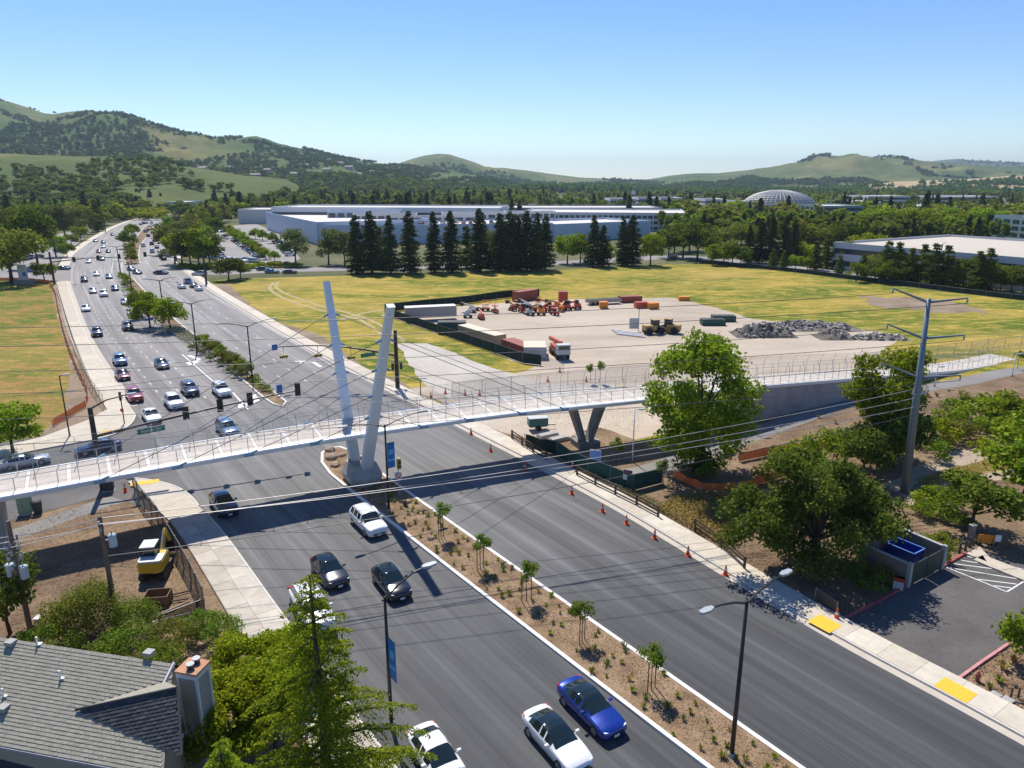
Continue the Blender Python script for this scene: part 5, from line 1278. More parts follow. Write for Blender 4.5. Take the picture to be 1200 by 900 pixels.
# ================================================================== HOUSE, FENCES, WORKS, YARD
def shingle_mat(name, a, b):
    m = N(name); g_ = m.n('NewGeometry'); c = m.ramp(g_.outputs['Random Per Island'], [(0, a), (1, b)]); v = m.coord('World')
    f = m.noise(v, 9, 4, .8); c = m.mix(c, m.ramp(f, [(.3, .85), (.7, 1.15)]), .9, 'MULTIPLY'); m.col(c); return m.set(.95, spec=.1)
M_SH = shingle_mat('grey_green_shingle', (.305,.285,.225), (.36,.335,.27)); M_SHD = shingle_mat('slate_and_shade_shingle', (.055,.058,.062), (.10,.105,.11))  # dark shingle: slate on the porch, painted shade on the near gable slope
M_TRIM = plain('cream_trim', (.55,.50,.43), .6); M_SIDING = plain('grey_siding', (.33,.31,.29), .7); M_STUCCO = plain('tan_stucco', (.38,.32,.26), .85)
M_TERRA = patchy('terracotta_cap', [(.42,.20,.11), (.55,.32,.20)], 3, 5, fine=(20, .2), coord='Object'); M_FLUE = plain('flue_metal', (.05,.06,.09), .35, .5); M_VENT = plain('roof_vent', (.30,.30,.28), .6)
house = thing('house', 'house with grey-green shingle roof and tall chimney in the lower left corner', 'house', (0, 0, 0))
RG1 = G(203, 778, 7.0); RG0 = G(0, 747, 7.0); e1 = (RG1 - RG0); e1.z = 0; e1.normalize(); e2 = Vector((e1.y, -e1.x, 0)); e2 = e2 if e2.y < 0 else -e2
RUN, DROP = 4.0, 2.5
def rp_(u, s, up=0.0):   # u metres left of the ridge end, s metres down the slope (plan)
    p = RG1 - e1 * u + e2 * s; return Vector((p.x, p.y, 7.0 - DROP / RUN * s + up))
mb = MB(); LU = 26
_p = G(212, 884, 7.0 - DROP); UE = -((_p.x - RG1.x) * e1.x + (_p.y - RG1.y) * e1.y)
mb.quad(rp_(0, 0), rp_(LU, 0), rp_(LU, RUN), rp_(UE, RUN)); q = [rp_(0, 0), rp_(LU, 0)]; bk = [RG1 - e1 * u - e2 * 2.6 + Vector((0, 0, -DROP)) for u in (0, LU)]
mb.quad(q[0], bk[0], bk[1], q[1]); mb.quad(*[v + Vector((0, 0, -.18)) for v in (rp_(0, 0), rp_(UE, RUN), rp_(LU, RUN), rp_(LU, 0))]); roof = mb.build('roof', M_SH, house); fixn(roof)
def shingles(fn, us, ss, mat, parent, cw=.24, ch=.15, test=None):
    V = []; F = []; n = 0; r_ = 0
    s = ss[0]
    while s < ss[1] - .02:
        u = us[0] + (r_ % 2) * cw * .5
        while u < us[1]:
            w = cw * rng.uniform(.92, 1.0); d0, d1 = rng.uniform(.0, .008), .024 + rng.uniform(0, .012)
            if test is None or test(u + w / 2, s + ch / 2):
                a = [fn(u, s, .006 + d0), fn(u + w, s, .006 + d0), fn(u + w, s + ch * 1.08, .01 + d1), fn(u, s + ch * 1.08, .01 + d1)]; b = [fn(u, s + ch * 1.08, -.004), fn(u + w, s + ch * 1.08, -.004)]
                V += a + b; F += [(n, n+1, n+2, n+3), (n+3, n+2, n+5, n+4)]; n += 6
            u += cw
        s += ch; r_ += 1
    mb = MB(); mb.add(V, F); o = mb.build('shingle', mat, parent); bm = bmesh.new(); bm.from_mesh(o.data)
    for f in bm.faces:
        if f.normal.z < -.2: f.normal_flip()
    bm.to_mesh(o.data); bm.free(); return stuff(o)
def on_roof(px, py, up):
    z = 5.5
    for _ in range(30): p = G(px, py, z); d = Vector((p.x - RG1.x, p.y - RG1.y, 0)); z = 7.0 - DROP / RUN * d.dot(e2) + up
    return G(px, py, z)
V0, V1, W0 = on_roof(90, 832, .02), on_roof(209, 806, .75), on_roof(214, 885, .02)
def sol(p):   # plan point -> (u, s) on the main roof
    d = Vector((p.x - RG1.x, p.y - RG1.y, 0)); return -d.dot(e1), d.dot(e2)
tri = [sol(V0), sol(V1), sol(W0)]
uV = [sol(v) for v in (V0, W0, V1)]
shingles(rp_, (UE, LU - 6), (0, RUN), M_SH, roof, test=lambda u, s: u > UE * s / RUN + .1 and not in_poly(u, s, uV) and not in_poly(u, s, [sol(V0), sol(V1), sol(rp_(-.05, .75))]))
for nm, (p, q, r3) in (('gable_roof', (V0, V1, W0)),):
    mb = MB(); U = Vector((RG1.x + .1, RG1.y - .5, 5.9)); U = rp_(-.05, .75, .03)
    mb.add([V0 + Vector((0,0,.05)), V1 + Vector((0,0,.05)), W0 + Vector((0,0,.05)), U], [(0, 2, 1)]); gr = mb.build(nm, M_SHD, house); fixn(gr)
mb = MB(); mb.add([V0 + Vector((0,0,.05)), V1 + Vector((0,0,.05)), U], [(0, 1, 2)]); fixn(mb.build('gable_roof', M_SH, house))
mb = MB(); mb.add([V1 + Vector((0,0,.04)), U, Vector((U.x, U.y, 4.4)), W0 + Vector((0, 0, -.1))], [(0, 1, 2, 3)]); fixn(mb.build('gable_wall', M_STUCCO, house))
# gable face courses, the slope's shade put into their dark colour
ed = (V1 - V0); Ld = ed.length; ed.normalize(); nn = (W0 - V0).cross(ed).normalized(); nn = nn if nn.z > 0 else -nn; dn = ed.cross(nn).normalized(); dn = dn if dn.z < 0 else -dn
V2 = [((v - V0).dot(ed), (v - V0).dot(dn)) for v in (V0, V1, W0)]
shingles(lambda u, s, up=0: V0 + ed * u + dn * s + nn * (up + .05), (0, Ld + 1), (.02, 4.2), M_SHD, gr, .30, .17, test=lambda u, s: in_poly(u, s, V2))
mb = MB(); mb.bar(V1 + nn * .06, W0 + nn * .06, .10, .14); mb.build('rake_board', M_SHD, gr)
rc = MB(); rc.tube([V0 + nn * .09, V1 + nn * .09], .07, 6); rc.build('ridge_cap', M_SHD, gr)
mb = MB(); mb.bar(rp_(-.04, -.05, .02), rp_(-.04, 1.0, .02), .09, .16); mb.build('rake_board', plain('white_trim', (.75,.74,.72), .5), house)
mb = MB(); mb.bar(rp_(UE - .1, RUN + .05, -.1), rp_(LU, RUN + .05, -.1), .14, .16); mb.build('gutter', plain('grey_gutter', (.30,.30,.33), .5), house)
wl = [RG1 - e1 * (UE + .45) + e2 * (RUN - .45), RG1 - e1 * LU + e2 * (RUN - .45), RG1 - e1 * LU - e2 * 2.2, RG1 - e1 * .35 - e2 * 2.2]
MB().prism(wl, -.2, 4.6).build('wall', M_STUCCO, house)
mb = MB(); mb.add([wl[0] * 1 + Vector((0,0,-wl[0].z + 4.6)), wl[3] + Vector((0,0,-wl[3].z + 4.6)), RG1 - e1 * .35 + Vector((0, 0, -.25))], [(0, 1, 2)]); mb.build('gable_wall', M_STUCCO, house)
lr = [G(-200, 880, 3.1), G(172, 896, 3.1)]; mb = MB(); a_, b_ = lr; dd = Vector((-.15, -1, 0)).normalized()
mb.quad(a_, b_, b_ + dd * 3 + Vector((0, 0, -1.2)), a_ + dd * 3 + Vector((0, 0, -1.2))); fixn(mb.build('porch_roof', M_SHD, house))
for k, (px, py) in enumerate(((16, 768), (178, 786), (5, 833))):
    p = G(px, py, 6.2 if py < 800 else 5.2); u, s = sol(p); b = rp_(u, s, 0); mb = MB(); mb.box(b + Vector((0, 0, .1)), (.45, .42, .22), math.atan2(e1.y, e1.x)); mb.build('roof_vent', M_VENT, house)
for k, (px, py) in enumerate(((47, 770), (71, 795), (6, 823))):
    p = G(px, py, 6.2 if py < 800 else 5.2); u, s = sol(p); b = rp_(u, s, 0); mb = MB(); mb.cyl(b, .05, .42, 8); mb.build('vent_pipe', M_WHT, house); mb = MB(); mb.box(b + Vector((.12, -.02, .03)), (.22, .22, .06)); mb.build('flashing', M_WHT, house)
ch = thing('chimney_stack', 'tall sided chimney with terracotta cap and two round flues', 'chimney', (0, 0, 0)); ch.parent = None
del ch['category']; ch.parent = house; ch.name = 'chimney'
cc = G(225, 777, 7.3); an = math.atan2(e1.y, e1.x) - .02
M3 = Matrix.Rotation(an, 3, 'Z')
cc = Vector((cc.x, cc.y, 0)); mb = MB(); mb.box(cc + Vector((0, 0, 3.4)), (1.02, .95, 7.1), an); mb.build('chase', M_SIDING, ch)
for k in range(34):
    mb2 = MB(); mb2.box(cc + Vector((0, 0, .35 + k * .19)), (1.045, .975, .165), an)
    if k % 1 == 0: mb2.build('siding_board', M_SIDING, ch)
for sx in (-1, 1):
    for sy in (-1, 1):
        mb = MB(); o_ = M3 @ Vector((sx * .5, sy * .465, 0)); mb.box(cc + o_ + Vector((0, 0, 3.45)), (.12, .12, 7.0), an); mb.build('corner_trim', plain('pale_trim', (.60,.63,.66), .5), ch)
mb = MB(); mb.box(cc + Vector((0, 0, 6.9)), (1.14, 1.07, .24), an); mb.build('cap_trim', plain('pale_trim', (.60,.63,.66), .5), ch)
mb = MB(); mb.box(cc + Vector((0, 0, 7.08)), (1.2, 1.13, .12), an); mb.build('chimney_cap', M_TERRA, ch)
for sy in (-.2, .25):
    mb = MB(); p = cc + M3 @ Vector((.05, sy, 7.14)); mb.cyl(p, .17, .22, 14); o = mb.build('flue', M_FLUE, ch); mb = MB(); mb.cyl(p + Vector((0, 0, .24)), .2, .05, 14); mb.build('flue_cap', M_CER, o)

# ---------------------------------------------------------------- fences
M_ORANGE = meshwire('orange_netting', (.85,.19,.04), 45, .24, .7); M_CHAIN = meshwire('chain_link', (.30,.31,.31), 50, .66); M_FPOST = plain('fence_steel', (.22,.22,.22), .5, .3)
M_SCREEN = plain('dark_green_screen', (.012,.030,.026), .9, var=.3, scale=1.2); M_SCREENG = plain('green_privacy_screen', (.012,.070,.050), .85, var=.25, scale=1.0); M_BLACKF = meshwire('black_mesh_fence', (.012,.012,.013), 50, .42, .8)
M_RAILWOOD = plain('dark_rail_wood', (.085,.058,.042), .85, var=.25, scale=4)
def fence(name, pts, h, step, mat, label, cat='fence', post=M_FPOST, toprail=True, lean=0.0, pr=.035, wave=0.0, group=None):
    pts = [Vector(p) for p in pts]; n = max(2, int(plen(pts) / step) + 1); C = along(pts, n)
    t = thing(name, label, cat, C[0], 0, group); o0 = C[0]
    for i, p in enumerate(C):
        mb = MB(); l = Vector((rng.uniform(-lean, lean), rng.uniform(-lean, lean), 0)); mb.tube([p - o0, p - o0 + l + Vector((0, 0, h + .05))], pr, 6); mb.build('post', post, t)
    for a, b in zip(C, C[1:]):
        mb = MB(); k = 4
        for j in range(k):
            p, q = a.lerp(b, j / k) - o0, a.lerp(b, (j + 1) / k) - o0; w1 = wave * math.sin(j * 2.1); w2 = wave * math.sin((j + 1) * 2.1)
            mb.quad(p + Vector((0, 0, .03)), q + Vector((0, 0, .03)), q + Vector((w2, w2, h - abs(w2))), p + Vector((w1, w1, h - abs(w1))))
        mb.build('panel', mat, t)
    if toprail:
        mb = MB(); mb.tube([p - o0 + Vector((0, 0, h)) for p in C], .025, 5); mb.build('top_rail', post, t)
    return t
fl = GP([(67,337),(71,352),(79,380),(87,405),(97,432),(108,458),(122,478)])
fence('chain_link_fence', fl, 1.9, 3.2, M_CHAIN, 'chain-link fence along the pavement beside the lawn')
fence('orange_netting', GP([(0,329),(30,329),(58,332),(65,345),(68,362),(74,388),(80,408),(90,434),(102,458),(104,475),(86,486),(62,500)]), 1.0, 4, M_ORANGE, 'orange safety netting around the fenced lawn', 'netting', toprail=False, wave=.08, lean=.1)
fence('construction_fence', [Vector(p) for p in GP([(158,577),(166,592),(183,612),(200,640),(216,668),(228,690),(240,716)])], 2.0, 2.2, M_BLACKF, 'black mesh works fence between the digger and the pavement', pr=.05, lean=.12)
fence('construction_fence', GP([(240,716),(222,722),(205,730),(188,736)]), 1.0, 2.0, M_BLACKF, 'short low return of black works fence by the stacked pipes', pr=.04, lean=.1)
fence('screen_fence', GP([(451,366),(500,360),(545,356),(590,349),(632,347)]), 1.9, 4, M_SCREEN, 'dark screened fence along the back of the construction yard')
fence('screen_fence', GP([(451,369),(480,379),(520,393),(560,407),(595,419),(622,429),(634,428)]), 1.8, 4, M_SCREEN, 'dark screened fence along the left edge of the construction yard')
fence('screen_fence', GP([(634,428),(642,431),(660,436)]), 1.6, 3, M_CHAIN, 'short open fence end at the yard corner')
fence('privacy_fence', GP([(652,533),(672,548),(704,560),(742,575)]), 1.7, 2.5, M_SCREENG, 'green privacy screen facing the pavement below the pier')
fence('privacy_fence', GP([(742,575),(758,570),(776,566)]), 1.7, 2.5, M_SCREENG, 'green privacy screen turning away from the pavement')
fence('privacy_fence', GP([(616,524),(632,524),(652,533)]), 1.6, 2.5, M_SCREEN, 'dark sagging screen beside the pavement under the bridge', lean=.2, wave=.15)
fence('orange_netting', GP([(866,541),(885,536),(905,533),(925,532),(945,527),(975,522)]), 1.1, 4, M_ORANGE, 'orange safety netting behind the oak', 'netting', toprail=False, wave=.15, lean=.15)
fence('orange_netting', GP([(790,560),(810,572),(840,580),(875,572),(905,563),(928,556)]), .9, 4, M_ORANGE, 'orange safety netting at the foot of the tall bright tree', 'netting', toprail=False, wave=.15, lean=.2)
fence('orange_netting', GP([(1174,486),(1192,478)]), .9, 3, M_ORANGE, 'short orange netting among the shrubs at the right edge', 'netting', toprail=False, wave=.1)
fence('boundary_fence', GP([(822,309),(870,313),(930,319),(1000,328),(1060,335),(1130,344),(1215,354)]), 1.35, 6, M_SCREEN, 'long dark fence along the far side of the meadow')
fence('chain_link_fence', GP([(530,466),(600,458),(680,450),(760,443)]), 2.2, 4, M_CHAIN, 'tall chain-link fence behind the bridge along the yard')
fence('chain_link_fence', GP([(1010,428),(1080,420),(1150,411),(1215,404)]), 2.0, 4, M_CHAIN, 'chain-link fence between the ramp and the meadow')
def rail_fence(pts, label, h=1.15, step=2.4, rails=(.35, .75, 1.08)):
    C = along([Vector(p) for p in pts], max(2, int(plen(pts) / step) + 1)); t = thing('rail_fence', label, 'fence', C[0]); o0 = C[0]
    for p in C:
        mb = MB(); mb.box(p - o0 + Vector((0, 0, h / 2)), (.16, .16, h + .1), .6); mb.build('post', M_RAILWOOD, t)
    for a, b in zip(C, C[1:]):
        for z in rails:
            mb = MB(); mb.bar(a - o0 + Vector((0, 0, z)), b - o0 + Vector((0, 0, z)), .06, .14); mb.build('rail', M_RAILWOOD, t)
rail_fence(GP([(676,558),(705,573),(740,590),(771,607)]), 'dark wooden rail fence along the pavement below the green screen')
rail_fence(GP([(814,622),(832,634),(848,646),(872,668)]), 'dark wooden rail fence beside the dry grass patch')
rail_fence(GP([(600,515),(622,530),(640,540)]), 'short wooden rail fence under the bridge by the pavement')
fence('barrier', GP([(955,703),(968,712),(980,720)]), 1.0, 1.2, M_RAILWOOD, 'low dark barrier panel at the car park entrance', pr=.05)
# ---- cones
M_CONE = plain('cone_orange', (.72,.11,.03), .6); cone_m = MB(); cone_m.box((0, 0, .02), (.38, .38, .04)); cone_m.tube([(0, 0, .04), (0, 0, .72)], [.15, .03], 12)
cone_me = cone_m.mesh('cone', M_CONE); cb_m = MB(); cb_m.tube([(0, 0, .36), (0, 0, .48)], [.098, .079], 12, False); cb_me = cb_m.mesh('cone_band', M_WHT)
CL = [(552,509,'under the bridge edge'),(575,529,'just beyond the bridge shadow'),(615,551,'inside the bridge shadow'),(671,548,'on the pavement by the shadow edge'),(670,579,'first past the bridge shadow'),(706,600,'second past the bridge shadow'),(734,614,'third past the bridge shadow'),(767,631,'fourth past the bridge shadow'),(806,651,'fifth past the bridge shadow'),(850,674,'nearest the oak'),(980,726,'beside the yellow pad at the car park'),(505,466,'left of a group behind the bridge'),(522,461,'second of a group behind the bridge'),(545,463,'third of a group behind the bridge'),(562,463,'right of a group behind the bridge'),(642,447,'left of the pair by the yard corner'),(656,436,'right of the pair by the yard corner'),(687,447,'by the yard saplings'),(147,576,'at the corner under the bridge')]
for px, py, w in CL:
    c = tag(link('traffic_cone', cone_me, None, G(px, py), rng.uniform(0, 1.5), 1.25), 'orange traffic cone ' + w, 'cone', 'traffic cones'); link('cone_band', cb_me, c)
# ---- notice boards
def board(px, py, w, h, z, label, dark):
    p = G(px, py); t = thing('notice_board', label, 'sign', p, -.5)
    for s in (-1, 1):
        mb = MB(); mb.bar((s * w * .4, .04, 0), (s * w * .4, .04, z + h), .08); mb.build('post', M_RAILWOOD, t)
    mb = MB(); mb.box((0, 0, z + h / 2), (w, .04, h)); b = mb.build('panel', M_WHT, t)
    mb = MB(); mb.box((0, -.024, z + h * .72), (w * .96, .008, h * .5)); mb.build('header_band', dark, b)
    mb = MB()
    for k in range(3): mb.box((0, -.024, z + h * (.12 + .11 * k)), (w * (.8 - .12 * k), .008, h * .04))
    mb.build('print_lines', M_BLUES, b)
board(697, 556, 1.25, 1.75, 1.0, 'blue and white notice board in front of the green screen', plain('board_blue', (.16,.32,.62), .5))
board(735, 572, .95, 1.1, .9, 'small white notice board with dark header on the green screen corner', plain('board_dark', (.16,.07,.07), .6))
# ---- yellow digger
M_DIGY = plain('digger_yellow', (.62,.40,.02), .45); M_DIGB = plain('digger_dark', (.03,.03,.03), .6)
p = G(184, 672); dg_ = thing('excavator', 'yellow mini excavator with white cab roof on the dirt beside the works fence', 'excavator', p, R(100)); dg_.scale = (1.0,) * 3
for s in (-1, 1):
    mb = MB(); mb.tube([Vector((math.cos(a) * .35 + (1.0 if math.cos(a) > 0 else -1.0), s * .8 - .2, .38 + math.sin(a) * .34)) for a in [k * math.pi / 6 for k in range(12)]] , .08, 4) if False else None
    pr_ = [(-1.1, .05), (1.1, .05), (1.35, .25), (1.35, .5), (1.1, .7), (-1.1, .7), (-1.35, .5), (-1.35, .25)]
    mb = MB(); mb.add([(x, s * .75 - .2, z) for x, z in pr_] + [(x, s * .75 + .2, z) for x, z in pr_], [tuple(range(8)), tuple(range(15, 7, -1))] + [(i, 8 + i, 8 + (i + 1) % 8, (i + 1) % 8) for i in range(8)]); fixn(mb.build('track', M_DIGB, dg_))
mb = MB(); mb.cyl((0, 0, .6), .6, .25, 16); mb.build('slew_ring', M_DIGB, dg_)
ho = [(-1.45, -.75), (-1.25, -.9), (.6, -.9), (.75, -.6), (.75, .85), (-1.25, .9), (-1.45, .7)]
mb = MB(); mb.prism(ho, .85, 1.65); mb.build('engine_housing', M_DIGY, dg_); mb = MB(); mb.prism([(x * .96, y * .96) for x, y in ho][:3] + [(-.1, -.85), (-.1, .85)] + [(x * .96, y * .96) for x, y in ho][5:], 1.652, 1.8); mb.build('engine_cover', plain('digger_white', (.6,.6,.58), .5), dg_)
mb = MB(); mb.box((.1, .3, 2.05), (1.15, .95, .8)); mb.build('cab_glass', M_GLASS, dg_); mb = MB(); mb.box((.1, .3, 2.56), (1.35, 1.1, .10)); mb.build('cab_roof', plain('digger_white', (.6,.6,.58), .5), dg_)
for x in (-.5, .7):
    for y in (-.2, .8): mb = MB(); mb.bar((x, y, 1.65), (x, y, 2.52), .07); mb.build('cab_pillar', M_DIGB, dg_)
mb = MB(); mb.bar((.7, -.3, 1.2), (2.2, -.3, 2.7), .22, .3); mb.build('boom', M_DIGY, dg_); mb = MB(); mb.bar((2.2, -.3, 2.75), (3.3, -.3, 1.2), .18, .24); mb.build('dipper_arm', M_DIGY, dg_); mb = MB(); mb.bar((1.0, -.3, 1.75), (2.0, -.3, 2.85), .08); mb.build('hydraulic_ram', M_CER, dg_)
mb = MB(); mb.add([(3.1,-.6,1.2),(3.1,0,1.2),(3.6,-.6,.9),(3.6,0,.9),(3.5,-.6,.35),(3.5,0,.35),(3.0,-.6,.3),(3.0,0,.3)], [(0,1,3,2),(2,3,5,4),(4,5,7,6),(0,2,4,6),(1,7,5,3)]); mb.build('bucket', M_DIGB, dg_)
# ---- other works objects near the digger
M_PLY = plain('rusty_plywood', (.20,.12,.065), .8, var=.2); M_TIMB = plain('sawn_timber', (.42,.33,.22), .8); M_PIPEW = plain('white_pipe', (.62,.62,.62), .5)
p = G(186, 706); b = thing('timber_crate', 'brown open timber box on the dirt behind the digger', 'crate', p, .15)
for c, s in (((0, -.6, .4), (1.7, .06, .8)), ((0, .6, .4), (1.7, .06, .8)), ((-.82, 0, .4), (.06, 1.14, .8)), ((.82, 0, .4), (.06, 1.14, .8)), ((0, 0, .05), (1.58, 1.12, .06))): MB().box(c, s).build('board', M_PLY, b)
for k, (a_, b_, r_, mt, lb) in enumerate((((170,733),(240,716),.06,M_PIPEW,'long white pipe lying at the bottom of the works area, lower one'),((186,737),(241,722),.06,M_PIPEW,'long white pipe lying at the bottom of the works area, upper one'),((175,727),(222,706),.07,M_TIMB,'pale timber beam lying diagonally behind the digger'),((196,700),(222,694),.06,M_RAILWOOD,'dark timber lying across the trench, upper one'),((197,707),(221,703),.06,M_RAILWOOD,'dark timber lying across the trench, lower one'))):
    mb = MB(); mb.tube([G(*a_) + Vector((0, 0, .12)), G(*b_) + Vector((0, 0, .12))], r_, 8); tag(mb.build('pipe' if mt is M_PIPEW else 'timber_beam', mt), lb, 'pipe' if mt is M_PIPEW else 'timber')
p = G(31, 602); b = thing('utility_cabinet', 'pale green utility cabinet beside the bridge pier at the left edge', 'cabinet', p, .3)
MB().box((0, 0, .9), (1.1, .6, 1.7)).build('housing', plain('cabinet_green', (.22,.33,.24), .6), b); MB().box((0, 0, .04), (1.3, .8, .1)).build('plinth', M_CONC, b); MB().box((0, 0, 1.77), (1.16, .66, .06)).build('lid', plain('cabinet_green', (.22,.33,.24), .6), b); MB().box((-.1, -.31, .95), (.06, .03, .2)).build('handle', M_DIGB, b)
p = G(45, 601); b = thing('waste_bin', 'dark round bin next to the green cabinet', 'bin', p); mb = MB(); mb.tube([(0, 0, 0), (0, 0, 1.2)], [.34, .42], 14); mb.build('barrel', plain('bin_dark_green', (.03,.05,.045), .6), b); mb = MB(); mb.cyl((0, 0, 1.2), .45, .1, 14, .3); mb.build('lid', M_DIGB, b)
p = G(128, 575); b = thing('utility_cabinet', 'dark signal control cabinet by the signal mast under the bridge', 'cabinet', p, .3); MB().box((0, 0, .85), (.9, .6, 1.6)).build('housing', plain('cabinet_dark', (.05,.06,.055), .6), b); MB().box((0, 0, 1.68), (.98, .68, .06)).build('lid', M_DIGB, b); MB().box((0, 0, .03), (1.1, .8, .1)).build('plinth', M_CONC, b)
MB().box((0, 0, 0), (1, 1, 1)) 
p = G(47, 731); b = tag(MB().box((0, 0, .25), (.5, .5, .5)).box((0, 0, .52), (.56, .56, .05)).build('junction_box', M_PIPEW), 'small white box at the foot of the crowded pole', 'box'); b.location = p
# ---- small generator trailer under the bridge
p = G(630, 503); b = thing('trailer_generator', 'teal towable generator parked on the dirt behind the bridge', 'generator', p, .2)
MB().box((0, 0, 1.05), (2.4, 1.2, 1.0)).build('housing', plain('generator_teal', (.03,.14,.14), .5), b); MB().box((0, 0, 1.58), (2.45, 1.25, .06)).build('roof', plain('generator_white', (.5,.52,.5), .5), b); MB().bar((1.2, 0, .5), (2.3, 0, .45), .09).build('drawbar', M_DIGB, b); MB().box((0, 0, .5), (2.2, 1.0, .1)).build('chassis', M_DIGB, b)
for s in (-1, 1): mb = MB(); mb.tube([(0, s * .62, .32), (0, s * .80, .32)], .32, 14); mb.build('wheel', M_TYRE, b)
# stacked slabs by the pier
for k, (px, py, z) in enumerate(((642,512,.35),(655,516,.3),(684,514,.4),(690,520,.3))):
    b = tag(MB().box((0, 0, z / 2), (2.6, 1.0, z), .5).box((0, 0, z + .06), (2.4, .9, .12), .55).build('concrete_slab', M_CONC), 'pale concrete slab pile %s' % ['left of the dark fence under the bridge', 'second under the bridge', 'behind the pier foot', 'at the pier foot'][k], 'slab'); b.location = G(px, py)
# ---------------------------------------------------------------- construction yard
def ribbed(name, c0, c1, wid, h, mat, roofm, label, cat, z0=.1, n=14, wheels=0, side=1):
    a, b_ = G(*c0), G(*c1); d = (b_ - a); L = d.length; t = thing(name, label, cat, a.lerp(b_, .5), math.atan2(d.y, d.x))
    y0 = side * wid / 2
    MB().box((0, y0, z0 + h / 2), (L, wid, h)).build('body', mat, t); MB().box((0, y0, z0 + h + .04), (L + .06, wid + .06, .08)).build('roof', roofm, t)
    for k in range(n + 1):
        for s in (-1, 1): MB().box((-L / 2 + L * k / n, y0 + s * (wid / 2 + .03), z0 + h / 2), (.12, .06, h * .96)).build('rib', mat, t)
    for s in (-1, 1): MB().box((s * (L / 2 + .03), y0, z0 + h / 2), (.05, wid * .94, h * .94)).build('end_door', mat, t)
    for k in range(wheels):
        for s in (-1, 1): mb = MB(); mb.tube([(-L / 2 + 1.2 + k * 1.2, y0 + s * (wid / 2 - .3), .45), (-L / 2 + 1.2 + k * 1.2, y0 + s * wid / 2, .45)], .45, 12); mb.build('wheel', M_TYRE, t)
    return t
M_SILV = plain('trailer_silver', (.30,.30,.31), .45, .3, .08, .5); M_SILVW = plain('trailer_white_roof', (.70,.69,.66), .6); M_TANC = plain('container_tan', (.36,.29,.18), .6); M_TANR = plain('container_tan_roof', (.62,.54,.40), .7)
M_DGRN = plain('bin_green', (.02,.085,.065), .55); M_RUST = plain('container_rust', (.28,.075,.05), .7, var=.25); M_WSTEEL = plain('container_white', (.48,.50,.50), .6); M_LIFT = plain('machine_orange_red', (.50,.085,.04), .5); M_LIFTO = plain('machine_orange', (.72,.24,.02), .5)
ribbed('semi_trailer', (476,377.5), (535,374.5), 2.6, 2.3, M_SILV, M_SILVW, 'long silver box trailer at the back left of the yard', 'trailer', .75, 18, 2)
t = ribbed('waste_container', (513,391), (545,391), 2.4, 2.1, M_DGRN, M_DIGB, 'open dark green waste container between the trailer and the tan container', 'container', .15, 8)
ribbed('storage_container', (580,406.5), (537,393), 2.5, 2.0, M_TANC, M_TANR, 'long tan storage container along the yard fence', 'container', .05, 20, 0, -1)
ribbed('storage_container', (613,419.5), (588,410), 2.5, 1.9, M_RUST, M_RUST, 'rusty red storage container in the yard, rear one', 'container', .05, 12, 0, -1)
ribbed('storage_container', (640,421), (614,421), 5.2, 2.0, M_WSTEEL, M_TANR, 'white storage container with tan roof at the front of the yard', 'container', .05, 8, 0, -1)
# boom truck
p = G(655, 417); b = thing('crane_truck', 'red boom truck with white cab at the front of the yard', 'truck', p, R(100))
MB().box((0, 0, .95), (6.5, 2.2, .35)).build('chassis', M_DIGB, b); MB().box((-2.9, 0, 1.9), (1.5, 2.3, 1.7)).build('cab', M_WSTEEL, b); MB().box((-3.66, 0, 2.2), (.04, 1.9, .7)).build('windscreen', M_GLASS, b); MB().box((.6, 0, 1.5), (3.5, 2.1, .9)).build('turret', M_LIFT, b); MB().bar((-1.5, 0, 2.6), (5.2, .4, 2.2), .55, .6).build('boom', M_LIFT, b)
for x in (-2.6, 1.2, 2.4):
    for s in (-1, 1): mb = MB(); mb.tube([(x, s * .8, .5), (x, s * 1.15, .5)], .5, 12); mb.build('wheel', M_TYRE, b)
def lift(px, py, kind, mat, label, ang):
    p = G(px, py); t = thing('scissor_lift' if kind == 's' else 'boom_lift', label, 'lift', p, ang, 'machines at the back of the yard', .82)
    MB().box((0, 0, .65), (2.4, 1.3, .5)).build('chassis', mat, t)
    for x in (-.8, .8):
        for s in (-1, 1): mb = MB(); mb.tube([(x, s * .55, .38), (x, s * .8, .38)], .38, 10); mb.build('wheel', M_TYRE, t)
    if kind == 's':
        for k in range(3):
            MB().bar((-1, 0, .95 + k * .3), (1, 0, 1.2 + k * .3), .1).build('scissor_arm', M_DIGB, t)
        MB().box((0, 0, 1.95), (2.4, 1.2, .12)).build('platform', mat, t); mb = MB()
        for x in (-1.15, 1.15):
            for s in (-.55, .55): mb.bar((x, s, 2.0), (x, s, 3.0), .06)
        for s in (-.55, .55): mb.bar((-1.15, s, 3.0), (1.15, s, 3.0), .06)
        mb.build('guard_rail', mat, t)
    else:
        MB().box((-.2, 0, 1.25), (1.7, 1.2, .7)).build('turntable', mat, t); MB().bar((-.8, 0, 1.6), (2.6, 0, 2.4), .32, .38).build('boom', mat, t); MB().box((3.0, 0, 2.2), (.8, 1.2, 1.0)).build('basket', M_DIGB, t)
    return t
where = ['beside the silver trailer', 'second from the silver trailer', 'third from the silver trailer', 'fourth from the silver trailer', 'fifth from the silver trailer', 'in the main cluster, far left', 'in the main cluster, second from left', 'in the main cluster, third from left', 'in the main cluster, fourth from left', 'in the main cluster, fifth from left', 'in the main cluster, sixth from left', 'in the main cluster, seventh from left', 'in the main cluster, eighth from left', 'in the main cluster, ninth from left', 'in the main cluster, tenth from left', 'in the main cluster, eleventh from left', 'in the main cluster, twelfth from left', 'at the cluster right end', 'in the front row, left', 'in the front row, middle', 'in the front row, right']
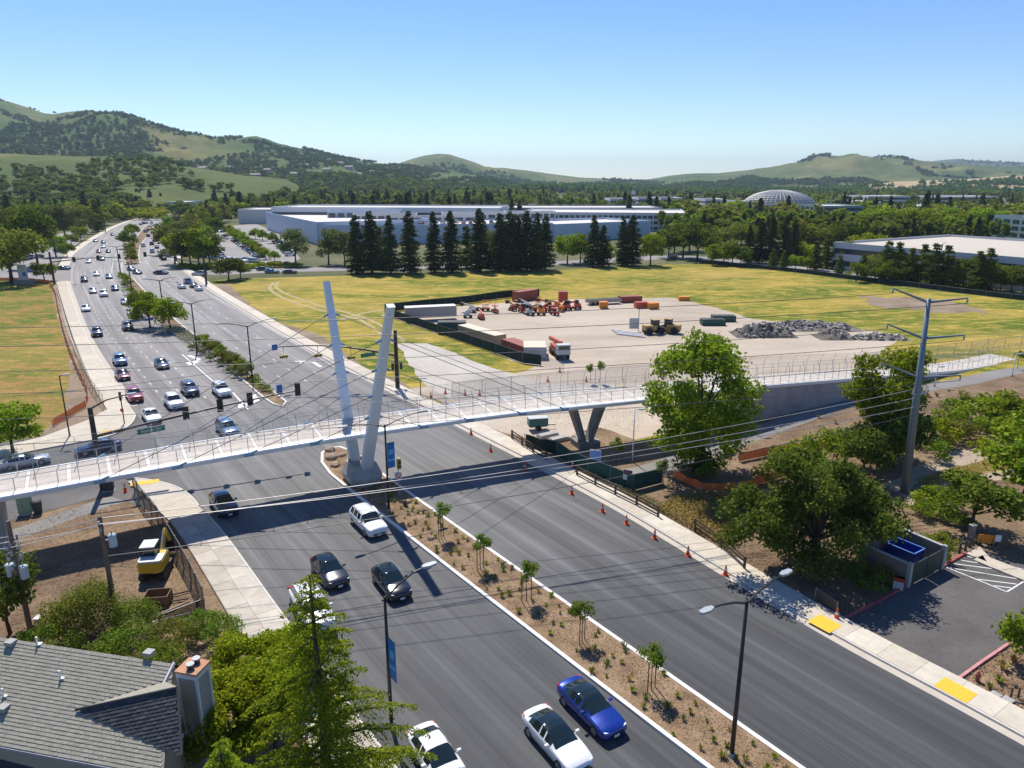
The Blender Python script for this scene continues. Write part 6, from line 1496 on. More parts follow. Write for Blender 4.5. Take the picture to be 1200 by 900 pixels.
sp = [(553,366,'b'),(564,374,'b'),(569,364,'s'),(580,366,'s'),(548,372,'b'),(601,364,'b'),(606,360,'s'),(612,366,'b'),(618,362,'b'),(624,366,'b'),(630,361,'s'),(636,366,'b'),(642,361,'b'),(647,366,'s'),(652,361,'b'),(658,365,'b'),(665,363,'b'),(676,362,'b'),(621,369,'b'),(634,369,'b'),(650,369,'s')]
for (px, py, k), w in zip(sp, where):
    lift(px, py, k, rng.choice([M_LIFT, M_LIFT, M_LIFT, M_LIFTO, M_WSTEEL, M_RUST]), '%s %s' % ('red-orange scissor lift' if k == 's' else 'red-orange boom lift', w), rng.uniform(0, 6.28))
ribbed('storage_container', (608,354), (630,350.5), 2.4, 2.4, M_RUST, M_RUST, 'dark rusty container against the back fence of the yard', 'container', .05, 8)
ribbed('storage_container', (655,357.5), (665,357.5), 2.4, 2.6, M_LIFT, M_RUST, 'tall red container behind the machine cluster', 'container', .6, 6)
ribbed('storage_container', (728,355), (752,354), 2.2, 1.4, M_RUST, M_RUST, 'low maroon container at the back of the yard', 'container', .05, 8)
ribbed('flatbed_trailer', (690,358), (728,356), 2.2, .7, M_SILV, M_DIGB, 'low flatbed trailer loaded with steel at the back of the yard', 'trailer', .5, 6, 2)
ribbed('equipment_box', (703,361.5), (712,361.5), 1.8, 1.4, M_LIFTO, M_LIFTO, 'bright orange equipment box beside the flatbed', 'box', .05, 4)
ribbed('equipment_box', (746,361.5), (760,361), 1.8, 1.3, M_LIFT, M_LIFT, 'red equipment box on the right side of the yard', 'box', .05, 4)
ribbed('equipment_box', (761,362.5), (772,362), 1.8, 1.3, M_LIFTO, M_LIFTO, 'orange equipment box right of the red one', 'box', .05, 4)
ribbed('equipment_box', (796,352.5), (808,352.5), 1.4, .9, M_LIFTO, M_LIFTO, 'small orange box at the meadow edge of the yard', 'box', .05, 4)
ribbed('waste_container', (823,381.5), (850,381.5), 2.2, 1.1, M_DGRN, M_DIGB, 'low dark green skip in the yard, nearer one', 'skip', .05, 6)
ribbed('waste_container', (836,377), (862,377), 2.2, 1.1, M_DGRN, M_DIGB, 'low dark green skip in the yard, farther one', 'skip', .05, 6)
# loaders
def loader(px, py, ang, label):
    p = G(px, py); t = thing('wheel_loader', label, 'loader', p, ang); mt = plain('loader_dusty_yellow', (.40,.27,.10), .7)
    MB().box((-.8, 0, 1.3), (2.6, 1.5, 1.0)).build('engine_housing', mt, t); MB().box((.4, 0, 2.0), (1.3, 1.4, 1.6)).build('cab', M_DIGB, t); MB().box((.4, 0, 2.85), (1.5, 1.5, .1)).build('cab_roof', mt, t)
    for x in (-1.2, 1.4):
        for s in (-1, 1): mb = MB(); mb.tube([(x, s * .7, .7), (x, s * 1.15, .7)], .7, 14); mb.build('wheel', M_TYRE, t)
    for s in (-1, 1): MB().bar((1.0, s * .5, 1.6), (3.2, s * .5, .7), .16, .3).build('lift_arm', mt, t)
    mb = MB(); mb.add([(3.1,-1.3,1.2),(3.1,1.3,1.2),(3.0,-1.3,.2),(3.0,1.3,.2),(4.0,-1.3,.1),(4.0,1.3,.1)], [(0,1,3,2),(2,3,5,4),(0,2,4),(1,5,3)]); mb.build('bucket', mt, t); return t
loader(765, 391, .3, 'dusty yellow wheel loader in the middle of the yard, left one'); loader(785, 390, 2.6, 'dusty yellow wheel loader in the middle of the yard, right one')
p = G(748, 388); b = thing('notice_board', 'white board on a post beside the loaders', 'sign', p); MB().bar((0, .05, 0), (0, .05, 5.0), .1).build('post', M_POLEB, b); MB().box((-.9, 0, 1.6), (2.0, .05, 2.2)).build('panel', M_WSTEEL, b)
for k in range(4): o = tag(MB().tube([(-3, 0, .15), (3, 0, .15)], .15, 8).build('pipe', M_PIPEW), 'white pipe on the ground left of the loaders, %s from the back' % ORD[k], 'pipe'); o.location = G(733 + k * 2, 389 + k * 1.6); o.rotation_euler = (0, 0, -.55)
# rubble heaps
M_RUB = patchy('grey_rubble', [(.10,.085,.07), (.20,.175,.15), (.36,.33,.30)], .5, 8, fine=(2.5, .4), bump=1.0); M_SPOIL = patchy('grey_spoil', [(.11,.10,.085), (.19,.17,.14)], .4, 8, fine=(3, .3), bump=.8); M_CHUNK = plain('broken_concrete', (.30,.275,.25), .85, var=.5, scale=.8)
def heap(px0, px1, py, depth, h, mat, label, seed, chunks=0):
    a, b_ = G(px0, py), G(px1, py); L = (b_ - a).length; nx, ny = 36, 16; V = []; F = []
    for j in range(ny + 1):
        for i in range(nx + 1):
            u, v = i / nx, j / ny; e = max(0, math.sin(u * math.pi)) ** .6 * max(0, math.sin(v * math.pi)) ** .8
            z = e * h * (.55 + .9 * abs(mnoise.fractal(Vector((u * 6 + seed, v * 3, seed)), 1, 2, 4))) - .05
            V.append((u * L - L / 2, (v - .5) * depth, z))
    F = [(j*(nx+1)+i, j*(nx+1)+i+1, (j+1)*(nx+1)+i+1, (j+1)*(nx+1)+i) for j in range(ny) for i in range(nx)]
    t = thing('rubble_heap', label, 'rubble'); t.location = a.lerp(b_, .5); mb = MB(); mb.add(V, F); mb.build('heap', mat, t)
    if chunks:
        mb = MB(); rr = random.Random(seed)
        for k in range(chunks):
            u, v = rr.uniform(.08, .92), rr.uniform(.1, .8); i, j = int(u * nx), int(v * ny); q = V[j*(nx+1)+i]; s = rr.uniform(.18, .62)
            mb.box((q[0], q[1], q[2] + s * .2), (s * 1.4, s, s * .5), M=Euler((rr.uniform(-.6,.6), rr.uniform(-.6,.6), rr.uniform(0,6))).to_matrix())
        stuff(mb.build('concrete_chunk', M_CHUNK, t))
heap(858, 930, 392, 7, 2.2, M_SPOIL, 'dark grey spoil heap in front of the broken concrete', 2.2, 60); heap(876, 1004, 384, 8, 1.4, M_RUB, 'long heap of broken pale concrete along the meadow edge', 3.7, 260); heap(955, 1000, 395, 6, 1.5, M_SPOIL, 'small rounded spoil heap right of the dark heap', 5.1, 10); heap(1000, 1062, 396, 5, .8, M_RUB, 'low spread of broken pieces at the right end of the yard', 6.4, 60)
# ---------------------------------------------------------------- bin enclosure and car-park items
M_BLOCK = patchy('block_wall', [(.20,.175,.15), (.27,.24,.205)], .8, 6, fine=(5, .15), coord='Object'); M_GATE = plain('gate_dark_green', (.025,.045,.035), .6)
EN = [G(1006, 662), G(1063, 688), G(1103, 666), G(1048, 641)]
enc = thing('bin_enclosure', 'walled bin enclosure with dark gates at the corner of the car park', 'enclosure', EN[0])
for a, b_, mt, nm in ((0, 1, M_BLOCK, 'wall'), (3, 0, M_BLOCK, 'wall'), (2, 3, M_BLOCK, 'wall')):
    p, q = EN[a] - EN[0], EN[b_] - EN[0]; d = (q - p).normalized(); mb = MB(); mb.bar(p + Vector((0, 0, .95)), q + Vector((0, 0, .95)), .2, 1.9); w = mb.build(nm, mt, enc); mb = MB(); mb.bar(p - d * .1 + Vector((0, 0, 1.93)), q + d * .1 + Vector((0, 0, 1.93)), .28, .08); mb.build('coping', M_CONC, w)
p, q = EN[1] - EN[0], EN[2] - EN[0]; m_ = p.lerp(q, .5)
for a, b_ in ((p.lerp(q, .04), m_.lerp(p, .02)), (m_.lerp(q, .02), q.lerp(p, .04))): MB().bar(a + Vector((0, 0, .95)), b_ + Vector((0, 0, .95)), .08, 1.7).build('gate', M_GATE, enc)
for v in (p, q): MB().box(v + Vector((0, 0, 1.0)), (.3, .3, 2.1), .5).build('gate_post', M_CONC, enc)
dp = G(1058, 659); du = thing('dumpster', 'blue open dumpster inside the bin enclosure', 'dumpster', dp, math.atan2((EN[1] - EN[0]).y, (EN[1] - EN[0]).x)); M_DB = plain('dumpster_blue', (.012,.05,.30), .45)
for c, s in (((0, -.75, .85), (2.2, .06, 1.3)), ((0, .75, .85), (2.2, .06, 1.3)), ((-1.1, 0, .85), (.06, 1.5, 1.3)), ((1.1, 0, .85), (.06, 1.5, 1.3)), ((0, 0, .2), (2.2, 1.5, .08))): MB().box(c, s).build('side_panel', M_DB, du)
for s in (-1, 1): MB().box((0, s * .78, 1.5), (2.3, .1, .08)).build('rim', plain('dumpster_rim', (.10,.22,.55), .45), du); MB().box((s * 1.13, 0, 1.5), (.1, 1.6, .08)).build('rim', plain('dumpster_rim', (.10,.22,.55), .45), du)
p = G(1052, 690); b = thing('utility_box', 'small white box with red top against the enclosure wall', 'box', p, -.55); MB().box((0, 0, .5), (.7, .4, 1.0)).build('housing', M_WSTEEL, b); MB().box((0, -.02, .85), (.72, .42, .3)).build('red_band', M_REDS, b)
M_BOL = plain('bollard_brown', (.06,.05,.045), .7)
for k, (px, py) in enumerate(((1124, 648), (1131, 645), (1137, 641))): o = tag(MB().cyl((0, 0, 0), .09, .9, 10).cyl((0, 0, .9), .09, .05, 10, .04).build('bollard', M_BOL), 'short dark bollard by the hatched bay, %s from the left' % ORD[k], 'bollard', 'bollards by the hatched bay'); o.location = G(px, py)
p = G(1155, 639); b = thing('road_sign', 'orange works sign lying by the trail entrance', 'sign', p, -.2); MB().box((0, 0, .6), (1.3, .05, .75)).build('panel', M_LIFTO, b); MB().box((-.45, .1, .3), (.05, .3, .6)).build('leg', M_DIGB, b); MB().box((.45, .1, .3), (.05, .3, .6)).build('leg', M_DIGB, b)
p = G(1168, 641); b = thing('notice_board', 'small white notice next to the orange works sign', 'sign', p, -.2); MB().bar((0, .04, 0), (0, .04, 1.0), .06).build('post', M_POLEB, b); MB().box((0, 0, .8), (.45, .03, .6)).build('panel', M_WHT, b)
p = G(1137, 633); b = thing('gate_post', 'grey concrete post by the trail entrance', 'post', p); MB().box((0, 0, .7), (.45, .35, 1.4), .3).build('shaft', M_CONCD, b); MB().box((0, 0, 1.43), (.52, .42, .08), .3).build('cap', M_CONC, b)
for k, (px, py) in enumerate(((1165, 816), (1180, 822))): o = tag(MB().box((0, 0, .06), (.75, .55, .12), .5).box((0, 0, .125), (.6, .42, .02), .5).build('valve_cover', M_CONC), 'flat pale valve box cover in the corner bed, %s one' % ['left', 'right'][k], 'cover'); o.location = G(px, py)
p = G(1188, 818); b = thing('backflow_pipe', 'small dark standpipe in the corner bed by the pavement', 'pipe', p); MB().tube([(-.2, 0, 0), (-.2, 0, .7), (.25, 0, .7), (.25, 0, 0)], .06, 8).build('pipe_loop', M_BOL, b); MB().cyl((0, 0, .7), .1, .2, 8).build('valve', M_DIGB, b)
p = G(1145, 798); b = thing('hydrant', 'small rusty brown hydrant-like post in the corner bed', 'hydrant', p); MB().tube([(0, 0, 0), (0, 0, .55), (0, 0, .7)], [.13, .12, .05], 10).build('barrel', M_RUST, b); MB().tube([(-.2, 0, .4), (.2, 0, .4)], .06, 8).build('outlet', M_RUST, b)
# monument sign far left
p = G(29, 333); b = thing('monument_sign', 'tall white and grey monument sign at the corner of the far-left junction', 'sign', p, .1)
MB().box((0, 0, 3.4), (2.3, .7, 4.6)).build('panel', M_WSTEEL, b); MB().box((0, 0, .6), (5.5, 1.2, 1.4)).build('plinth', M_CONCD, b); MB().box((.5, -.37, 3.0), (.9, .03, 1.2)).build('blue_panel', M_BLUES, b); MB().box((-.2, -.37, 4.8), (1.4, .03, .6)).build('grey_panel', M_LAMPHEAD, b)
MB()
# ================================================================== BUILDINGS
M_FAC = plain('pale_blue_panel', (.50,.575,.66), .5, 0, .08, .05); M_FACD = plain('panel_joint_grey', (.20,.235,.27), .6); M_ROOFP = plain('pale_roof', (.60,.57,.54), .8, var=.1, scale=.02); M_ROOFT = plain('beige_roof_deck', (.52,.46,.38), .85, var=.1, scale=.02)
M_BW = plain('white_wall', (.66,.64,.60), .7); M_BWIN = plain('blue_glass', (.03,.055,.075), .15, spec=.7); M_RDOME = plain('white_frame', (.62,.59,.54), .6); M_FRAME = plain('window_frame_grey', (.38,.38,.38), .5)
def build_block(name, a, b, depth, h, wall, roofm, label, floors=3, bays=20, z0=0.0, win=None, parapet=1.0, wh=.55, panels=None, strip=False, cat='building', side_bays=6):
    """a-b: front edge as seen from the camera; depth away from it"""
    a, b = Vector(a), Vector(b); d = b - a; L = d.length; ang = math.atan2(d.y, d.x); t = thing(name, label, cat, (a.x, a.y, 0), ang)
    MB().box((L / 2, depth / 2, z0 + h / 2 - .15), (L, depth, h + .3)).build('wall', wall, t)
    MB().box((L / 2, depth / 2, z0 + h + .06), (L - .8, depth - .8, .1)).build('roof', roofm, t)
    if parapet:
        for c, s in (((L / 2, .15, z0 + h + parapet / 2), (L + .1, .3, parapet)), ((L / 2, depth - .15, z0 + h + parapet / 2), (L + .1, .3, parapet)), ((.15, depth / 2, z0 + h + parapet / 2), (.3, depth - .62, parapet)), ((L - .15, depth / 2, z0 + h + parapet / 2), (.3, depth - .62, parapet))): MB().box(c, s).build('parapet', wall, t)
    fh = h / max(floors, 1)
    if win:
        fr = MB().box((0, 0, 0), (L / bays * .72 + .2, .14, fh * wh + .2)).mesh('window_frame', M_FRAME); pa = MB().box((0, 0, 0), (L / bays * .72, .2, fh * wh)).mesh('pane', win)
        for f in range(floors):
            if strip:
                MB().box((L / 2, -.04, z0 + fh * (f + .52)), (L - 1.5, .12, fh * wh)).build('window_band', win, t)
            else:
                for k in range(bays):
                    o = link('window', fr, t, (L * (k + .5) / bays, 0, z0 + fh * (f + .52))); link('pane', pa, o)
            for k in range(side_bays):
                for x in (0, L):
                    MB().box((x, depth * (k + .5) / side_bays, z0 + fh * (f + .52)), (.2, depth / side_bays * .7, fh * wh)).build('window', win, t)
    if panels:
        pm = MB().box((0, 0, 0), (L / panels * .965, .12, h * .97)).mesh('facade_panel', wall)
        for k in range(panels): link('facade_panel', pm, t, (L * (k + .5) / panels, -.05, z0 + h * .5))
        n2 = max(2, int(depth / (L / panels))); pm = MB().box((0, 0, 0), (.12, depth / n2 * .965, h * .97)).mesh('facade_panel', wall)
        for k in range(n2):
            for x in (-.05, L + .05): link('facade_panel', pm, t, (x, depth * (k + .5) / n2, z0 + h * .5))
    return t
# grey shopping centre with rooftop parking
A0, A1, A2, A3 = G(316, 276), G(375, 287), G(505, 284), G(640, 287)
mall = build_block('shopping_centre', A1, G(648, 283.5), 60, 8.2, M_FAC, M_ROOFP, 'long pale blue-grey building with flat parking roof behind the conifer row', panels=44, parapet=1.0)
build_block('shopping_centre', at_dist(318, 250, 452), at_dist(585, 250, 436), 46, 13.0, plain('upper_storey_white', (.62,.63,.64), .6), M_ROOFP, 'white upper storey rising behind the grey parking roof', 2, 40, 0, M_BWIN, .9, .3, strip=True)
mallb = build_block('shopping_centre', G(313, 269), A1 + Vector((-1, 0, 0)), 60, 9.2, M_FAC, M_ROOFP, 'left wing of the grey building beside the distant car park', panels=22, parapet=1.4)
mallc = build_block('shopping_centre', G(650, 284), G(762, 278), 40, 7.6, M_FAC, M_ROOFP, 'lower right wing of the grey building seen between conifers', panels=20, parapet=1.2)
# rooftop pavilions and cars on the parking roof
for k, (px, dist, w, dpt_, h, z, mt, lb) in enumerate(((450, 398, 34, 10, 3.4, 8.3, M_BW, 'white roof pavilion on the grey building, left one'), (560, 408, 40, 10, 3.6, 8.3, M_BW, 'white roof pavilion on the grey building, middle one'), (425, 414, 40, 9, 4.6, 8.3, M_FAC, 'grey roof storey at the left of the grey building'), (622, 410, 28, 8, 4.2, 8.3, M_BW, 'white roof pavilion on the grey building, right one'), (505, 392, 46, 7, 2.6, 8.3, M_ROOFP, 'long pale roof canopy on the grey building'))):
    p = at_dist(px, 240, dist); b = build_block('roof_pavilion', (p.x - w / 2, p.y, 0), (p.x + w / 2, p.y + 4, 0), dpt_, h, mt, M_ROOFP, lb, 1, 8, z, M_BWIN, .5, .5, side_bays=2); 
for k in range(26):
    px = 420 + k * 8.2; p = at_dist(px, 240, 374 + (k % 3) * 4); c = rng.choice(['white', 'silver', 'red', 'charcoal', 'maroon', 'grey', 'white'])
    o = tag(link('parked_car', parked_mesh(rng.choice(['sedan', 'suv']), c), None, (p.x, p.y, 8.33), 1.5 + rng.uniform(-.1, .1)), '%s car on the roof of the grey building, %s from its left end' % (c, (ORD + ['seventeenth', 'eighteenth', 'nineteenth', 'twentieth', 'twenty-first', 'twenty-second', 'twenty-third', 'twenty-fourth', 'twenty-fifth', 'twenty-sixth'])[k]), 'car', 'cars on the parking roof')
# white office with blue windows
off = build_block('office_building', at_dist(610, 250, 455), at_dist(806, 250, 440), 60, 9.8, M_BW, M_ROOFP, 'white three-storey office with ribbon windows behind the grey building', 3, 30, 0, M_BWIN, 1.0, .5)
off.location.z = 0
build_block('office_building', at_dist(565, 250, 520), at_dist(775, 250, 520), 50, 10.2, plain('bluish_glass_wall', (.20,.26,.31), .4), M_ROOFP, 'long low blue-glazed building in front of the distant wood', 3, 30, 0, M_BWIN, .8, .6, strip=True)
for k, (x0, x1, dist, h, lb) in enumerate(((715, 745, 640, 13, 'white blocky building left of the dome with flagpole'), (748, 770, 660, 13.2, 'white blocky building second left of the dome'), (774, 800, 650, 13.5, 'white blocky building third left of the dome'), (826, 852, 640, 12.6, 'low white building just left of the dome'), (852, 880, 620, 11.5, 'pale building at the foot of the dome'))):
    build_block('office_building', at_dist(x0, 240, dist), at_dist(x1, 240, dist), 40, h, M_BW, M_ROOFP, lb, 4, 8, 0, M_BWIN, 1, .45)
build_block('office_building', at_dist(965, 250, 520), at_dist(1011, 250, 520), 50, 11.2, plain('green_glass_wall', (.22,.30,.30), .4), M_ROOFP, 'green-glazed office right of the dome above the trees', 4, 12, 0, M_BWIN, 1, .55, strip=True)
build_block('office_building', at_dist(1232, 262, 330), at_dist(1290, 262, 330), 40, 12.0, plain('green_glass_wall', (.22,.30,.30), .4), M_ROOFP, 'green-glazed office cut by the right edge', 4, 10, 0, M_BWIN, 1, .55, strip=True)
for k, (x0, x1, dist, h, lb) in enumerate(((1016, 1065, 900, 9.8, 'long low dark-banded building in the right distance, left one'), (1100, 1168, 900, 9.4, 'long low dark-banded building in the right distance, right one'), (1000, 1032, 700, 9, 'low pale roof among trees right of the dome'), (1080, 1150, 620, 7.6, 'low beige roof among the right-hand trees'))):
    build_block('office_building', at_dist(x0, 240, dist), at_dist(x1, 240, dist), 60, h, M_BW, M_ROOFP, lb, 2, 14, 0, M_BWIN, .8, .5, strip=True)
build_block('low_building', at_dist(280, 262, 520), at_dist(318, 262, 520), 40, 9, M_BW, M_ROOFP, 'white low roof left of the grey building', 1, 8, 0, None, .8)
build_block('low_building', at_dist(196, 250, 700), at_dist(220, 250, 700), 40, 9, M_BW, M_ROOFP, 'small white building beyond the bend', 1, 6, 0, None, .6)
# warehouse on the right
w0, w1 = G(979, 322), G(1222, 350)
build_block('warehouse', w0 + Vector((6, 18, 0)), w1 + Vector((4, 14, 0)), 70, 8.2, plain('warehouse_white', (.56,.56,.56), .7), M_ROOFT, 'large white flat-roofed warehouse behind conifers on the right', 2, 22, 0, M_BWIN, .9, .42, strip=True)
# lattice dome
dc = at_dist(912, 243, 640); dome = thing('lattice_dome', 'pale latticed dome roof rising over the trees', 'dome', (dc.x, dc.y, 0)); RX, RY, HZ, zb = 31, 27, 14.5, 6.5
mb = MB(); mb.tube([(math.cos(a) * RX, math.sin(a) * RY, zb) for a in [k * math.pi / 12 for k in range(25)]], .9, 6); mb.build('ring_beam', M_RDOME, dome)
MB().tube([(0, 0, 0), (0, 0, zb)], [RX * .99, RX * .99], 28).build('drum', M_BW, dome)
V = []; F = []; na, nb = 32, 12
for j in range(nb + 1):
    ph = j / nb * math.pi / 2
    for i in range(na): V.append((math.cos(i * 2 * math.pi / na) * RX * .985 * math.cos(ph), math.sin(i * 2 * math.pi / na) * RY * .985 * math.cos(ph), zb + HZ * .985 * math.sin(ph)))
for j in range(nb):
    for i in range(na): F.append((j*na+i, j*na+(i+1)%na, (j+1)*na+(i+1)%na, (j+1)*na+i))
mb = MB(); mb.add(V, F); mb.build('dome_glazing', plain('dome_glass', (.30,.285,.25), .4), dome, True)
for j in range(1, nb + 1):
    ph = j / (nb + .5) * math.pi / 2; mb = MB(); mb.tube([(math.cos(a) * RX * math.cos(ph), math.sin(a) * RY * math.cos(ph), zb + HZ * math.sin(ph)) for a in [k * math.pi / 16 for k in range(33)]], .42, 5, False); mb.build('hoop', M_RDOME, dome)
for i in range(48):
    a = i * 2 * math.pi / 48; mb = MB(); mb.tube([(math.cos(a) * RX * math.cos(p), math.sin(a) * RY * math.cos(p), zb + HZ * math.sin(p)) for p in [k * math.pi / 20 for k in range(11)]], .36, 5, False); mb.build('rib', M_RDOME, dome)
p = at_dist(740, 233, 610); b = thing('flagpole', 'tall flagpole with white flag near the white blocks', 'flagpole', (p.x, p.y, 0)); MB().tube([(0, 0, 0), (0, 0, 21.5)], [.3, .15], 8).build('pole', M_WHT, b); MB().box((1.5, 0, 19.6), (3.0, .1, 3.0)).build('flag', M_WHT, b)
# houses dotted on the left hillside
M_HROOF = plain('hill_house_roof', (.24,.20,.17), .8); M_HWALL = plain('hill_house_wall', (.50,.45,.38), .8)
# ================================================================== PLANTING
def ordw(n):
    U_ = ['zeroth'] + ORD[:16] + ['seventeenth', 'eighteenth', 'nineteenth']; T_ = {2: 'twent', 3: 'thirt', 4: 'fort', 5: 'fift'}
    return U_[n] if n < 20 else (T_[n // 10] + 'ieth' if n % 10 == 0 else T_[n // 10] + 'y-' + U_[n % 10])
def hpx(base_y, top_y): return CAM_H * (base_y - top_y) / (base_y - HORIZON)
def tree_px(kind, x, y, top, label, w=1.0, group=None, name='tree'):
    return place_tree(kind, G(x, y), hpx(y, top), label, name, group, w)
# conifer row behind the meadow
row_c = [(419,320,250),(436,320,246),(458,320,250),(481,320,245),(509,319,246),(529,319,245),(562,318,243),(586,317,248),(598,317,246),(606,316,250),(617,317,245),(629,317,247),(639,316,251),(695,312,250),(706,312,262),(729,311,252),(740,311,250)]
for k, (x, y, t_) in enumerate(row_c):
    place_tree('redwood', G(x, y), hpx(y, t_), 'dark redwood in the row behind the meadow, %s from the left' % (ORD + ['seventeenth'])[k], 'redwood_tree', 'redwood row behind the meadow', .98 + .45 * rng.random())
for k, (kd, x, y, t_, lb) in enumerate((('grey',347,311,266,'tall thin grey-green tree in front of the car park hedge'),('grey',385,310,266,'full grey-green tree left of the redwood row'),('grey',404,311,270,'pale tree touching the left end of the redwood row'),('pine',547,314,262,'brownish conifer between two redwoods in the row'),('pine',447,314,264,'thin conifer behind the second redwood'),('grey',575,312,268,'pale tree glimpsed between redwoods'),('bright',665,309,272,'bright round tree in the gap of the redwood row'),('bright',680,308,274,'second bright tree in the gap of the redwood row'),('bright',762,311,271,'bright green round tree at the right end of the redwood row'),('bright',712,308,285,'small bright tree behind the right redwoods'))):
    tree_px(kd, x, y, t_, lb)
# belt of trees right of the redwoods, along the cross street
belt = [('dark',783,302,270),('dark',800,302,262),('dark',817,305,258),('round',790,296,262),('olive',808,294,258),('bright',835,311,286),('olive',848,310,284),('round',858,311,282),('redwood',876,308,262),('redwood',889,308,254),('redwood',902,308,252),('redwood',917,308,250),('redwood',928,306,255),('dark',868,312,288),('pine',905,314,290),('pine',918,314,292),('olive',938,300,258),('olive',955,300,258),('yellow',940,306,284),('bright',932,315,298),('bright',946,316,300),('pine',955,316,280),('pine',968,314,272),('dark',975,300,262),('olive',850,294,262),('olive',868,292,258),('dark',985,296,258),('redwood',1000,296,262),('pine',983,322,298),('yellow',1010,300,274),('yellow',1030,302,276),('round',1003,330,306),('dark',1020,330,308),('round',1040,332,304),('dark',1062,333,306),('pine',1036,330,280),('pine',1049,331,281),('pine',1064,333,288),('pine',1078,334,284),('pine',1091,336,282),('pine',1105,337,285),('pine',1117,339,302),('dark',1128,336,300),('pine',1142,341,292),('pine',1153,341,288),('round',1160,340,305),('bright',1172,340,318),('dark',1185,343,310),('dark',1198,345,314),('dark',1172,320,294),('pine',1010,326,296),('olive',1025,322,296),('olive',990,314,282)]
for k, (kd, x, y, t_) in enumerate(belt):
    nm = {'dark': 'dense dark evergreen', 'round': 'mid-green round tree', 'olive': 'olive-green tree', 'bright': 'bright green tree', 'redwood': 'tall dark redwood', 'pine': 'dark pointed conifer', 'yellow': 'low yellow-green tree'}[kd]
    bx = sorted(q[1] for q in belt).index(x) + 1
    tree_px(kd, x, y, t_, '%s, %s from the left in the belt beyond the meadow' % (nm, ordw(bx)), 1.15, 'tree belt along the cross street')
k = 0
for x in np.arange(776, 990, 8.5):
    k += 1; p = at_dist(x, 243, 430 + 10 * math.sin(x)); place_tree('column', (p.x, p.y), 30 - (rng.uniform(239, 247) - 210) * p.y / FPX, 'bright columnar tree, %s from the left in the row before the dome' % ordw(k), 'poplar_tree', 'bright row before the dome', 1.25)
k = 0
for x in np.arange(1003, 1180, 8.0):
    for rw in range(2):
        k += 1; p = at_dist(x + 4 * rw, 243, 400 - 40 * rw + 8 * math.sin(x)); place_tree(['bright', 'column'][rw] if rng.random() < .8 else 'olive', (p.x, p.y), 30 - (rng.uniform(240, 250) + 9 * rw - 210) * p.y / FPX, 'bright tree, %s from the left in the belt behind the warehouse' % ordw(k), 'tree', 'bright belt behind the warehouse', 1.2)
# left of the meadow: clump beside the main road and car park hedges
for k, (kd, x, y, t_) in enumerate((('grey',205,309,268),('bright',214,312,270),('grey',224,312,266),('bright',234,313,268),('grey',246,312,272),('olive',200,298,262),('grey',211,294,258),('grey',222,292,256),('olive',235,296,260),('round',197,284,254),('grey',210,280,250),('round',243,300,266),('dark',252,282,254),('olive',226,276,250),('round',240,272,248))):
    tree_px(kd, x, y, t_, '%s tree in the clump between road and car park, %s' % ({'grey': 'pale grey-green', 'bright': 'bright green', 'olive': 'olive', 'round': 'mid-green', 'dark': 'dark green'}[kd], ORD[k] + ' counted from the front'), 1.1, 'clump between the road and the car park')
for k, (x, y) in enumerate([(286,287),(291,290),(296,293.5),(301,297),(306,301),(311,304),(282,284),(278,281),(299,280),(308,282),(322,306),(320,285),(273,279),(268,276)]):
    tree_px('bright', x, y, y - 13, 'small bright car park tree, %s of the hedge-like row' % ORD[k], 1.3, 'car park trees')
place_tree('dark', G(268, 329), 7.0, 'dark spreading tree at the right corner of the far junction', 'tree', None, 1.5); place_tree('dark', G(282, 326), 6.0, 'second dark spreading tree at the meadow corner', 'tree', None, 1.3)
k = 0
for x in np.arange(212, 352, 6.5):
    k += 1
    if 250 < x < 285: continue
    place_bush('yellow', G(x, 315 - .015 * (x - 212)), 5.0, 2.0, 'yellow-green clipped shrub, %s from the left along the cross street' % ordw(k), group='yellow-green hedge along the cross street')
for k, (kd, x, y, t_, w, lb) in enumerate((('olive',14,332,262,1.25,'large pale green tree at the left edge behind the lawn'),('dark',45,312,238,.75,'very tall dark conifer-like tree left of the road'),('pine',27,300,266,.9,'small dark conifer beside the tall dark tree'),('bright',66,301,272,1.1,'rounded bright tree right of the tall dark tree'),('bright',52,329,306,1.3,'small light green tree near the far-left corner'),('round',79,302,284,1.1,'small round tree at the left roadside'),('bright',95,282,264,1.2,'bright shrubby tree by the left car park'),('olive',84,288,272,1.2,'low olive tree by the left car park'),('pine',115,271,232,1.0,'lone dark conifer at the roadside before the bend'),('dark',8,288,238,1.2,'dark tall tree at the left edge'),('dark',28,282,240,1.2,'dark tall tree second from the left edge'),('grey',50,280,240,1.1,'pale tall tree behind the tall dark tree'),('grey',64,280,238,1.1,'pale tall tree right of the tall dark tree'),('grey',76,279,240,1.1,'pale tall tree in the left background row'),('grey',88,277,242,1.1,'pale tall tree at the right end of the left background row'),('dark',100,274,240,1.0,'dark tree at the end of the left background row'),('olive',-10,310,262,1.4,'olive tree cut by the left edge'),('yellow',20,298,278,1.3,'yellow-green shrub below the left background trees'))):
    tree_px(kd, x, y, t_, lb, w)
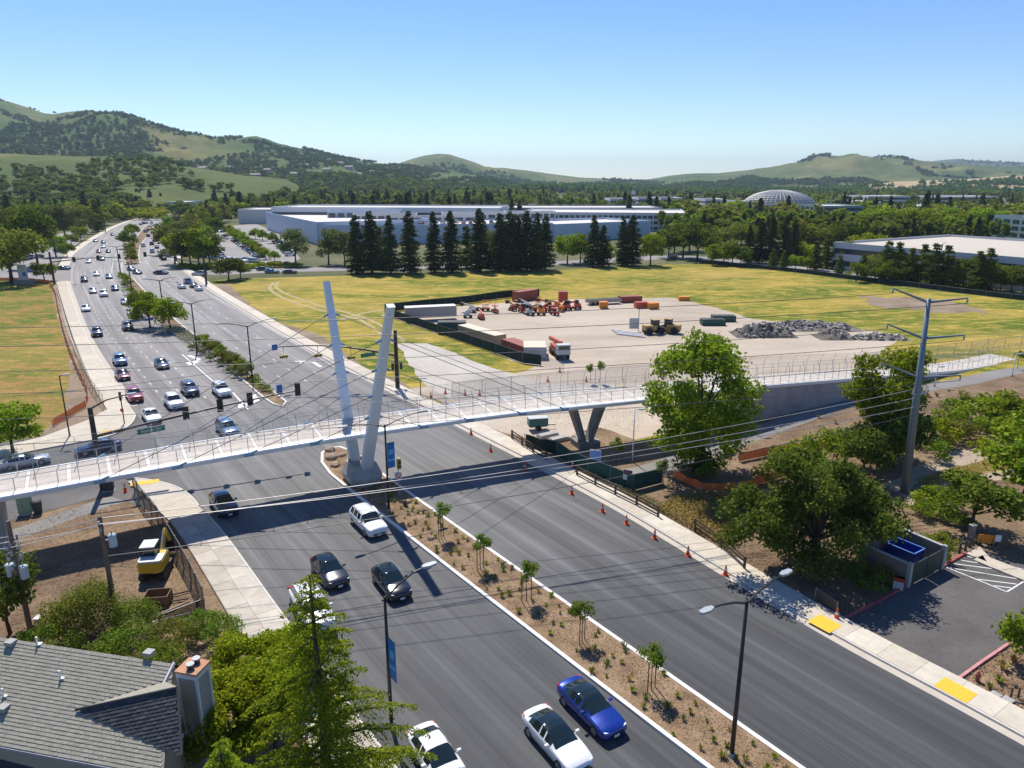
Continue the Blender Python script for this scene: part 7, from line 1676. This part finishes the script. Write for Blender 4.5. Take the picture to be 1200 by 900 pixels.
# far medians
place_tree('bright', G(176, 384), 7.4, 'bushy bright median tree, left of the pair', 'tree', None, 1.1); place_tree('bright', G(200, 387), 7.0, 'bushy bright median tree, right of the pair', 'tree', None, 1.15); place_tree('round', G(167, 372), 6.0, 'mid-green median tree behind the bright pair', 'tree', None, 1.1)
for k, (x, y) in enumerate(((239,407),(246,411),(253,416),(260,421),(267,426),(275,432),(283,438),(290,443))):
    place_tree('olive' if k % 3 else 'bright', G(x, y), 2.6, 'small bushy tree in the far median hedge, %s from the left' % ORD[k], 'shrub_tree', 'far median hedge', 1.0)
for k, (x, y) in enumerate(((226,410),(236,416),(247,423),(258,429),(268,436),(277,442),(300,450),(306,455),(298,446),(312,460))):
    place_bush('mid' if k > 5 else 'grey', G(x, y), 1.9, 1.1, 'low rounded shrub at the far median kerb, %s from the left' % ORD[k], group='low median shrubs')
for k, (x, y) in enumerate(((146,330),(148,336),(152,345),(160,352),(145,326))): place_bush('dark' if k % 2 else 'mid', G(x, y), 3.6, 2.2, 'dark shrub at the far end of the hedge median, %s from its nose' % ORD[k], group='shrubs at the median nose')
for k, (x, y, h_) in enumerate(((152,291,9),(155,280,8),(153,302,4.5),(154,309,4.5),(153,296,5))): place_tree('round' if h_ > 6 else 'olive', G(x, y), h_, 'tree of the distant median on the bend, %s' % ORD[k], 'tree', 'distant median trees', 1.1)
# white flowering ground cover
def cover(name, poly, n, size, mats, label, z=.12, up=.12):
    bias = .86 if mats is globals().get('M_LITTER') else .4
    xs = [p.x for p in poly]; ys = [p.y for p in poly]; P = []
    while len(P) < n:
        x, y = rng.uniform(min(xs), max(xs)), rng.uniform(min(ys), max(ys))
        if in_poly(x, y, poly): P.append((x, y, z + rng.random() * up))
    V, F = leaf_quads(np.array(P), size, np.tile([0, 0, 1.0], (n, 1)), bias, seed=n)
    return stuff(link(name, rawmesh(name, V, F, mats)), label, 'ground cover')
M_FLOW = leafmat('pale_flower', (.20,.22,.12), (.48,.48,.38), .2, c=(.62,.60,.52))
cover('flowering_cover', GP([(188,384),(206,382),(232,397),(256,415),(246,420),(228,408)]), 2600, .32, M_FLOW, 'white flowering ground cover on the far median', .16, .4)
M_STRAW = leafmat('straw_grass', (.30,.22,.07), (.46,.36,.14), .3); M_GREENG = leafmat('green_grass_blade', (.09,.13,.025), (.17,.21,.05), .3)
cover('dry_grass', GP([(770,598),(790,582),(848,578),(876,600),(850,640),(826,630)]), 9000, .18, M_STRAW, 'tall dry grass beside the rail fence', .0, .45)
cover('weeds', GP([(676,552),(706,568),(745,588),(778,606),(792,598),(748,576),(706,552)]), 4200, .10, M_GREENG, 'green weeds along the rail fence', .0, .22)
cover('weeds', GP([(1072,562),(1110,551),(1150,542),(1210,532),(1210,546),(1150,553),(1090,570)]), 4200, .16, M_STRAW, 'dry grass strip between the dirt tracks', .0, .3)
cover('weeds', GP([(600,500),(640,505),(690,500),(750,508),(760,480),(690,470),(640,480)]), 2200, .10, M_STRAW, 'sparse weeds on the dirt under the bridge', .0, .2)
# leaf litter and clods break up the bare soil
M_LITTER = leafmat('leaf_litter', (.11,.075,.048), (.27,.195,.125), .05, c=(.40,.32,.22))
cover('leaf_litter', GP([(880,692),(1000,735),(1062,688),(1000,640),(880,600),(840,650)]), 5200, .12, M_LITTER, 'leaf litter under the oak', .0, .05)
cover('leaf_litter', GP([(0,600),(150,590),(240,700),(200,760),(0,760)]), 7000, .10, M_LITTER, 'clods and litter on the works soil', .0, .06)
cover('leaf_litter', GP([(880,520),(985,482),(1060,470),(1200,450),(1200,520),(1040,560),(900,560)]), 6500, .13, M_LITTER, 'bark and litter on the planted slope', .0, .06)
cover('leaf_litter', GP([(1120,801),(1181,757),(1230,732),(1340,800),(1330,900),(1205,842)]), 3500, .13, M_LITTER, 'bark pieces in the corner bed', .0, .05)
cover('mulch_pieces', V3([(15.2,26.4),(9.2,34.4),(-3.6,51.2),(-12.4,63),(-18.8,71.4),(-20.4,77.6),(-19.4,77.8),(-12.9,69),(-8.6,63.4),(0,51.6),(5.4,44.3),(18.2,26.5)]), 9000, .09, M_LITTER, 'bark pieces on the planted median', .13, .05)
# ---- near median planting
def tuft_mesh(seed, mat):
    g_ = np.random.default_rng(seed); V = []; F = []
    for k in range(34):
        a = g_.uniform(0, 6.28); r_ = g_.uniform(.08, .30); h_ = g_.uniform(.12, .30); b0 = np.array([math.cos(a) * .05, math.sin(a) * .05, 0]); tip = np.array([math.cos(a) * r_, math.sin(a) * r_, h_]); s = np.array([-math.sin(a), math.cos(a), 0]) * .016; mid = (b0 + tip) / 2 + np.array([0, 0, .08])
        n = len(V); V += [b0 - s, b0 + s, mid + s, mid - s, tip]; F += [(n, n+1, n+2, n+3), (n+3, n+2, n+4, n+4)]
    mb = MB(); mb.v = [tuple(v) for v in V]; mb.f = [f if f[2] != f[3] else f[:3] for f in F]; mb.m = [0] * len(F); return mb.mesh('tuft', mat)
TUFT = [tuft_mesh(1, LM['olive']), tuft_mesh(2, LM['bright']), tuft_mesh(3, M_STRAW), tuft_mesh(4, LM['grey'])]
A_, B_ = along(MED1_L[:], 46), along(MED1_R[:], 46); k = 0
for i in range(46):
    for f in (.2, .4, .6, .8):
        if rng.random() < .22: continue
        p = A_[i].lerp(B_[i], f + rng.uniform(-.07, .07)) + Vector((rng.uniform(-.4, .4), rng.uniform(-.4, .4), .13)); k += 1
        kk = rng.choice((0, 0, 1, 2, 3)); s = rng.uniform(.7, 1.5)
        tag(link('grass_tuft', TUFT[kk], None, p, rng.uniform(0, 6), s), '%s grass tuft in the median mulch %s' % (['olive', 'fresh green', 'straw-coloured', 'grey-green'][kk], ['beside the nearest lamp', 'level with the blue sedan', 'around the fifth young tree', 'around the fourth young tree', 'around the third young tree', 'around the second young tree', 'around the first young tree', 'beside the pylon pedestal'][min(7, i // 6)]), 'grass tuft', 'tufts in the near median')
sap_c = bush_mesh('sapling_crown', 1.5, 1.7, 'mid', 77, 1100, .15, 10)
def sapling(p, h, label, stakes=True, w=1.0):
    t = thing('sapling', label, 'young tree', p, rng.uniform(0, 6)); mb = MB(); mb.tube([(0, 0, 0), (.03, 0, h * .5), (0, .02, h * .85)], [.035, .03, .015], 6); mb.build('trunk', M_BARK, t)
    link('crown', sap_c, t, (0, 0, h * .52), rng.uniform(0, 6), (w, w, h * .55 / 1.7))
    if stakes:
        for s in (-1, 1): mb = MB(); mb.tube([(s * .36, 0, -.05), (s * .36, 0, h * .62)], .035, 6); mb.build('stake', M_RAILWOOD, t)
        mb = MB(); mb.bar((-.36, 0, h * .5), (.36, 0, h * .5), .02); mb.build('tie', M_BLK, t)
for k, (x, y) in enumerate(((517,632),(563,668),(617,706),(682,754),(763,810))): sapling(G(x, y) + Vector((0, 0, .13)), rng.uniform(2.9, 3.3), 'staked young tree in the near median, %s from the bridge' % ORD[k])
for k, (x, y, h_, lb) in enumerate(((722,550,3.6,'slender young tree beside the lower trail'),(777,574,3.2,'young tree at the end of the green screen'),(692,449,3.0,'thin young tree in the yard, left of the pair'),(703,449,3.4,'thin young tree in the yard, right of the pair'),(1192,432,3.0,'young tree at the right end of the trail'))): sapling(G(x, y), h_, lb, False, .9)
# boulders on the median nose
M_BOULD = patchy('tan_boulder', [(.26,.19,.13), (.40,.31,.23)], 1.2, 6, fine=(6, .2), coord='Object')
def boulder(p, s, label, seed):
    bm = bmesh.new(); bmesh.ops.create_icosphere(bm, subdivisions=2, radius=s)
    for v in bm.verts: v.co *= 1 + .25 * mnoise.noise(v.co * 1.8 / s + Vector((seed, 0, 0))); v.co.z *= .62
    me = bpy.data.meshes.new('boulder'); bm.to_mesh(me); bm.free(); me.materials.append(M_BOULD); tag(link('boulder', me, None, p), label, 'boulder')
for k, (x, y, s) in enumerate(((387,529,.62),(388,538,.75),(393,547,.6),(401,535,.45),(478,590,.35),(505,633,.3))): boulder(G(x, y) + Vector((0, 0, .2)), s, 'tan boulder on the near median, %s from its nose' % ORD[k], k * 3.1)
# ---- shrubs on the right
shr = [('bright',1145,500,7,4.2,'large bright shrub below the trail at the right'),('bright',1165,486,6,3.6,'bright shrub near the trail end'),('yellow',1103,522,4.6,3.2,'yellow-green shrub right of the steel pole'),('mid',1180,508,5.5,3.2,'mid-green shrub by the dirt track'),('olive',1128,515,4.5,2.6,'olive shrub between brighter ones'),('dark',1085,512,4.5,3.5,'dark shrub behind the steel pole'),('bright',1198,520,5.5,4.0,'bright shrub cut by the right edge'),('mid',1120,485,4,2.4,'small green shrub on the slope'),('bright',938,552,4.2,4.4,'bright upright shrub behind the oak'),('bright',982,545,4.8,4.4,'bright shrub left of the steel pole'),('olive',903,566,4.2,2.4,'olive shrub behind the oak, low'),('mid',960,566,4,3.0,'green shrub behind the oak crown'),('bright',1073,602,2.4,1.7,'clipped bright bush nearest the steel pole'),('bright',1086,607,2.0,1.5,'small clipped bright bush in the bed, front'),('yellow',1087,592,2.8,1.8,'clipped yellow-green bush in the bed, rear'),('bright',1100,606,2.2,1.7,'clipped bright bush in the middle of the bed'),('mid',1111,614,2.0,1.6,'clipped green bush at the right of the bed'),('mid',1129,617,1.9,1.5,'clipped green bush below the dark tree'),('bright',1094,589,3,1.8,'clipped bush behind the middle of the bed'),('bright',1096,641,3.2,1.1,'low bright hedge beside the enclosure'),('bright',1109,659,1.3,1.7,'small upright bush at the enclosure corner'),('olive',1108,638,2.2,1.0,'low olive bush behind the enclosure gate'),('dark',1019,695,2.2,1.8,'round dark bush at the enclosure wall, front'),('olive',1034,684,1.9,1.5,'olive bush at the enclosure wall, right'),('mid',993,679,2.2,1.7,'green bush beneath the oak, left'),('olive',1006,677,2.0,1.6,'olive bush beneath the oak, right'),('dark',870,596,3.5,2.4,'dark shrub left of the oak crown'),('mid',835,560,3.5,2.6,'green shrub at the foot of the tall bright tree'),('dark',815,556,4.5,3,'dark undergrowth beneath the tall bright tree')]
shr += [('bright',1110,500,4.2,2.6,'bright shrub just right of the steel pole top of the slope'),('bright',1160,512,4.6,3.0,'bright shrub above the dirt track, middle'),('mid',1098,538,3.4,2.4,'green shrub right beside the steel pole foot'),('bright',1000,530,4.0,3.2,'bright shrub between the two tall bright trees'),('mid',975,522,3.4,2.2,'green shrub behind the orange netting'),('bright',1190,492,5.0,3.2,'bright shrub on the slope at the right edge'),('bright',920,548,3.2,3.0,'bright shrub left behind the oak'),('mid',1060,520,3.6,3.0,'green shrub left of the steel pole shaft'),('yellow',1150,528,3.0,1.8,'yellow-green low shrub beside the dirt track'),('bright',1115,598,2.6,1.8,'bright clipped bush behind the dark rounded tree'),('mid',1135,478,3.4,2.0,'green shrub just below the trail'),('olive',1060,488,3.2,2.0,'olive shrub on the slope behind the steel pole')]
for kd, x, y, w, h_, lb in shr: place_bush(kd, G(x, y), w, h_, lb, 'shrub')
place_tree('dark', G(1010, 562), 6.0, 'dark evergreen below the bright upright tree, left side', 'tree', None, 1.0); place_tree('dark', G(1046, 548), 7.5, 'dark evergreen below the bright upright tree, right side', 'tree', None, 1.0)
place_tree('mid' if 'mid' in PROTO else 'round', G(1137, 622), 5.4, 'dark rounded garden tree above the clipped bushes', 'tree', None, 1.45)
place_tree('bright', G(1200, 582), 8.2, 'bright leafy tree cut by the right edge', 'tree', None, 1.15)
place_tree('bright', G(1204, 782), 4.6, 'green young tree cut by the right edge at the car park', 'tree', None, .9)
for k, (x, y, kk, s) in enumerate(((1175,784,2,2.2),(1171,799,1,1.7),(1188,776,2,2.0),(1160,806,0,1.4))): tag(link('grass_tuft', TUFT[kk], None, G(x, y), k, s), '%s clump of ornamental grass in the corner bed, %s from the top' % (['olive', 'green', 'straw'][kk], ORD[k]), 'grass tuft')
for x, y, w in [(rng.uniform(900, 1190), rng.uniform(455, 500), 0) for _ in range(70)]:
    p = G(x, y)
    if not in_poly(x, y, [(890,515),(990,478),(1060,465),(1190,446),(1190,470),(1060,490),(960,520),(900,525)]): continue
    tag(link('grass_tuft', rng.choice(TUFT), None, p, rng.uniform(0, 6), rng.uniform(1.2, 2.2)), 'small planted tuft on the slope below the ramp, %s' % ('left of the steel pole' if x < 1040 else 'right of the steel pole' if x < 1120 else 'near the right edge'), 'grass tuft', 'tufts on the slope below the ramp')
# ---- lower left: shrubs round the house and poles
place_tree('bright', G(16, 532), 6.2, 'light green tree at the left edge above the side street', 'tree', None, 1.25)
place_tree('dark', G(12, 742), 6.2, 'dark small tree at the left edge beside the crowded pole', 'tree', None, .85)
def shrub_mass(loc, w, h, mat, seed, n, leaf, label, name='shrub'):
    me = bush_mesh(name, w, h, mat, seed, n, leaf, 22); tag(link(name, me, None, loc, seed), label, 'shrub')
shrub_mass(G(112, 738), 4.6, 3.6, 'olive', 301, 7000, .15, 'large olive-green shrub around the transformer pole'); shrub_mass(G(78, 750), 3.2, 2.8, 'olive', 302, 4000, .15, 'olive shrub left of the transformer pole'); shrub_mass(G(160, 742), 3.0, 2.6, 'mid', 303, 3600, .14, 'green shrub right of the transformer pole'); shrub_mass(G(150, 775), 4.2, 2.6, 'mid', 304, 4500, .15, 'green shrub behind the house roof'); shrub_mass(G(205, 762), 3.6, 2.2, 'olive', 305, 4000, .13, 'olive shrub below the stacked pipes'); shrub_mass(G(236, 742), 3.2, 1.5, 'mid', 306, 3200, .13, 'low green shrub beside the pavement'); shrub_mass(G(262, 752), 2.6, 1.9, 'mid', 307, 2600, .13, 'green shrub between pavement and yellow-green tree'); shrub_mass(G(60, 770), 4, 2.2, 'mid', 308, 4000, .15, 'green shrub behind the house ridge'); shrub_mass(G(190, 795), 3.0, 2.4, 'mid', 309, 3000, .14, 'green shrub next to the chimney')
g_ = np.random.default_rng(15)
cl = blob_clumps((0, 0), 3.3, 2.6, 2.4, 22, .6, 1.0, g_, -.6); c_ = G(296, 792, 3.2)
big_tree('laurel_tree', (c_.x, c_.y, 0), 'yellow-green leafy tree between chimney and cedar', *made_tree(16, cl, 15000, .19, 'yellow', .14))
cl = blob_clumps((0, 0), 3.0, 2.3, 2.2, 18, .6, 1.0, g_, -.6); c_ = G(268, 842, 3.0)
big_tree('laurel_tree', (c_.x, c_.y, 0), 'yellow-green leafy tree directly right of the chimney', *made_tree(17, cl, 13000, .19, 'yellow', .14))
cl = blob_clumps((0, 0), 2.4, 2.0, 1.9, 16, .6, .95, g_, -.6); c_ = G(345, 770, 2.2)
big_tree('laurel_tree', (c_.x, c_.y, 0), 'yellow-green leafy tree behind the cedar trunk', *made_tree(18, cl, 9500, .19, 'yellow', .12))
cl = blob_clumps((0, 0), 3.0, 2.5, 2.2, 20, .6, 1.0, g_, -.6); c_ = G(318, 838, 2.6)
big_tree('laurel_tree', (c_.x, c_.y, 0), 'yellow-green leafy tree left of the cedar trunk, lower one', *made_tree(19, cl, 12000, .19, 'yellow', .12))
cb2 = G(262, 905, 5.5); big_tree('cedar_tree', (cb2.x, cb2.y, 0), 'lower drooping cedar filling the corner beside the chimney', *cedar(9, 7.2, 3.6, 15, 'cedar'))

# ================================================================== WOODS AND HILL TREES (far masses)
def template(seed, n, leaf, conical=False):
    g_ = np.random.default_rng(seed)
    if conical:
        t = g_.random(n) ** .7; a = g_.uniform(0, 6.28, n); r_ = .26 * (1 - t) ** .85 * np.sqrt(g_.random(n)); P = np.stack([np.cos(a) * r_, np.sin(a) * r_, .04 + .96 * t], 1); d = np.stack([np.cos(a) * .5, np.sin(a) * .5, np.full(n, .7)], 1)
    else:
        cl = blob_clumps((0, 0), .55, .42, .40, 9, .14, .22, g_, -.7); cl.append((np.array([0, 0, .5]), .3, .9)); P, d = clump_points(cl, n, g_, .5); d = d * .6 + np.array([0, 0, .5])
    return leaf_quads(P, leaf, d, .6, .8, seed)[0].reshape(n, 4, 3)
def scatter(name, pts, temps, mat, label):
    """pts: (x, y, z, height, width factor) -> one joined mesh"""
    Vs = []
    for x, y, z, h, w in pts:
        T = temps[rng.randrange(len(temps))]; a = rng.uniform(0, 6.28); c, s = math.cos(a), math.sin(a)
        Q = np.empty_like(T); Q[..., 0] = (T[..., 0] * c - T[..., 1] * s) * h * w + x; Q[..., 1] = (T[..., 0] * s + T[..., 1] * c) * h * w + y; Q[..., 2] = T[..., 2] * h + z - .2; Vs.append(Q.reshape(-1, 3))
    V = np.concatenate(Vs); return stuff(link(name, rawmesh(name, V, np.arange(len(V)).reshape(-1, 4), mat)), label, 'woodland')
TM = [template(400 + i, 110, .20) for i in range(4)]; TC = [template(410 + i, 90, .17, True) for i in range(3)]; TH = [template(420 + i, 44, .34) for i in range(4)]
blds = [o for o in COL.objects if o.get('category') in ('building', 'dome') and o.parent is None]
foot = []
for o in blds:
    w_ = [c for c in o.children if c.name.split('.')[0] in ('wall', 'drum')]
    if w_:
        bb = [Vector(v) for v in w_[0].bound_box]; x0, x1, y0, y1 = min(v.x for v in bb), max(v.x for v in bb), min(v.y for v in bb), max(v.y for v in bb); M_ = Matrix.Rotation(o.rotation_euler.z, 3, 'Z'); foot.append([tuple((M_ @ Vector((x, y, 0)) + o.location)[:2]) for x, y in ((x0-5,y0-9),(x1+5,y0-9),(x1+5,y1+5),(x0-5,y1+5))])
roadpoly = [(p.x - 9, p.y) for p in ROAD_L] + [(p.x + 7, p.y) for p in ROAD_R[::-1]]
lotp = [[(p.x, p.y) for p in GP([(226,266),(345,262),(372,300),(345,320),(240,320)])], [(p.x, p.y) for p in GP([(-80,290),(60,273),(120,266),(92,290),(66,318),(-80,330)])]]
# view corridors that stay open: front of the grey building
WK = {'dark': [], 'mid': [], 'bright': [], 'cone': [], 'olive': []}
n_ = 0
while n_ < 3300:
    d = 330 + 1500 * rng.random() ** 1.25; px = rng.uniform(-80, 1290); x = (px - 600) / FPX * d / (_c + .27 * _s) ; 
    if any(in_poly(x, d, f) for f in foot) or in_poly(x, d, roadpoly) or any(in_poly(x, d, f) for f in lotp): continue
    if 245 < px < 775 and d < 500: continue
    if px > 770 and d < 345: continue
    if px < 245 and d < 400: continue
    v = mnoise.noise(Vector((x * .006, d * .006, .5))) + .35 * mnoise.noise(Vector((x * .03, d * .03, 4)))
    if v < -.32 and d > 420: continue
    kd = 'dark' if v < -.02 else 'mid' if v < .2 else 'bright' if v < .36 else 'olive'
    if rng.random() < (.30 if v < .1 else .12): kd = 'cone'
    h = rng.uniform(8, 15) if kd != 'cone' else rng.uniform(12, 21)
    if d < 480: h = min(h, 12.5)
    if px > 640 and d > 650: h = min(h, 9 + 4 * rng.random())
    WK[kd].append((x, d, 0, h, rng.uniform(.95, 1.35) if kd != 'cone' else rng.uniform(.9, 1.2))); n_ += 1
scatter('valley_woodland', WK['dark'], TM, LM['dark'], 'dark broadleaved woodland across the valley floor'); scatter('valley_woodland', WK['mid'], TM, LM['mid'], 'mid-green woodland across the valley floor'); scatter('valley_woodland', WK['bright'], TM, LM['bright'], 'fresh green woodland patches across the valley floor'); scatter('valley_woodland', WK['olive'], TM, LM['olive'], 'olive woodland patches across the valley floor'); scatter('valley_conifers', WK['cone'], TC, LM['redwood'], 'dark conifers mixed through the valley woodland')
def hill_pts(o, n, thr, low, size, sc, seed, tmin=.02, tmax=.97, clump=1.0):
    Vg, _o = HILLS[o.name]; ny, nx = Vg.shape[:2]; out = []; tries = 0
    while len(out) < n and tries < n * 60:
        tries += 1; j, i = rng.uniform(tmin, tmax) * (ny - 1), rng.uniform(0, nx - 1.001); j0, i0 = int(j), int(i); fj, fi = j - j0, i - i0
        p = (Vg[j0, i0] * (1 - fj) + Vg[min(j0 + 1, ny - 1), i0] * fj) * (1 - fi) + (Vg[j0, min(i0 + 1, nx - 1)] * (1 - fj) + Vg[min(j0 + 1, ny - 1), min(i0 + 1, nx - 1)] * fj) * fi
        v = mnoise.fractal(Vector((p[0] * sc + seed, p[1] * sc * .7, seed)), .8, 2, 4) * clump + low * (.5 - j / ny)
        if v < thr: continue
        out.append((p[0], p[1], p[2], rng.uniform(*size), rng.uniform(1.0, 1.6)))
    return out
scatter('hill_woodland', hill_pts(H_left, 15000, -.16, 1.05, (6, 11.5), .0042, 3), TH, LM['blue'], 'oak woodland over the left hills')
scatter('hill_woodland', hill_pts(H_foot, 1100, -.02, .6, (7, 12), .007, 7), TM, LM['dark'], 'dark oaks scattered on the left meadow slope'); scatter('hill_woodland', hill_pts(H_left, 1000, -.2, 2.4, (9, 17), .004, 13, .0, .30), TM, LM['mid'], 'greener trees at the foot of the left hills')
scatter('hill_woodland', hill_pts(H_mid, 900, .30, .9, (10, 17), .0026, 5, .02, .8), TH, LM['blue'], 'oak clumps on the middle hill'); scatter('hill_woodland', hill_pts(H_right, 2800, .27, .5, (10, 16), .0024, 9, .02, .86), TH, LM['blue'], 'oak clumps on the right hills'); scatter('hill_woodland', hill_pts(H_far, 2600, .0, .2, (12, 20), .0016, 2), TH, LM['blue'], 'oak woodland on the far ridge'); scatter('hill_woodland', hill_pts(H_tan, 900, .12, .9, (9, 15), .004, 8), TH, LM['blue'], 'trees on the tan slope at the right')
def band_pts(px0, px1, d0, d1, n, h0, h1):
    return [((px - 600) / FPX * d / (_c + .27 * _s), d, 0, rng.uniform(h0, h1), rng.uniform(1, 1.5)) for px, d in [(rng.uniform(px0, px1), rng.uniform(d0, d1)) for _ in range(n)]]
scatter('valley_woodland', band_pts(330, 740, 1500, 2600, 1300, 13, 22) + band_pts(700, 1300, 1400, 2300, 1500, 8, 13), TH, LM['blue'], 'distant tree band below the middle and right hills')
scatter('orchard', band_pts(122, 190, 560, 690, 130, 5, 7.5), TM, LM['yellow'], 'bright green orchard strip beyond the bend')
# ---- houses on the left hillside
Vg = HILLS[H_left.name][0]; ny, nx = Vg.shape[:2]; hx0 = -500
for k, (px, t_) in enumerate(((60,.30),(95,.33),(20,.36),(262,.22),(285,.25),(300,.30),(318,.34),(345,.30),(362,.45),(372,.55),(385,.60),(396,.66),(402,.58),(410,.5),(388,.42),(420,.36),(335,.18),(240,.28),(270,.34))):
    i = int((px - hx0) / 5); j = int(t_ * (ny - 1)); q = Vg[j, i]; t = thing('hillside_house', 'small pale house on the left hillside, %s counted from the left' % (ORD + ['seventeenth', 'eighteenth', 'nineteenth'])[sorted([60,95,20,262,285,300,318,345,362,372,385,396,402,410,388,420,335,240,270]).index(px)], 'house', (q[0], q[1], q[2]), rng.uniform(-.4, .4), 'houses on the left hillside')
    L, W_, h = rng.uniform(14, 24), rng.uniform(10, 14), rng.uniform(5, 8); MB().box((0, 0, h / 2 - 1), (L, W_, h + 2)).build('wall', M_HWALL, t)
    mb = MB(); mb.add([(-L*.54,-W_*.56,h),(L*.54,-W_*.56,h),(L*.54,W_*.56,h),(-L*.54,W_*.56,h),(-L*.5,0,h+3),(L*.5,0,h+3)], [(0,1,5,4),(2,3,4,5),(0,4,3),(1,2,5),(3,2,1,0)]); mb.build('roof', M_HROOF, t)
    for w in range(3): MB().box((-L * .3 + L * .3 * w, -W_ / 2, h * .55), (L * .16, .2, h * .3)).build('window', M_BWIN, t)
# ================================================================== AIR
hz = N('haze_air'); hz.t.nodes.remove(hz.b); pv_ = hz.n('VolumePrincipled'); pv_.inputs['Color'].default_value = (.62,.80,1.0,1); pv_.inputs['Density'].default_value = 6.5e-5; pv_.inputs['Anisotropy'].default_value = .25
hz.l(pv_.outputs[0], hz.out.inputs['Volume'])
stuff(MB().box((0, 6500, 219.4), (28600, 19600, 441)).build('haze', hz.mat), 'pale blue haze over the valley', 'haze')
